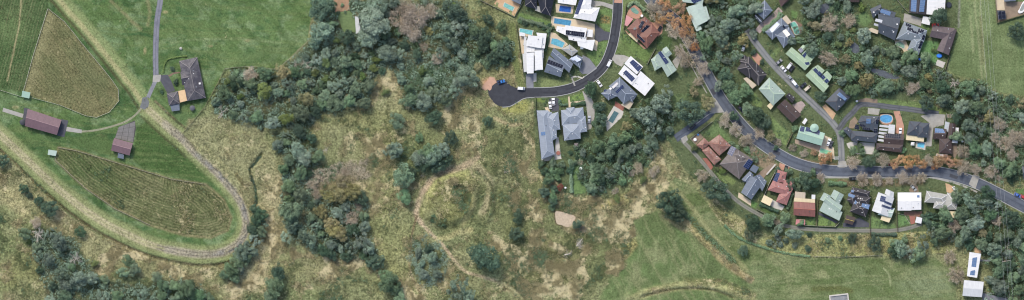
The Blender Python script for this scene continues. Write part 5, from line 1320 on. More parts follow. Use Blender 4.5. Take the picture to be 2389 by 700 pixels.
h.wing('skillion', VN((264, 400), (310, 305), (502, 415), (466, 502)), pitch=.14); h.wing('gable', VN((378, 252), (415, 184), (516, 238), (468, 334)), turn=True); h.wing('gable', VN((270, 286), (312, 214), (388, 250), (342, 322))); h.wing('gable', VN((308, 304), (350, 248), (502, 352), (468, 428)), 4.2); h.skylight(VN((395, 330)), .6, .6, mat=M_white); h.skylight(VN((365, 380)), .6, .6, mat=M_white); h.skylight(VN((385, 384)), .5, .5, mat=M_white)
sheet('patio', 'cluttered dark terrace below the sage back-row house', VN((258, 410), (465, 515), (440, 530), (262, 440)), M_darkdrive)
h = D('house', 'dark tiled house with blue triangular solar arrays in the back row', 'house', 'the dark solar back-row house', RDK, VN((670, 320)), 4.2, C_lt, M_wallb, .38)
h.wing('hip', VN((570, 222), (604, 158), (782, 200), (772, 268))); h.wing('hip', VN((543, 292), (580, 212), (668, 240), (620, 350))); h.wing('hip', VN((574, 406), (626, 298), (788, 340), (736, 466))); h.wing('hip', VN((640, 242), (788, 264), (764, 350), (648, 332))); h.solar(VN((565, 222), (628, 244), (616, 272), (558, 250)), 4, 2, M_pvl); h.solar(VN((612, 326), (628, 286), (650, 312), (636, 336)), 2, 3, M_pvl); h.solar(VN((702, 324), (778, 340), (766, 388), (690, 358)), 5, 3, M_pvl); h.solar(VN((592, 186), (618, 192), (612, 216), (590, 210)), 2, 2, M_pvl)
for q in ((660, 276), (684, 274), (700, 280), (655, 320), (672, 320), (700, 418)): h.skylight(VN(q), .5, .5, mat=M_white)
h = D('carport', 'brown carport with yellow-edged deck on the back lane', 'carport', None, RBR, VN((580, 495)), 2.8, plain('yellow_trim', (196, 180, 90), .6), M_wallb, .2); h.wing('gable', VN((518, 522), (542, 444), (636, 470), (606, 546)))
sheet('driveway', 'dark forecourt by the brown carport', VN((600, 500), (680, 470), (780, 530), (775, 570), (510, 570), (510, 530)), M_darkdrive)
h = D('house', 'white gabled house with L-shaped solar row and cream striped awning', 'house', 'the white L-solar house', RW2, VN((910, 340)), 4.2, M_white, M_wallc, .24)
h.wing('gable', VN((800, 400), (866, 210), (1028, 272), (965, 462))); h.wing('gable', VN((930, 226), (946, 176), (1026, 212), (1020, 286)), turn=True); h.wing('gable', VN((860, 440), (900, 370), (1034, 376), (1000, 470)), 3.9, mat=RMT); h.solar(VN((878, 302), (893, 244), (942, 260), (928, 314)), 3, 4, M_pv); h.solar(VN((926, 312), (934, 292), (1002, 330), (996, 354)), 5, 1, M_pv); h.solar(VN((894, 354), (902, 332), (1022, 378), (1016, 398)), 8, 1, M_pv); h.wing('skillion', VN((888, 492), (916, 418), (1010, 450), (976, 522)), 3.0, .06, RCR, False, 'awning')
h = D('house', 'plain white steel-roofed house in the back row', 'house', 'the plain white back-row house', RW, (2121, 470), 4.2, M_white, M_wallc, .12)
h.wing('gable', [(2093, 449), (2125, 449), (2125, 491), (2093, 491)], turn=True); h.wing('gable', [(2122, 449), (2148, 449), (2148, 489), (2122, 490)], 4.1, turn=True); h.skylight([(2141, 458)], 1.4, 1.4, mat=M_pvl)
sheet('patio', 'brick garden terrace below the plain white back-row house', VO((40, 410), (225, 405), (222, 470), (150, 462), (40, 445)), plain('brown_brick_paving', (150, 116, 98), .9, .2, .6)); sheet('patio', 'red brick terrace beside the small white shed', VO((92, 450), (158, 464), (148, 530), (110, 542)), M_brickred)
h = D('garden_shed', 'small white-roofed shed beside the red brick terrace', 'shed', None, RW, VO((187, 496)), 2.4, None, None, .08); h.wing('skillion', VO((164, 460), (223, 475), (212, 533), (149, 520)))
h = D('house', 'pale grey hip-roofed house with cream rear awning at the row end', 'house', 'the pale grey row-end house', RPG, VO((420, 300)), 4.0, M_white, M_wallc, .36)
h.wing('hip', VO((242, 314), (264, 196), (482, 236), (452, 330))); h.wing('hip', VO((438, 392), (474, 216), (589, 232), (572, 390))); h.wing('hip', VO((330, 374), (350, 290), (462, 290), (462, 388))); h.wing('skillion', VO((434, 450), (446, 394), (566, 410), (546, 476)), 2.8, .06, RCR, False, 'awning')
sheet('driveway', 'orange brick drive above the pale grey row-end house', VO((462, 120), (500, 130), (580, 180), (560, 225), (475, 212)), M_orange); sheet('driveway', 'dirt parking bay above the plain white back-row house', VO((90, 190), (130, 120), (180, 150), (190, 210), (100, 212)), M_dirt)
h = D('house', 'long white flat-roofed building with two blue solar arrays by the power line', 'house', 'the white solar building', RW, VP((1625, 340)), 5.0, None, M_white, .06)
h.wing('skillion', VP((1575, 208), (1693, 226), (1652, 472), (1548, 454))); h.solar(VP((1606, 268), (1652, 260), (1641, 362), (1594, 356)), 3, 6, M_pvl); h.solar(VP((1586, 402), (1632, 390), (1626, 446), (1578, 440)), 3, 3, M_pvl)
h = D('shed', 'large pale steel shed with grey right slope at the lower right', 'shed', 'the large steel shed', RW2, VP((1610, 580)), 4.4, None, M_wallc, .2); h.wing('gable', VP((1520, 494), (1722, 512), (1702, 669), (1504, 655)), turn=False)
sheet('driveway', 'grey bitumen drive right of the large steel shed', VP((1710, 625), (1990, 690), (1985, 760), (1720, 740)), M_greydrive); sheet('path', 'orange dirt patch above the white solar building', VP((1620, 190), (1640, 160), (1700, 195), (1705, 225), (1640, 215)), M_orange); sheet('path', 'curved grey path right of the white solar building', VP((1690, 285), (1760, 290), (1820, 250), (1835, 275), (1780, 310), (1690, 305)), M_greydrive)
h = D('concrete_pit', 'square concrete-edged pit with mottled grey floor at the bottom edge', 'concrete pit', None, M_conc, (1957, 695), 1.0)
for q in ([(1934, 689), (1978, 684), (1979, 687), (1935, 692)], [(1934, 692), (1937, 692), (1944, 740), (1941, 740)], [(1976, 687), (1979, 687), (1986, 740), (1983, 740)]):
    a_, b_ = prism([P(*p)[:2] for p in q], 0, .9); mk('wall', a_, b_, M_pale, h.o)
a_, b_ = prism([P(*p)[:2] for p in [(1937, 692), (1976, 688), (1983, 740), (1944, 740)]], 0, .3); mk('floor_slab', a_, b_, plain('mottled_slab', (150, 152, 154), .9, .2, .6, stain=.5, staincol=(90, 92, 96)), h.o)
# ---- far upper right
h = D('house', 'dark grey gabled house with white skylight strips near the creek', 'house', 'the creekside dark house', RSL, VH((760, 180)), 4.2, C_dk, M_wallb, .3)
h.wing('gable', VH((690, 112), (876, 148), (828, 332), (694, 268)), turn=True); h.wing('gable', VH((624, 76), (712, 36), (724, 82), (650, 152))); h.wing('skillion', VH((700, 132), (730, 66), (836, 104), (826, 142)), pitch=.08); h.solar(VH((716, 74), (796, 100), (786, 131), (705, 102)), 6, 2, M_pvl, pname='glass_panel', name='glazed_roof')
h.solar(VH((672, 154), (726, 166), (720, 190), (662, 176)), 3, 1, M_alu, name='skylight_strip', pname='glass_panel'); h.solar(VH((660, 190), (712, 206), (706, 222), (654, 207)), 3, 1, M_alu, name='skylight_strip', pname='glass_panel')
for q in ((655, 102), (752, 212), (845, 200), (815, 262)): h.skylight(VH(q), .8, .8, mat=M_white)
h.wing('skillion', VH((590, 246), (640, 228), (696, 250), (688, 280)), 2.6, .06, RBE, False, 'awning')
h = D('house', 'dark roofed house with two pale solar banks at the top edge', 'house', 'the double-bank solar house', RBR, VI((320, 50)), 4.6, C_dk, M_wallb, .16); h.roof = RDK
h.wing('gable', VI((252, -110), (394, -110), (382, 122), (244, 102)), turn=False); h.solar(VI((262, -10), (306, -6), (300, 98), (256, 94)), 4, 7, M_pvl); h.solar(VI((334, -6), (376, -4), (364, 100), (324, 98)), 4, 7, M_pvl)
h = D('house', 'white steel-roofed house at the top edge beside the solar banks', 'house', 'the top white house', RW, VI((450, 40)), 4.6, None, M_white, .1); h.wing('skillion', VI((396, -110), (482, -110), (478, 126), (384, 118))); h.wing('skillion', VI((480, -110), (548, -110), (536, 76), (476, 68)), 4.0)
h = D('house', 'grey hip-roofed house with black stepped solar panels', 'house', 'the black-panel grey house', RGB_, VI((270, 300)), 4.2, C_gy, M_wallc, .34); h.roof = RPG
RMG = roof_mat('mid_grey_roof', (128, 138, 144), 'metal', .08, .05); h.roof = RMG
h.wing('hip', VI((140, 318), (204, 178), (392, 250), (364, 345))); h.wing('hip', VI((228, 408), (272, 310), (378, 290), (322, 450))); h.wing('skillion', VI((136, 322), (170, 288), (212, 306), (196, 340)), 3.0, .06, RPG)
for q, a, b_ in ((((216, 188), (262, 206), (254, 226), (212, 210)), 3, 1), (((228, 222), (275, 236), (272, 262), (226, 246)), 3, 1), (((272, 248), (322, 270), (310, 286), (268, 266)), 3, 1), (((322, 234), (370, 250), (352, 276), (310, 262)), 3, 1), (((355, 284), (376, 292), (362, 330), (342, 322)), 1, 2), (((336, 334), (358, 340), (332, 402), (314, 392)), 1, 3)): h.solar(VI(*q), a, b_, M_pvk)
h.skylight(VI((235, 276)), .7, .9, mat=M_white); h.skylight(VI((290, 300)), .8, .8, mat=M_white)
sheet('driveway', 'pale concrete drive above the black-panel grey house', VI((210, 108), (352, 150), (346, 214), (300, 200), (200, 172)), M_conc); sheet('patio', 'cream curved patio beside the small green pool', VI((125, 332), (220, 328), (242, 380), (252, 448), (205, 420), (150, 350)), M_cream)
pool('small green pool by the cream curved patio', VI((140, 350), (180, 345), (210, 370), (205, 395), (180, 385), (150, 372)), (132, 168, 148), True)
h = D('carport', 'white square carport between the concrete drive and the brown house', 'carport', None, RW, VI((386, 168)), 2.6, None, None, .06); h.wing('flat', VI((360, 132), (426, 145), (413, 207), (346, 190)), wall=False)
h = D('house', 'brown L-shaped tiled house at the paddock edge', 'house', 'the brown L-shaped house', RBR, VI((540, 310)), 3.8, C_dk, M_wallb, .34); h.roof = roof_mat('purple_brown_tile_roof', (108, 96, 98), 'tile', .16, .12)
h.wing('gable', VI((410, 300), (440, 208), (618, 232), (570, 332))); h.wing('gable', VI((522, 300), (634, 236), (568, 452), (470, 412)))
sheet('patio', 'pale square slab below the brown L-shaped house', VI((480, 487), (546, 510), (526, 556), (461, 530)), M_pale)
h = D('house', 'dark tiled roof and paved yard inside the timber fence, top right corner', 'house', 'the fenced top right house', RG, VI((1060, 0)), 3.4); h.wing('gable', VI((1018, -90), (1120, -90), (1114, 10), (1020, 14)))
sheet('patio', 'beige paved yard in the top right corner', VI((952, -20), (1022, -20), (1030, 80), (964, 84)), M_cream); sheet('patio', 'brown soil yard in the top right corner', VI((966, 84), (1030, 84), (1022, 14), (1186, 14), (1240, 100), (975, 180)), M_dirt)
h = D('shed', 'dark panelled shed roof inside the top right fence', 'shed', None, RSL, VI((1003, 122)), 2.4, None, None, .08); h.wing('skillion', VI((964, 86), (1030, 88), (1036, 154), (972, 162))); h.solar(VI((970, 92), (1028, 94), (1032, 150), (976, 156)), 2, 2, M_pvk)
o = thing('boat', 'white boat hull lying in the top right yard', 'boat', P(*VI((1165, 60))[0], .1)); 
bp = VI((1135, 96), (1150, 70), (1168, 30), (1190, 6), (1206, 22), (1200, 60), (1180, 98), (1150, 110)); a_, b_ = prism([P(*p)[:2] for p in catmull(bp, 2, True)], .1, .9); mk('hull', a_, b_, M_white, o)
bp2 = [(lerp((sum(p[0] for p in bp) / 8, sum(p[1] for p in bp) / 8), p, .62)) for p in bp]; a_, b_ = prism([P(*p)[:2] for p in catmull(bp2, 2, True)], .85, .95); mk('cockpit', a_, b_, plain('boat_liner', (150, 156, 150), .6), o)
h = D('house', 'dark brown roof edge among trees at the top', 'house', None, RBR, VH((485, 0)), 3.6, None, M_wallb); h.wing('gable', VH((432, -80), (538, -80), (538, 20), (434, 18)))
h = D('house', 'reddish brown roof at the top edge right of the pyramid roof', 'house', None, roof_mat('red_brown_roof', (104, 84, 80), 'tile'), VG((600, 0)), 3.6, None, M_wallb); h.wing('gable', VG((560, -60), (690, -60), (660, 10), (600, 60)))
h = D('house', 'dark grey roof edge in the trees at the right picture edge', 'house', None, RSL, VL((985, 640)), 3.8, None, M_wallb); h.wing('gable', VL((962, 600), (1080, 560), (1100, 680), (974, 692)))
h = D('shed', 'narrow white lean-to shed beside the vegetable garden in the wood', 'shed', None, RW2, (835, 56), 2.6, None, M_wallc, .1); h.wing('skillion', V5((256, 76), (272, 80), (286, 150), (262, 158)))
sheet('patio', 'brown tilled vegetable garden in the wood', V5((145, -20), (225, -20), (232, 48), (165, 58)), plain('tilled_soil', (170, 138, 112), .95, .25, 1.2, stain=.5, staincol=(92, 100, 70)), cat='garden')
o = sheet('lawn', 'small mown lawn beside the vegetable garden', V5((160, 60), (232, 50), (258, 80), (262, 150), (200, 150), (185, 100)), plain('rough_lawn', (112, 132, 88), .95, .2, .8), cat='lawn')
sheet('path', 'pinkish bare dirt patch above the turning circle', catmull(VD((235, 84), (246, 62), (262, 40), (280, 22), (296, -4), (312, 2), (328, 2), (334, 20), (346, 38), (330, 50), (312, 66), (306, 90), (292, 100), (280, 90), (262, 100), (250, 92)), 2, True), plain('pink_clay', (206, 166, 142), .95, .2, .7, stain=.5, staincol=(170, 146, 118)))
for o in [o for o in bpy.data.objects if o.type == 'EMPTY' and o.name.split('.')[0] in ('house', 'farmhouse')]:
    roofs = [c for c in o.children if c.name.split('.')[0] == 'roof']
    for c in roofs[:3]:
        f = c.data.polygons[0]; n_ = f.normal if f.normal.z > 0 else -f.normal
        vv = [c.data.vertices[i].co for i in f.vertices]; cen = sum(vv, Vector()) / len(vv)
        for t in (0, 2): q = cen.lerp(vv[t], .45); inst('vent', SKYL, o, q, (0, 0, random.random() * 3), (.45, .45, 3.0), random.choice([M_white, M_alu, M_fdark]))
# pond and creek water
ov = [P(*p, -.12) for p in catmull(POND, 4, True)]
o = mk('pond', ov, [tuple(range(len(ov)))[::-1] if area2(ov) < 0 else tuple(range(len(ov)))], water_mat('muddy_water', (198, 180, 154))); tag(o, 'small muddy brown pond in the rough pasture', 'pond', kind='structure')
M_creek = water_mat('creek_water', (96, 102, 108))
for pts, lab in ((VH((205, 70), (240, 35), (290, 30), (300, 90), (240, 110)), 'grey creek pool among the trees at the top'), (VH((455, 340), (500, 345), (550, 395), (530, 440), (480, 420)), 'grey creek bend glimpsed between trees'), (VH((640, 560), (720, 570), (830, 610), (870, 640), (760, 640), (650, 590)), 'grey creek shallow below the sandy bank')):
    ov = [P(*p, .03) for p in catmull(pts, 3, True)]; o = mk('creek', ov, [tuple(range(len(ov)))], M_creek); tag(o, lab, 'creek', kind='structure')

# ------------------------------------------------------------------ vehicles
W_ = (232, 234, 236)
car('blue pickup truck at the rim of the turning circle', VA((420, 668)), 18, (60, 122, 190), 'ute'); car('white van parked at the mouth of the turning circle', VD((529, 84)), -4, W_, 'van')
car('white car on the street bend above the twin-solar house', VB((600, 517)), 62, W_, 'van'); car('white car in the drive of the scattered-solar house', VE((472, 48)), -55, W_); car('white car on the dark drive, lower of the pair', VE((107, 209)), 96, W_); car('white car on the dark drive, upper of the pair', VE((131, 182)), 96, W_)
car('silver car on the pale curved drive', VE((396, 314)), 88, (176, 182, 192)); car('black car on the pink drive of the terracotta house', VC((308, 240)), 55, (40, 40, 46))
for lab, p, a, c, k in (('white van in the carport bay of the upper pale green house', (670, 538), 52, W_, 'van'), ('dark car beside the white van at the upper pale green house', (690, 562), 52, (48, 50, 56), 'car'), ('white car on the lane below the upper pale green house', (622, 562), -48, W_, 'car'), ('silver car on the lane, middle of three parked nose to tail', (680, 640), -50, (150, 156, 162), 'car'), ('white car on the lane, last of three parked nose to tail', (716, 684), -50, W_, 'van'), ('grey car under trees beside the upper lane lawn', (584, 506), 40, (150, 152, 156), 'car')): car(lab, VG(p), a, c, k)
car('cream car on the drive of the lower pale green house', VK((292, 20)), 42, (206, 196, 176), 'van'); car('dark car on the drive of the lower pale green house', VK((258, -2)), 42, (52, 56, 66)); car('white car on the terrace drive of the mint turret house', VK((466, 462)), 70, W_); car('dark car tucked beside the mint turret house terrace', VK((484, 480)), 70, (70, 72, 80))
car('white car on the terracotta drive by the oval pool', VL((64, 340)), 86, W_); car('black car on the terracotta drive of the pinkish red house', VM((905, 55)), 72, (36, 36, 40)); car('dark ute on the street verge above the back row', VN((610, 72)), 4, (60, 66, 74), 'ute'); car('silver car in the dirt bay above the plain white house', VO((136, 168)), -50, (170, 176, 178)); car('white car on the orange brick drive', VO((558, 190)), -62, W_)
car('blue car on the street at the far right', VO((1200, 242)), -28, (80, 112, 186)); car('red car behind the blue car at the far right', VO((1262, 264)), -28, (186, 60, 64)); car('red car under the dark tree at the brown L-shaped house', VI((464, 203)), 8, (196, 60, 56)); car('white car half hidden under trees left of the upper lane', VG((297, 388)), 70, W_)
car('small dark car on the dead-end street under the big tree', VJ((232, 335)), 45, (40, 42, 48)); car('dark blue car parked on the verge of the main street', VJ((626, 192)), -48, (34, 40, 62)); car('red car at the street edge below the pergola house', VK((985, 640)), 4, (150, 64, 66))
# ------------------------------------------------------------------ garden odds and ends
def slide(label, name, cat, px, rgb, rx, ry, hh):
    px = px[0]; o = thing(name, label, cat, P(*px, 0)); m = plain('plastic', rgb, .5, .06)
    ring = [(px[0] + rx * math.cos(t) / S, px[1] + ry * math.sin(t) / S) for t in np.linspace(0, 2 * math.pi, 14, endpoint=False)]
    a_, b_ = prism([P(*p)[:2] for p in ring], 0, hh); mk('body', a_, b_, m, o)
    ring2 = [lerp(px, p, .75) for p in ring]; a_, b_ = prism([P(*p)[:2] for p in ring2], hh - .02, hh + .06); mk('top', a_, b_, plain('plastic_light', tuple(min(250, int(v * 1.15)) for v in rgb), .5, .06), o)
slide('bright blue covered trailer behind the brown L-shaped house', 'covered_trailer', 'trailer', VI((494, 455)), (50, 120, 206), 3.4 / 2, 1.2, 1.2); slide('blue play tub in the lower garden of the black-panel grey house', 'play_tub', 'tub', VI((340, 483)), (56, 106, 200), 1.2, .8, .7); slide('small yellow play tub beside the blue play tub', 'play_tub', 'tub', VI((288, 462)), (222, 186, 80), .6, .6, .6)
slide('round dark trampoline in the yard beside the top white house', 'trampoline', 'trampoline', VI((572, 40)), (44, 50, 60), 1.7, 1.7, .8); slide('round dark trampoline on the lawn by the brown carport house', 'trampoline', 'trampoline', VL((520, 488)), (70, 84, 84), 1.6, 1.6, .8); slide('white garden umbrella on the terracotta pool terrace', 'garden_umbrella', 'umbrella', VC((166, 130)), (236, 236, 232), .8, .8, 2.0); slide('white rainwater drum beside the dark square house', 'drum', 'drum', VK((650, 75)), (226, 230, 228), .7, .7, 1.0); slide('white drum beside the lane bend above the slate solar house', 'drum', 'drum', VK((696, 126)), (226, 230, 228), .7, .7, 1.0)
slide('blue plastic tub in the fenced corner by the dead-end street', 'play_tub', 'tub', VJ((275, 400)), (60, 124, 180), .6, .6, .6); slide('white plastic tank in the fenced corner by the dead-end street', 'drum', 'drum', VJ((250, 440)), (222, 226, 226), 1.0, 1.0, 1.0); slide('white stone bird bath on the garden lawn strip', 'bird_bath', 'bird bath', [(1355, 393)], (210, 220, 210), .9, .9, .8); slide('round white umbrella beside the creek-side lawn of the brown carport house', 'garden_umbrella', 'umbrella', VL((523, 412)), (216, 220, 222), .7, .7, 2.0); slide('white tank behind the red autumn tree', 'drum', 'drum', [(1319, 438)], (206, 208, 206), .7, .6, 1.0); slide('white cushion stack beside the upper pale green house', 'drum', 'drum', VG((852, 385)), (224, 228, 226), 1.2, 1.0, 1.4)
for px, ang in (((1932, 322), 10),): pass
# raised vegetable beds
for k in range(3):
    x, y = VL((420 + 18 * k, 224))[0]; o = thing('garden_bed', None, None, P(x, y, 0)); auto(o, 'small white-framed raised garden bed', x, y, 'garden bed', 'raised garden beds')
    a_, b_ = prism([P(*p)[:2] for p in [(x - 2.2, y - 4), (x + 2.2, y - 4), (x + 2.2, y + 4), (x - 2.2, y + 4)]], 0, .4); mk('frame', a_, b_, M_fpale, o); a_, b_ = prism([P(*p)[:2] for p in [(x - 1.5, y - 3.2), (x + 1.5, y - 3.2), (x + 1.5, y + 3.2), (x - 1.5, y + 3.2)]], .3, .43); mk('soil', a_, b_, M_dirt, o)

# ------------------------------------------------------------------ fences
fence('pale timber fence round the brown wedge paddock', [(112, 20), (78, 128), (55, 212)], 'rail', M_fwhite, 1.2, 4); fence('pale timber rail fence on the long side of the wedge paddock', catmull([(112, 20), (150, 50), (190, 100), (240, 160), (276, 208), (278, 235)], 30), 'rail', M_fwhite, 1.2, 4); fence('pale timber rail fence on the lower side of the wedge paddock', [(278, 235), (255, 262), (225, 274), (200, 270), (140, 245), (75, 228)], 'rail', M_fwhite, 1.2, 4); fence('pale rail fence below the top left paddock', [(51, 226), (0, 210), (-40, 196)], 'rail', M_fwhite, 1.2, 4)
fence('pale rail fence above the striped oval paddock', [(136, 344), (180, 352), (290, 385), (400, 418), (480, 430)], 'rail', M_fpale, 1.2, 4); fence('pale rail fence below the striped oval paddock', [(128, 362), (130, 374), (152, 395), (200, 440), (270, 488), (350, 525)], 'rail', M_fpale, 1.2, 4); fence('timber fence where the upper lawn meets the wood', [(524, 161), (545, 157), (590, 155), (646, 162), (684, 130), (720, 94)], 'rail', M_fpale, 1.4, 3); fence('dark timber fence from the lawn down to the levee', [(524, 161), (505, 200), (478, 248), (425, 312), (455, 345)], 'rail', M_ftimber, 1.4, 4)
fence('timber fence along the garden back boundary', VA((245, 0), (525, 136), (600, 10)), 'panel', M_fpale); fence('dark steel fence left of the white stepped house', VA((540, 190), (562, 350), (600, 610)), 'panel', M_fdark); fence('dark fence left of the long blue-grey house', VE((0, 150), (2, 250), (38, 605)), 'panel', M_fdark); fence('dark fence between the two blue-grey houses', VE((176, 250), (186, 300), (204, 470)), 'panel', M_fdark)
fence('timber fence round the terracotta house garden', VC((205, 90), (105, 8), (38, 45), (20, 240)), 'panel', M_ftimber); fence('pale fence between the twin-solar and sage houses', VC((275, 400), (210, 525)), 'panel', M_fpale); fence('white picket fence round the mottled terracotta house', VJ((392, 292), (212, 434), (300, 530)), 'panel', M_fwhite, 1.2); fence('white fence above the mottled terracotta garden', VJ((430, 286), (490, 310), (590, 412)), 'panel', M_fpale)
fence('dark fence above the pergola house lawn', VK((170, 390), (118, 500)), 'panel', M_ftimber); fence('white fence of the pinkish red house', VM((835, 30), (760, 180), (700, 320)), 'panel', M_fwhite); fence('white fence below the pinkish red house', VM((640, 420), (765, 488)), 'panel', M_fpale); fence('timber fence between the red iron and sage gardens', VN((256, 280), (240, 555)), 'panel', M_ftimber); fence('pale fence along the back lane below the sage house', VN((120, 550), (430, 566), (480, 515)), 'panel', M_fpale); fence('timber fence right of the white L-solar house', VN((1052, 280), (1065, 620)), 'panel', M_ftimber); fence('timber fence left of the white L-solar garden', VN((786, 400), (786, 650)), 'panel', M_ftimber); fence('white curved garden edging below the plain white house', VN((1070, 430), (1140, 445), (1200, 540)), 'panel', M_fwhite, .5)
fence('pale fence below the pale grey row-end house', VO((270, 400), (420, 460), (540, 495)), 'panel', M_fdark); fence('pale timber fence in the top right corner', VI((950, -30), (966, 188), (1190, 120)), 'panel', M_ftimber); fence('timber fence right of the brown L-shaped house', VI((635, 250), (580, 440), (540, 575)), 'panel', M_ftimber); fence('curved pale fence of the double-bank solar house', VI((150, 0), (200, 60), (245, 104), (385, 125)), 'panel', M_fpale); fence('dark fence between slate solar and pergola houses', VK((880, 225), (850, 510)), 'panel', M_fdark); fence('pool fence above the oval pool', VK((885, 222), (990, 225), (1000, 310)), 'panel', M_fdark, 1.3); fence('white fence left of the raised garden beds', VL((405, 206), (400, 262)), 'panel', M_fwhite)
fence('low pale boundary fence along the lower paddock', [(1900, 598), (1960, 600), (2060, 595)], 'rail', M_fpale, 1.2, 4); fence('low boundary fence right of the paddock trees', [(2185, 591), (2225, 592)], 'rail', M_ftimber, 1.2, 4); fence('wire fence right of the creek lawn', VL((535, 350), (548, 540)), 'rail', M_fpale, 1.3, 4); fence('white rail fence by the large steel shed drive', VP((1720, 612), (1850, 640), (1985, 680)), 'rail', M_fwhite, 1.0, 3); fence('wire fence left of the dirt track', [(972, 505), (962, 540), (956, 590), (958, 640)], 'wire', M_ftimber, 1.2, 5); fence('pale fence through the valley trees', VF((60, 298), (145, 220)), 'panel', M_fpale, 1.2)
# ------------------------------------------------------------------ power line
M_wire = plain('aluminium_wire', (196, 198, 198), .5, .05); M_pole = plain('timber_pole', (150, 138, 122), .9, .15)
poles = [(2286, -60), (2343, 608), (2358, 780)]
for i, p in enumerate(poles):
    o = thing('power_pole', ['timber power pole beyond the top edge of the open paddock', 'timber power pole with cross arm in the lower right trees', 'timber power pole beyond the bottom right edge'][i], 'power pole', P(*p, 0), 'power line poles')
    vs_, fs_ = [], []; tube(vs_, fs_, [P(*p, -1), P(*p, 13)], [.2, .14], 8); mk('pole', vs_, fs_, M_pole, o)
    vs_, fs_ = [], []; x, y, _ = P(*p); tube(vs_, fs_, [(x - 2.4, y - .35, 12.6), (x + 2.4, y + .35, 12.6)], [.13, .13], 6); mk('cross_arm', vs_, fs_, M_fpale, o)
    for dx in (-2.2, 0.2, 2.2): vs_, fs_ = [], []; tube(vs_, fs_, [(x + dx, y + dx * .15, 12.6), (x + dx, y + dx * .15, 13.0)], [.07, .1], 6); mk('insulator', vs_, fs_, M_white, o)
for k, dx in enumerate((-2.2, .2, 2.2)):
    vs_, fs_ = [], []; pts = []
    for a, b_ in zip(poles[:-1], poles[1:]):
        for t in np.linspace(0, 1, 14): q = lerp(P(*a, 13.0), P(*b_, 13.0), t); pts.append((q[0] + dx, q[1] + dx * .15, q[2] - 2.5 * 4 * t * (1 - t)))
    tube(vs_, fs_, pts, [.032] * len(pts), 4); o = mk('power_wire', vs_, fs_, M_wire)
    tag(o, ['leftmost', 'middle', 'rightmost'][k] + ' pale overhead wire crossing the open paddock and trees', 'wire', 'overhead wires')
# ------------------------------------------------------------------ foliage
def leaf_mat(name, rgb, hue=.03, val=.30, dark=None):
    m, nt, b = new_mat(name)
    at_ = N(nt, 'ShaderNodeAttribute', attribute_name='shade')
    oi = N(nt, 'ShaderNodeObjectInfo')
    c = alb(rgb)
    hsv = N(nt, 'ShaderNodeHueSaturation')
    base = ramp(nt, at_.outputs['Fac'], 0.0, 1.0, tuple(v * .44 for v in c), tuple(min(.8, v * 1.75) for v in c))
    nt.links.new(base, hsv.inputs['Color'])
    nt.links.new(math_node(nt, 'ADD', math_node(nt, 'MULTIPLY', oi.outputs['Random'], hue * 2), .5 - hue), hsv.inputs['Hue'])
    nt.links.new(math_node(nt, 'ADD', math_node(nt, 'MULTIPLY', math_node(nt, 'FRACT', math_node(nt, 'MULTIPLY', oi.outputs['Random'], 7.31)), val * 2), 1 - val), hsv.inputs['Value'])
    nt.links.new(math_node(nt, 'ADD', math_node(nt, 'MULTIPLY', math_node(nt, 'FRACT', math_node(nt, 'MULTIPLY', oi.outputs['Random'], 13.7)), .3), .85), hsv.inputs['Saturation'])
    nt.links.new(hsv.outputs[0], b.inputs['Base Color'])
    b.inputs['Roughness'].default_value = .75; b.inputs['Specular IOR Level'].default_value = .15
    tr = N(nt, 'ShaderNodeBsdfTranslucent'); nt.links.new(hsv.outputs[0], tr.inputs[0])
    mx = N(nt, 'ShaderNodeMixShader'); mx.inputs[0].default_value = .15
    out = nt.nodes['Material Output']
    nt.links.new(b.outputs[0], mx.inputs[1]); nt.links.new(tr.outputs[0], mx.inputs[2]); nt.links.new(mx.outputs[0], out.inputs[0])
    return m
LM = {'gum': leaf_mat('gum_leaves', (138, 158, 138), .02), 'dark': leaf_mat('dark_leaves', (94, 118, 97), .015, .25), 'mid': leaf_mat('green_leaves', (126, 150, 118), .02, .3),
      'olive': leaf_mat('olive_leaves', (158, 154, 114), .015, .18), 'orange': leaf_mat('autumn_leaves', (200, 160, 120), .012, .2), 'bare': leaf_mat('withered_leaves', (192, 182, 164), .01, .18), 'red': leaf_mat('red_leaves', (150, 84, 72), .02, .1), 'lime': leaf_mat('bright_leaves', (124, 142, 92), .02, .2)}
M_bark = plain('bark', (112, 102, 90), .95, .25, 3); M_twig = plain('grey_twigs', (196, 180, 154), .9, .2, 2); M_dead = plain('bleached_wood', (216, 208, 196), .9, .12, 2)

def quads_mesh(name, cen, nrm, size, shade, mat, aspect=1.0):
    n = len(cen)
    nrm = nrm / np.maximum(1e-6, np.linalg.norm(nrm, axis=1, keepdims=True))
    r = rng.normal(size=(n, 3)); a = np.cross(nrm, r); a /= np.maximum(1e-6, np.linalg.norm(a, axis=1, keepdims=True)); b_ = np.cross(nrm, a)
    s = size[:, None] * .5
    co = np.stack([cen - a * s - b_ * s * aspect * .3, cen + b_ * s * aspect * -1.0 + a * s * .2, cen + a * s + b_ * s * aspect * .3, cen + b_ * s * aspect - a * s * .2], 1).reshape(-1, 3).astype(np.float32)
    me = bpy.data.meshes.new(name)
    me.vertices.add(len(co)); me.vertices.foreach_set('co', co.ravel())
    me.loops.add(n * 4); me.loops.foreach_set('vertex_index', np.arange(n * 4, dtype=np.int32))
    me.polygons.add(n); me.polygons.foreach_set('loop_start', np.arange(0, n * 4, 4, dtype=np.int32))
    me.update(calc_edges=True)
    at_ = me.attributes.new('shade', 'FLOAT', 'POINT'); at_.data.foreach_set('value', np.repeat(shade, 4).astype(np.float32))
    me.materials.append(mat)
    return me

def rdir(n, zmin=-1.0):
    v = rng.normal(size=(n * 4 + 40, 3)); v /= np.linalg.norm(v, axis=1, keepdims=True)
    return v[v[:, 2] > zmin][:n]

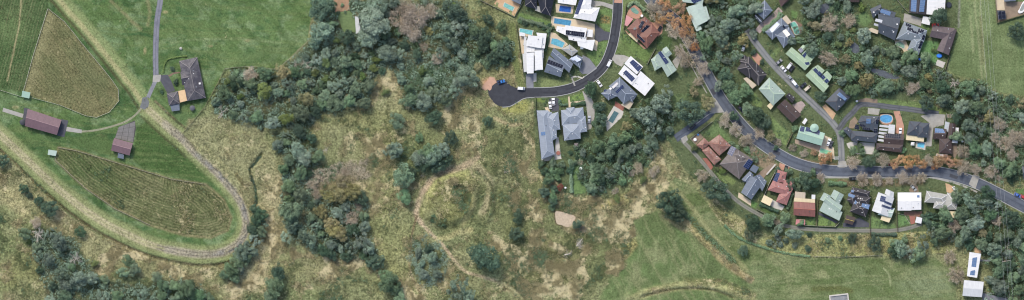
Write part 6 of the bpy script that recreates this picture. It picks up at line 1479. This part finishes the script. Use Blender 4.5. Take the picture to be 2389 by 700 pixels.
def crown_mesh(kind, clumps, per, crad, flat=.8, leaf=.075, spread=.74, gap=0.0):
    """unit crown: leaf faces gathered into clumps spread through a lumpy dome centred at z = 0"""
    ang0 = rng.random() * 6.28; el = 1 + .18 * rng.normal()
    d = rdir(clumps, -.1)
    rad = spread * (0.45 + .55 * rng.random(clumps) ** .5)
    C = d * rad[:, None]
    th = np.arctan2(C[:, 1], C[:, 0])
    lob = 1 + .15 * np.sin(2 * th + ang0) + .13 * np.sin(3 * th + ang0 * 2) + .08 * np.sin(5 * th + ang0 * 3)
    C[:, :2] *= lob[:, None]
    C[:, 2] *= flat
    cr = crad * (.62 + .72 * rng.random(clumps))
    tone = rng.random(clumps)
    cen, nrm, shd = [], [], []
    for i in range(clumps):
        n = int(per * (cr[i] / crad) ** 2)
        dd = rdir(n, -.45)
        n = len(dd)
        rr = cr[i] * (.72 + .36 * rng.random(n))
        cen.append(C[i] + dd * rr[:, None] * np.array([1, 1, .8])); nrm.append(dd + rng.normal(size=(n, 3)) * .45)
        shd.append(np.clip(.08 + .52 * tone[i] + .34 * rng.random(n), 0, 1))
    cen = np.concatenate(cen); nrm = np.concatenate(nrm); shd = np.concatenate(shd)
    return quads_mesh('crown', cen, nrm, leaf * (.6 + .8 * rng.random(len(cen))), shd, LM[kind], .8)

def trunk_mesh(limbs=5, mat=None, rad=.055, up=1.0):
    """unit trunk, base at z = -1.5 (ground), limbs reaching into the crown"""
    vs_, fs_ = [], []
    tube(vs_, fs_, [(0, 0, -2.2), (.02, .01, -1.2), (.05, -.02, -.5), (.03, .03, .1 * up)], [rad * 1.5, rad * 1.1, rad * .9, rad * .5], 7)
    for k in range(limbs):
        a = 6.28 * (k + rng.random() * .6) / limbs; r = .35 + .3 * rng.random(); z = -.6 + .3 * rng.random()
        tube(vs_, fs_, [(.03, 0, z), (math.cos(a) * r * .5, math.sin(a) * r * .5, z + .35), (math.cos(a) * r, math.sin(a) * r, .15 + .3 * rng.random())], [rad * .6, rad * .4, rad * .15], 5)
    me = bpy.data.meshes.new('trunk'); me.from_pydata(vs_, [], fs_); me.materials.append(mat or M_bark); me.shade_smooth()
    return me

def branch_mesh(depth, mat, rad, ntwig=9, spreadz=.5):
    """unit leafless tree: limbs forking out to fine twigs"""
    vs_, fs_ = [], []
    tips = []
    def grow(p, d, L, r, lev):
        n = 3 if lev > 1 else 2
        pts = [p]; q = Vector(p); dd = Vector(d)
        for i in range(n):
            dd = (dd + Vector(rng.normal(size=3)) * .14).normalized(); q = q + dd * L / n; pts.append(tuple(q))
        tube(vs_, fs_, pts, list(np.linspace(r, r * .55, n + 1)), 5 if lev > 1 else 3)
        tips.append(tuple(q))
        if lev == 0: return
        for k in range(4 if lev > 1 else 5):
            s = pts[1 + int(rng.random() * (len(pts) - 1))] if k else pts[-1]
            nd = (dd + Vector(rng.normal(size=3)) * .75); nd.z = abs(nd.z) * .6 + .05
            grow(s, nd.normalized(), L * (.55 + .2 * rng.random()), r * .55, lev - 1)
    tube(vs_, fs_, [(0, 0, -2.2), (0, 0, -.6)], [rad * 1.5, rad * 1.1], 7)
    for k in range(ntwig):
        a = 6.28 * (k + .5 * rng.random()) / ntwig
        grow((0, 0, -.7 + .2 * rng.random()), Vector((math.cos(a), math.sin(a), spreadz + .4 * rng.random())).normalized(), .55, rad * .75, depth)
    me = bpy.data.meshes.new('branches'); me.from_pydata(vs_, [], fs_); me.materials.append(mat); me.shade_smooth()
    return me, np.array(tips)

CROWNS = {
 'gum': [crown_mesh('gum', 34, 120, .26, .8, .095, .86) for _ in range(5)] + [crown_mesh('gum', 24, 90, .2, .9, .085, .92) for _ in range(3)],
 'dark': [crown_mesh('dark', 46, 110, .25, .75, .09, .88) for _ in range(5)],
 'mid': [crown_mesh('mid', 40, 115, .26, .75, .09, .86) for _ in range(6)],
 'olive': [crown_mesh('olive', 46, 90, .21, .7, .08, .88) for _ in range(4)],
 'orange': [crown_mesh('orange', 44, 60, .22, .75, .08, .88) for _ in range(4)],
 'lime': [crown_mesh('lime', 32, 100, .26, .8, .09, .85) for _ in range(3)],
 'red': [crown_mesh('red', 30, 50, .22, .8, .08) for _ in range(1)],
}
TRUNKS = [trunk_mesh() for _ in range(3)]
BARE = []
for _ in range(4):
    br, tips = branch_mesh(2, M_twig, .05, 11, .25)
    n = 2600
    k = rng.integers(0, len(tips), n)
    cen = tips[k] + rng.normal(size=(n, 3)) * .09
    BARE.append((br, quads_mesh('crown', cen, rdir(n, -1), .055 * (.5 + rng.random(n)), np.clip(.2 + .7 * rng.random(n), 0, 1), LM['bare'])))
DEAD = [branch_mesh(2, M_dead, .06, k, .35)[0] for k in (4, 5, 6)]

NAMES = {'gum': ('gum_tree', 'gum tree', 'grey-green gum tree', 'gum trees'), 'dark': ('broadleaf_tree', 'broadleaf tree', 'dark green round tree', 'dark broadleaf trees'), 'mid': ('leafy_tree', 'leafy tree', 'mid-green leafy tree', 'leafy green trees'), 'olive': ('olive_green_tree', 'pale tree', 'pale olive tree', 'pale olive trees'),
         'orange': ('autumn_tree', 'autumn tree', 'orange autumn tree', 'autumn street trees'), 'bare': ('bare_tree', 'bare tree', 'bare brown twiggy tree', 'bare winter trees'), 'dead': ('dead_tree', 'dead tree', 'bleached dead tree', 'dead trees'), 'red': ('autumn_tree', 'autumn tree', 'small red autumn tree', 'autumn street trees'), 'lime': ('shrub', 'shrub', 'bright green shrub', 'bright garden shrubs'), 'shrub': ('shrub', 'shrub', 'dark green shrub', 'dark shrubs')}
PLACED = []
def tree(kind, px, py, r, up=1.0):
    name, cat, noun, grp = NAMES[kind]
    rm = r * S
    if r < 12 and kind in ('dark', 'mid', 'gum'):
        name, cat, grp = 'shrub', 'shrub', 'shrubs and saplings'
        noun = {'dark': 'small dark green shrub', 'mid': 'small green shrub', 'gum': 'small grey-green shrub'}[kind]
    elif r >= 22: noun = 'large ' + noun
    x, y, _ = P(px, py); z = gz(x, y)
    trunkh = rm * (1.0 if r >= 12 else .55) * up
    o = thing(name, None, None, (x, y, z))
    auto(o, noun, px, py, cat, grp)
    rz = random.random() * 6.28
    el = random.uniform(.84, 1.2); sc = (rm * el, rm / el * random.uniform(.95, 1.1), rm * random.uniform(.75, 1.25))
    if kind == 'bare':
        br, lf = BARE[random.randrange(4)]
        inst('branches', br, o, (0, 0, trunkh), (0, 0, rz), sc); inst('crown', lf, o, (0, 0, trunkh), (0, 0, rz), sc)
    elif kind == 'dead':
        inst('branches', DEAD[random.randrange(3)], o, (0, 0, trunkh * .8), (0, 0, rz), sc)
    else:
        tr = TRUNKS[random.randrange(3)]
        # the trunk reaches down to the ground: unit trunk foot is 2.2 below the crown centre
        inst('trunk', tr, o, (0, 0, trunkh), (0, 0, rz), (rm, rm, max(rm * .4, trunkh / 2.0)))
        inst('crown', CROWNS[kind][random.randrange(len(CROWNS[kind]))], o, (0, 0, trunkh), (0, 0, rz), sc)
    PLACED.append((px, py, r))
    return o

T = {
'dark': '1020,387,17 960,402,15 590,535,15 612,500,14 8,375,14 55,440,12 92,468,12 120,485,20 68,455,9 188,541,13 93,630,10 750,20,30 1060,30,24 650,638,20 755,585,15 775,592,13 880,612,18 864,610,12 825,535,13 1000,578,11 1012,273,19 1052,322,16 1140,45,13 1137,283,12 1207,505,14 1203,545,15 1130,598,34 1270,448,14 1348,522,12 1378,208,18 1610,262,30 1560,468,27 1576,496,23 1668,442,27 1755,520,20 1733,586,13 1885,580,8 1888,547,7 1987,555,11 2025,377,17 1765,270,21 1780,285,18 2370,75,20 2188,40,20 2160,240,17 1405,277,14 1400,250,13 597,487,12 1880,420,18 1898,428,14 1400,420,13 2040,568,16 2082,585,15 600,512,17 1130,110,13 1040,372,16 985,380,19 1175,118,19 1290,470,12 1758,122,8 1777,144,6 1810,345,7 1712,270,12 1820,440,9 1915,225,14 378,214,5 402,160,6 410,192,7',
'mid': '1000,356,22 610,540,15 555,610,17 535,625,14 575,600,15 778,20,5 788,30,5 798,12,5 805,28,4 783,8,4 60,545,15 300,608,16 290,635,14 315,628,15 155,692,17 275,690,14 368,645,13 382,665,15 378,690,12 410,668,14 440,675,22 417,692,12 465,690,15 490,696,12 640,668,24 630,692,18 680,495,26 700,455,18 702,405,17 675,435,16 662,395,13 675,372,14 775,55,13 910,660,24 900,643,16 925,676,15 935,696,16 815,235,15 850,240,17 830,210,16 928,283,20 978,322,11 1170,60,13 1155,105,15 1185,127,12 1137,150,10 1280,420,13 1290,460,12 1290,400,11 1380,440,15 1390,418,14 1395,395,15 1287,485,8 1395,340,15 1430,330,19 1420,356,15 1460,320,14 1745,255,16 1715,225,19 1740,210,17 1700,200,17 1742,349,9 1760,372,9 1745,545,13 1790,512,16 1830,508,13 955,235,18 1040,232,17 1010,215,15 545,632,17 525,640,13 550,648,12 2230,320,15 2272,345,17 2140,590,18 2085,568,12 2330,380,14 2355,395,18 940,412,26 945,457,18 1395,302,12 1310,385,10 1305,400,10 1300,415,9 1842,270,10 1855,300,9 1965,310,9 2012,355,9 1990,350,10 2005,340,8 2045,358,9 1680,330,9 1718,345,9 1705,335,8 2105,350,9 2170,380,8 1795,520,10 1870,520,10 1930,560,7 1960,555,6 2180,560,12 2110,560,10',
'gum': '984,366,21 1036,350,18 925,348,18 575,577,16 560,627,14 975,590,10 1010,600,12 1020,640,11 990,640,12 985,615,9 140,565,23 115,605,16 140,640,19 185,652,21 215,650,15 240,690,20 330,686,17 565,592,20 595,560,17 585,585,15 615,523,11 670,555,17 682,525,18 710,365,19 695,350,20 710,550,17 727,562,15 750,72,30 735,98,18 870,50,36 880,18,24 860,86,26 905,125,22 1040,76,24 1066,70,22 1055,100,19 1030,125,15 1090,180,25 1073,190,18 1060,215,17 990,240,22 1030,222,19 845,560,23 825,577,19 860,576,17 1012,365,25 915,350,21 970,365,14 1072,665,24 1060,692,21 1095,692,18 1510,270,28 1540,245,24 1526,300,21 1480,262,14 1850,546,17 1815,535,14 1270,448,10 2100,580,20 2150,575,18 2120,590,16 735,530,13 800,510,12 1555,220,17 1700,60,22 1720,25,20 1742,50,17 1680,90,20 2200,235,17 2245,250,19 2280,300,20 2300,345,17 2255,290,15 2285,480,26 2275,520,20 2262,470,16 2250,545,18 1000,190,13 1060,145,14',
'olive': '790,452,22 820,444,22 766,457,17 800,428,18 750,495,17 772,520,17 796,545,18 782,538,20 1000,72,11 1650,240,19 1797,318,13 1460,295,12 1735,95,16 1690,105,14 1620,215,12 1980,100,10 1900,60,14 2290,540,13',
'bare': '935,45,26 975,38,28 960,74,24 1000,28,20 950,18,20 1020,138,13 1527,25,21 1570,70,18 1610,95,19 1605,140,22 1640,160,17 1585,120,14 1630,190,12 1692,278,16 1715,302,16 1740,326,17 1772,310,14 1812,332,11 1990,378,17 2060,375,17 2165,376,15 2245,390,19 2275,395,14 2012,418,15 2045,418,14 2075,422,10 2105,415,15 2128,420,13 1915,415,11 1638,410,16 835,483,10 820,510,16 85,520,13 2330,290,18 2370,320,22 2345,335,18 2360,360,14 2310,400,15 1525,400,13 1490,392,13 1850,345,10 1875,358,10 1800,365,9 2230,640,20 2215,600,15 1435,445,8 1810,515,10 2050,420,10 2150,415,12 1360,535,8 2320,320,12 1545,20,14 1285,425,7 805,400,10 730,430,13 2325,515,12 1755,345,10',
'orange': '1575,55,13 1610,75,13 1540,45,13 1556,14,12 2085,382,12 2100,372,12 2150,384,13 2205,370,12 2180,386,10 2232,380,12 1935,366,10 1545,3,13 1585,20,17 1600,50,17 1562,40,12 1592,75,13 2120,376,16 2140,370,8 2190,375,16 2216,380,12 1920,370,13 1898,355,9 1620,110,12 2278,530,9',
'red': '1308,436,10',
'dead': '90,548,18 178,602,18 518,262,16 715,150,13 735,160,9 690,148,10 1325,592,11 1352,570,12 2225,195,14 1000,185,10 1022,165,8 540,240,10 760,350,9 2350,575,11 1180,400,7 985,410,6 1350,560,6',
'lime': '1055,15,9 735,170,10 870,160,11 760,185,10 900,215,9 985,165,10 1620,345,9 2050,150,8 1908,78,9 1955,105,9 68,565,7 52,543,7 222,615,9 530,190,9 560,225,8 2215,120,6 2178,118,7 1990,70,8 1440,465,9 1500,420,10 1840,540,9 1685,400,8 1670,395,7 2010,18,10',
}
TL = [(k, *map(float, t.split(','))) for k, s in T.items() for t in s.split()]
for k, x, y, r in TL: tree(k, x, y, r, 1.7 if k == 'red' else 1.0)

def fill(poly, mix, rmin, rmax, tries, sep=.82, avoid=()):
    xs = [p[0] for p in poly]; ys = [p[1] for p in poly]
    for _ in range(tries):
        x, y = random.uniform(min(xs), max(xs)), random.uniform(min(ys), max(ys))
        if not (-25 < x < PW + 25 and -25 < y < PH + 25): continue
        if not inside(np.array([x]), np.array([y]), poly)[0]: continue
        if any(inside(np.array([x]), np.array([y]), a)[0] for a in avoid): continue
        r = random.uniform(rmin, rmax)
        if any((px - x) ** 2 + (py - y) ** 2 < (sep * (r + pr)) ** 2 for px, py, pr in PLACED): continue
        k = random.choices([m[0] for m in mix], [m[1] for m in mix])[0]
        tree(k, x, y, r)
CREEKGAP = [[(1905, 5), (1940, 5), (1940, 35), (1905, 32)], [(1975, 90), (2012, 95), (2012, 130), (1980, 128)], [(2020, 135), (2110, 160), (2110, 190), (2030, 185)], [(1995, 30), (2040, 22), (2040, 65), (2000, 62)]]
fill(WOODS['west'], (('gum', 6), ('mid', 5), ('dark', 2), ('lime', 1), ('olive', 1), ('bare', .2)), 8, 21, 900, .76, ([(560, 225), (640, 215), (700, 250), (640, 285), (570, 265)],))
fill(WOODS['north'], (('gum', 5), ('mid', 4), ('dark', 2), ('bare', .2), ('olive', 1)), 9, 20, 500, .8, ([(770, 0), (850, 0), (850, 90), (790, 80)], [(950, 140), (1090, 130), (1060, 200), (960, 215)]))
fill(WOODS['mid'], (('gum', 5), ('mid', 4), ('dark', 3), ('bare', .2)), 8, 18, 500, .78, ([(725, 380), (855, 375), (860, 425), (735, 435)],))
fill(WOODS['lower'], (('gum', 4), ('mid', 4), ('dark', 1)), 10, 17, 300, .8)
fill(WOODS['valley'], (('gum', 5), ('mid', 4), ('dark', 2), ('bare', 1)), 8, 17, 500, .76, ([(1470, 330), (1500, 320), (1500, 345)],))
fill(WOODS['suburb'], (('gum', 6), ('mid', 4), ('olive', 1), ('dark', 2)), 9, 21, 600, .78)
fill(WOODS['creek'], (('gum', 7), ('mid', 4), ('olive', 1), ('dark', 2), ('bare', 1)), 8, 21, 1500, .8, CREEKGAP)
fill(WOODS['east'], (('gum', 6), ('mid', 4), ('dark', 2), ('bare', 1)), 11, 20, 600, .74, ([(2245, 580), (2310, 580), (2310, 700), (2240, 700)], [(2310, 680), (2389, 690), (2389, 700), (2310, 700)]))
for poly, mix, a, b_, n in (([(1725, 0), (1762, 0), (1758, 40), (1740, 60)], (('mid', 1), ('gum', 1)), 10, 15, 60), ([(1840, 95), (1870, 60), (1885, 100), (1905, 140), (1860, 110)], (('gum', 1), ('mid', 1)), 9, 14, 80), ([(1860, 5), (1900, 0), (1905, 60), (1880, 70)], (('gum', 2), ('mid', 1)), 10, 16, 80),
                           ([(1330, 330), (1355, 320), (1350, 380), (1325, 400)], (('mid', 1), ('dark', 1)), 6, 10, 60), ([(1790, 400), (1900, 400), (1900, 440), (1860, 445)], (('mid', 1), ('dark', 1)), 8, 14, 60), ([(1262, 380), (1300, 372), (1310, 460), (1265, 455)], (('mid', 2), ('dark', 1)), 8, 12, 80),
                           ([(1775, 550), (1860, 550), (1860, 575), (1790, 570)], (('mid', 1), ('gum', 1)), 7, 12, 60), ([(1210, 42), (1290, 62), (1290, 74), (1206, 52)], (('mid', 1), ('dark', 1)), 5, 7, 80), ([(2150, 500), (2230, 505), (2225, 540), (2155, 525)], (('mid', 1), ('dark', 2)), 9, 14, 80)):
    fill(poly, mix, a, b_, n, .75)

# ------------------------------------------------------------------ fallen logs, hedges, undergrowth, tussocks
def hedge(noun, line, w, h_, kind='dark', dens=70):
    pts = catmull(line, 3); L = sum(math.dist(a, b_) for a, b_ in zip(pts[:-1], pts[1:])) * S
    n = int(L * dens * w / 1.5)
    k = rng.random(n) * (len(pts) - 1.001); i = k.astype(int); f = k - i
    A = np.array(pts)[i]; B = np.array(pts)[i + 1]
    c = A + (B - A) * f[:, None]
    th = rng.random(n) * math.pi; rr = w / 2 * (.8 + .3 * rng.random(n)) * (1 + .25 * np.sin(k * .9))
    d = B - A; d = d / np.maximum(1e-6, np.linalg.norm(d, axis=1, keepdims=True)); nn = np.stack([-d[:, 1], d[:, 0]], 1)
    off = np.cos(th) * rr
    x = (c[:, 0] - PW / 2) * S + nn[:, 0] * off; y = (PH / 2 - c[:, 1]) * S - nn[:, 1] * off
    x0, y0, _ = P(*pts[0])
    z = np.sin(th) * h_ * (.75 + .35 * rng.random(n)) + .1
    o = thing('hedge', None, None, (x0, y0, 0)); mid = pts[len(pts) // 2]
    auto(o, noun, mid[0], mid[1], 'hedge')
    nrm = np.stack([nn[:, 0] * np.cos(th), -nn[:, 1] * np.cos(th), np.sin(th) + .3], 1) + rng.normal(size=(n, 3)) * .4
    me = quads_mesh('foliage', np.stack([x - x0, y - y0, z], 1), nrm, .4 * (.6 + .8 * rng.random(n)), np.clip(.2 + .7 * rng.random(n), 0, 1), LM[kind], .8)
    f_ = inst('foliage', me, o)
    vs_, fs_ = [], []
    for q in pts[:: max(1, len(pts) // 6)]:
        xx, yy, _ = P(*q); tube(vs_, fs_, [(xx - x0, yy - y0, 0), (xx - x0, yy - y0, h_ * .6)], [.07, .04], 5)
    me2 = bpy.data.meshes.new('stems'); me2.from_pydata(vs_, [], fs_); me2.materials.append(M_bark); inst('stems', me2, o)
hedge('leafy hedge along the lawn of the black-tiled house', VA((560, 150), (640, 175), (740, 200), (830, 240)), 2.2, 2.0, 'mid'); hedge('clipped hedge above the square blue-grey house', VE((262, 208), (310, 200), (368, 192)), 2.2, 1.6); hedge('clipped hedge on the left of the square blue-grey garden', VE((178, 170), (185, 205), (235, 205)), 1.6, 1.4)
hedge('dark hedge right of the pale curved drive', VE((446, 190), (462, 250), (452, 320), (425, 360)), 3.2, 2.4); hedge('green hedge round the terracotta pool terrace', VC((50, 60), (105, 18), (190, 85)), 2.0, 1.8, 'mid'); hedge('garden hedge beside the grey L-shaped house', VG((610, 110), (560, 170), (510, 215), (450, 255)), 3.0, 2.2, 'mid'); hedge('yellow-green shrub border along the back lane', VM((262, 62), (310, 130), (370, 190)), 1.6, 1.2, 'lime'); hedge('dark hedge below the cream awning of the red house', VM((670, 372), (760, 410), (840, 445)), 2.2, 1.8); hedge('clipped hedge along the street above the sage house', VN((360, 120), (450, 125), (545, 130)), 2.6, 1.8, 'mid')
hedge('shrub row between the red and red iron houses', VM((970, 270), (940, 360), (920, 420)), 2.4, 2.0, 'mid'); hedge('dark shrub row below the white L-solar garden', VN((800, 640), (930, 645), (1060, 645)), 2.0, 1.4); hedge('flower border round the farmhouse courtyard', V3((62, 340), (75, 285), (120, 268), (172, 262)), 1.0, .8, 'lime', 60); hedge('dark hedge left of the lower garden lawn strip', [(1330, 372), (1332, 410), (1334, 450)], 2.0, 1.8, 'mid'); hedge('shrub row right of the garden lawn strip', [(1376, 372), (1384, 400), (1376, 450)], 3.0, 2.4, 'mid'); hedge('leafy row below the pale grey row-end house', VO((230, 480), (330, 540), (450, 570)), 3.4, 2.2, 'mid'); hedge('brown scrub row above the bottom paddock strip', [(1690, 525), (1720, 552), (1760, 570), (1830, 590), (1890, 598)], 1.4, .9, 'mid', 40); hedge('leafy hedge beside the white stepped house pool', VA((810, 240), (800, 330), (775, 420)), 1.4, 1.8, 'dark')
for k, (x, y, a, L) in enumerate(((1352, 565, 50, 22), (1324, 593, 10, 14), (2040, 640, 0, 0))):
    if not L: continue
    vs_, fs_ = [], []; X, Y, _ = P(x, y); z = gz(X, Y); dx, dy = math.cos(math.radians(a)), math.sin(math.radians(a)); l = L * S / 2
    o = thing('fallen_log', ['bleached fallen trunk lying diagonally below the pond', 'bleached branching log on the rough pasture'][k], 'log', (X, Y, z))
    tube(vs_, fs_, [(X - dx * l, Y - dy * l, z + .2), (X, Y, z + .3), (X + dx * l, Y + dy * l, z + .35)], [.35, .28, .15], 8); mk('trunk', vs_, fs_, M_dead, o)
    vs_, fs_ = [], []; tube(vs_, fs_, [(X, Y, z + .3), (X + dy * 1.2, Y - dx * 1.2 + .6, z + .9)], [.16, .06], 6); mk('branch', vs_, fs_, M_dead, o)

def scatter_points(n, wmap):
    """random ground points with density following a map over the ground grid"""
    w = wmap.ravel().astype(np.float64); w /= w.sum()
    c = rng.choice(len(w), n, p=w)
    j, i = np.divmod(c, nx)
    x = X0 + (i + rng.random(n) - .5) * GS; y = Y0 + (j + rng.random(n) - .5) * GS
    return x, y, HGT[j, i], j, i

INFRAME = ((QX > -40) & (QX < PW + 40) & (QY > -40) & (QY < PH + 40)).astype(np.float32)
# keep growth off houses, paving and roads
BLOCK = np.zeros(QX.shape, np.float32)
for o in list(bpy.data.objects):
    if o.type == 'MESH' and (o.name.split('.')[0] in ('roof', 'driveway', 'patio', 'deck', 'path', 'crossing', 'lawn', 'coping', 'pond', 'creek', 'concrete_yard', 'apron', 'ramp', 'turning_circle', 'awning', 'carport_roof')):
        off = ROOT.get((o.parent.name if o.parent and not o.parent.parent else ''), (0, 0, 0))
        co = np.array([v.co[:] for v in o.data.vertices]) + np.array(off)
        f0 = o.data.polygons[0]
        i0, i1 = int((co[:, 0].min() - X0) / GS), int((co[:, 0].max() - X0) / GS) + 2
        j0, j1 = int((co[:, 1].min() - Y0) / GS), int((co[:, 1].max() - Y0) / GS) + 2
        i0, j0 = max(i0, 0), max(j0, 0)
        if i1 <= i0 or j1 <= j0: continue
        sx, sy = GX[j0:j1, i0:i1], GY[j0:j1, i0:i1]
        poly = [tuple(co[k][:2]) for k in (o.data.polygons[0].vertices if o.name.split('.')[0] not in ('roof', 'awning', 'carport_roof') else (len(co) - 4, len(co) - 3, len(co) - 2, len(co) - 1))]
        if o.name.split('.')[0] == 'coping': poly = [tuple(c[:2]) for c in co[len(co) // 4: len(co) // 2]]
        BLOCK[j0:j1, i0:i1] = np.maximum(BLOCK[j0:j1, i0:i1], inside(sx, sy, poly))
for pts, w in ((R1, 32), (R2, 28), (R3, 19), ([(1956, 304), (1972, 280), (1990, 262), (2008, 244), (2035, 244), (2080, 250), (2130, 256), (2190, 266)], 17), ([(1668, 248), (1650, 270), (1620, 292), (1590, 314), (1576, 323)], 24), ([(1590, 326), (1615, 352), (1645, 386), (1680, 428), (1712, 462), (1745, 486), (1790, 510), (1830, 526), (1880, 534), (1950, 537), (2020, 538), (2080, 538), (2120, 532), (2150, 522)], 15)):
    BLOCK = np.maximum(BLOCK, mask_line(catmull(pts, 8), w, 2))
FREE = INFRAME * (1 - np.clip(BLOCK, 0, 1))

def clump_field(name, label, wmap, n, rad, per, kind, leaf, cat='undergrowth'):
    x, y, z, j, i = scatter_points(n, wmap * FREE)
    r = rad * (.45 + 1.1 * rng.random(n) ** 1.6)
    tone = rng.random(n)
    d = rdir(n * per, -.05); m = len(d) // n * n; d = d[:m]; pr = m // n
    R = np.repeat(r, pr)
    cen = np.stack([np.repeat(x, pr), np.repeat(y, pr), np.repeat(z, pr)], 1) + d * (R * (.75 + .4 * rng.random(m)))[:, None] * np.array([1, 1, .75])
    nrm = d + rng.normal(size=(m, 3)) * .5
    me = quads_mesh(name, cen, nrm, leaf * (.6 + .9 * rng.random(m)) * np.sqrt(R / rad), np.clip(.15 + .4 * np.repeat(tone, pr) + .35 * rng.random(m), 0, 1), LM[kind], .8)
    o = bpy.data.objects.new(name, me); col.objects.link(o)
    return tag(o, label, cat, kind='stuff')
def wsum(*names): return np.maximum.reduce([mask_poly(WOODS[n], 20, 10) for n in names])
clump_field('undergrowth', 'dense grey-green undergrowth filling the left hand woods', wsum('west', 'north', 'mid', 'lower') * (.3 + fbm(30, 41, 3)), 4200, 1.3, 30, 'gum', .5)
clump_field('undergrowth', 'dense green undergrowth filling the right hand woods', wsum('valley', 'suburb', 'creek', 'east') * (.3 + fbm(30, 42, 3)), 3600, 1.2, 30, 'mid', .5)
clump_field('brushwood', 'pale dry brush mixed through the woods', wsum('west', 'north', 'mid', 'lower', 'creek', 'east') * np.clip((fbm(26, 79, 3) - .5) * 6, 0, 1), 1100, .9, 26, 'olive', .36)
clump_field('creeper', 'low green creeper mass in the clearing of the north wood', np.maximum(mask_blob(1010, 190, 70, 45), mask_poly([(1040, 150), (1120, 120), (1130, 140), (1060, 200)], 10, 6)), 900, .8, 34, 'mid', .34)
clump_field('scrub', 'scattered dark scrub across the rough pasture', np.clip(SCRUB - .28, 0, 1) * np.clip((fbm(34, 43, 3) - .5) * 6, 0, 1) * (1 - np.maximum(wsum('west', 'north', 'mid', 'lower', 'valley', 'suburb', 'creek', 'east') * .9, flat * .5)), 3000, .7, 26, 'mid', .3)
clump_field('scrub', 'scattered garden shrubs between the houses', mask_poly(SUB, 4) * (1 - wsum('suburb', 'creek', 'valley', 'east')) * np.clip((fbm(22, 44, 3) - .52) * 8, 0, 1), 1500, .8, 30, 'mid', .32, 'shrubs')
clump_field('ditch_scrub', 'broken line of dark scrub in the narrow ditch', mask_line(catmull([(612, 358), (600, 375), (585, 394), (592, 425), (598, 452), (600, 475)], 6), 4, 4, 6) * np.clip((fbm(9, 77, 2) - .4) * 6, 0, 1), 190, .5, 26, 'dark', .3)
clump_field('bank_scrub', 'loose line of scrub along the field bank', mask_line(catmull([(1590, 495), (1650, 552), (1712, 612)], 10), 10, 8, 6), 240, .6, 26, 'mid', .3)
clump_field('knoll_scrub', 'lumpy dark scrub covering the oval knoll', mask_poly([(965, 560), (1000, 556), (1040, 610), (1035, 650), (1005, 670), (968, 650), (958, 600)], 24, 14) * np.clip((fbm(16, 78, 3) - .42) * 6, 0, 1), 620, .85, 30, 'gum', .32)
clump_field('mound_scrub', 'patchy scrub on the grass mound', np.maximum(mask_blob(1072, 442, 20, 12), mask_blob(1012, 512, 8, 12)), 120, .6, 26, 'mid', .3)
clump_field('levee_scrub', 'ragged scrub line along the outer edge of the levee', mask_line(offset_line(BAND_B[14:], -30), 8, 6, 5) * np.clip((fbm(20, 75, 3) - .42) * 6, 0, 1), 420, .5, 22, 'olive', .28)
clump_field('bramble', 'brown bramble patch in the hollow', mask_poly([(725, 395), (760, 390), (850, 375), (862, 415), (800, 420), (745, 430)], 14, 8), 500, .9, 28, 'bare', .3)

def tussocks(name, label, wmap, n, hgt, rgb0, rgb1):
    x, y, z, j, i = scatter_points(n, wmap * FREE)
    k = 3
    X_, Y_, Z_ = (np.repeat(v, k) for v in (x, y, z)); m = n * k
    a = rng.random(m) * 6.28; L = hgt * (.5 + rng.random(m)); w = .10 + .14 * rng.random(m); lean = .45 * rng.random(m)
    ca, sa = np.cos(a), np.sin(a)
    base = np.stack([X_ + ca * .08, Y_ + sa * .08, Z_ - .05], 1)
    tip = base + np.stack([ca * lean * L * 1.6, sa * lean * L * 1.6, L], 1)
    side = np.stack([-sa, ca, 0 * a], 1) * w[:, None]
    co = np.stack([base - side, base + side, tip], 1).reshape(-1, 3).astype(np.float32)
    me = bpy.data.meshes.new(name)
    me.vertices.add(m * 3); me.vertices.foreach_set('co', co.ravel()); me.loops.add(m * 3); me.loops.foreach_set('vertex_index', np.arange(m * 3, dtype=np.int32)); me.polygons.add(m); me.polygons.foreach_set('loop_start', np.arange(0, m * 3, 3, dtype=np.int32)); me.update(calc_edges=True)
    at_ = me.attributes.new('shade', 'FLOAT', 'POINT'); at_.data.foreach_set('value', np.repeat(np.repeat(rng.random(n), k), 3).astype(np.float32))
    mt_, nt, b = new_mat('dry_grass'); an = N(nt, 'ShaderNodeAttribute', attribute_name='shade'); nt.links.new(ramp(nt, an.outputs['Fac'], 0, 1, alb(rgb0), alb(rgb1)), b.inputs['Base Color']); b.inputs['Roughness'].default_value = .9
    me.materials.append(mt_)
    o = bpy.data.objects.new(name, me); col.objects.link(o); tag(o, label, 'grass', kind='stuff')
tussocks('straw_tussocks', 'straw coloured grass tussocks across the rough pasture', np.clip(STRAW - .2, 0, 1) * np.clip((fbm(20, 51, 3) - .4) * 4, 0, 1), 70000, .55, (172, 164, 122), (210, 202, 162))
tussocks('green_tussocks', 'rough green grass tussocks across the pasture', ROUGH * (.15 + SCRUB), 60000, .5, (92, 102, 66), (140, 142, 98))
finish_labels()
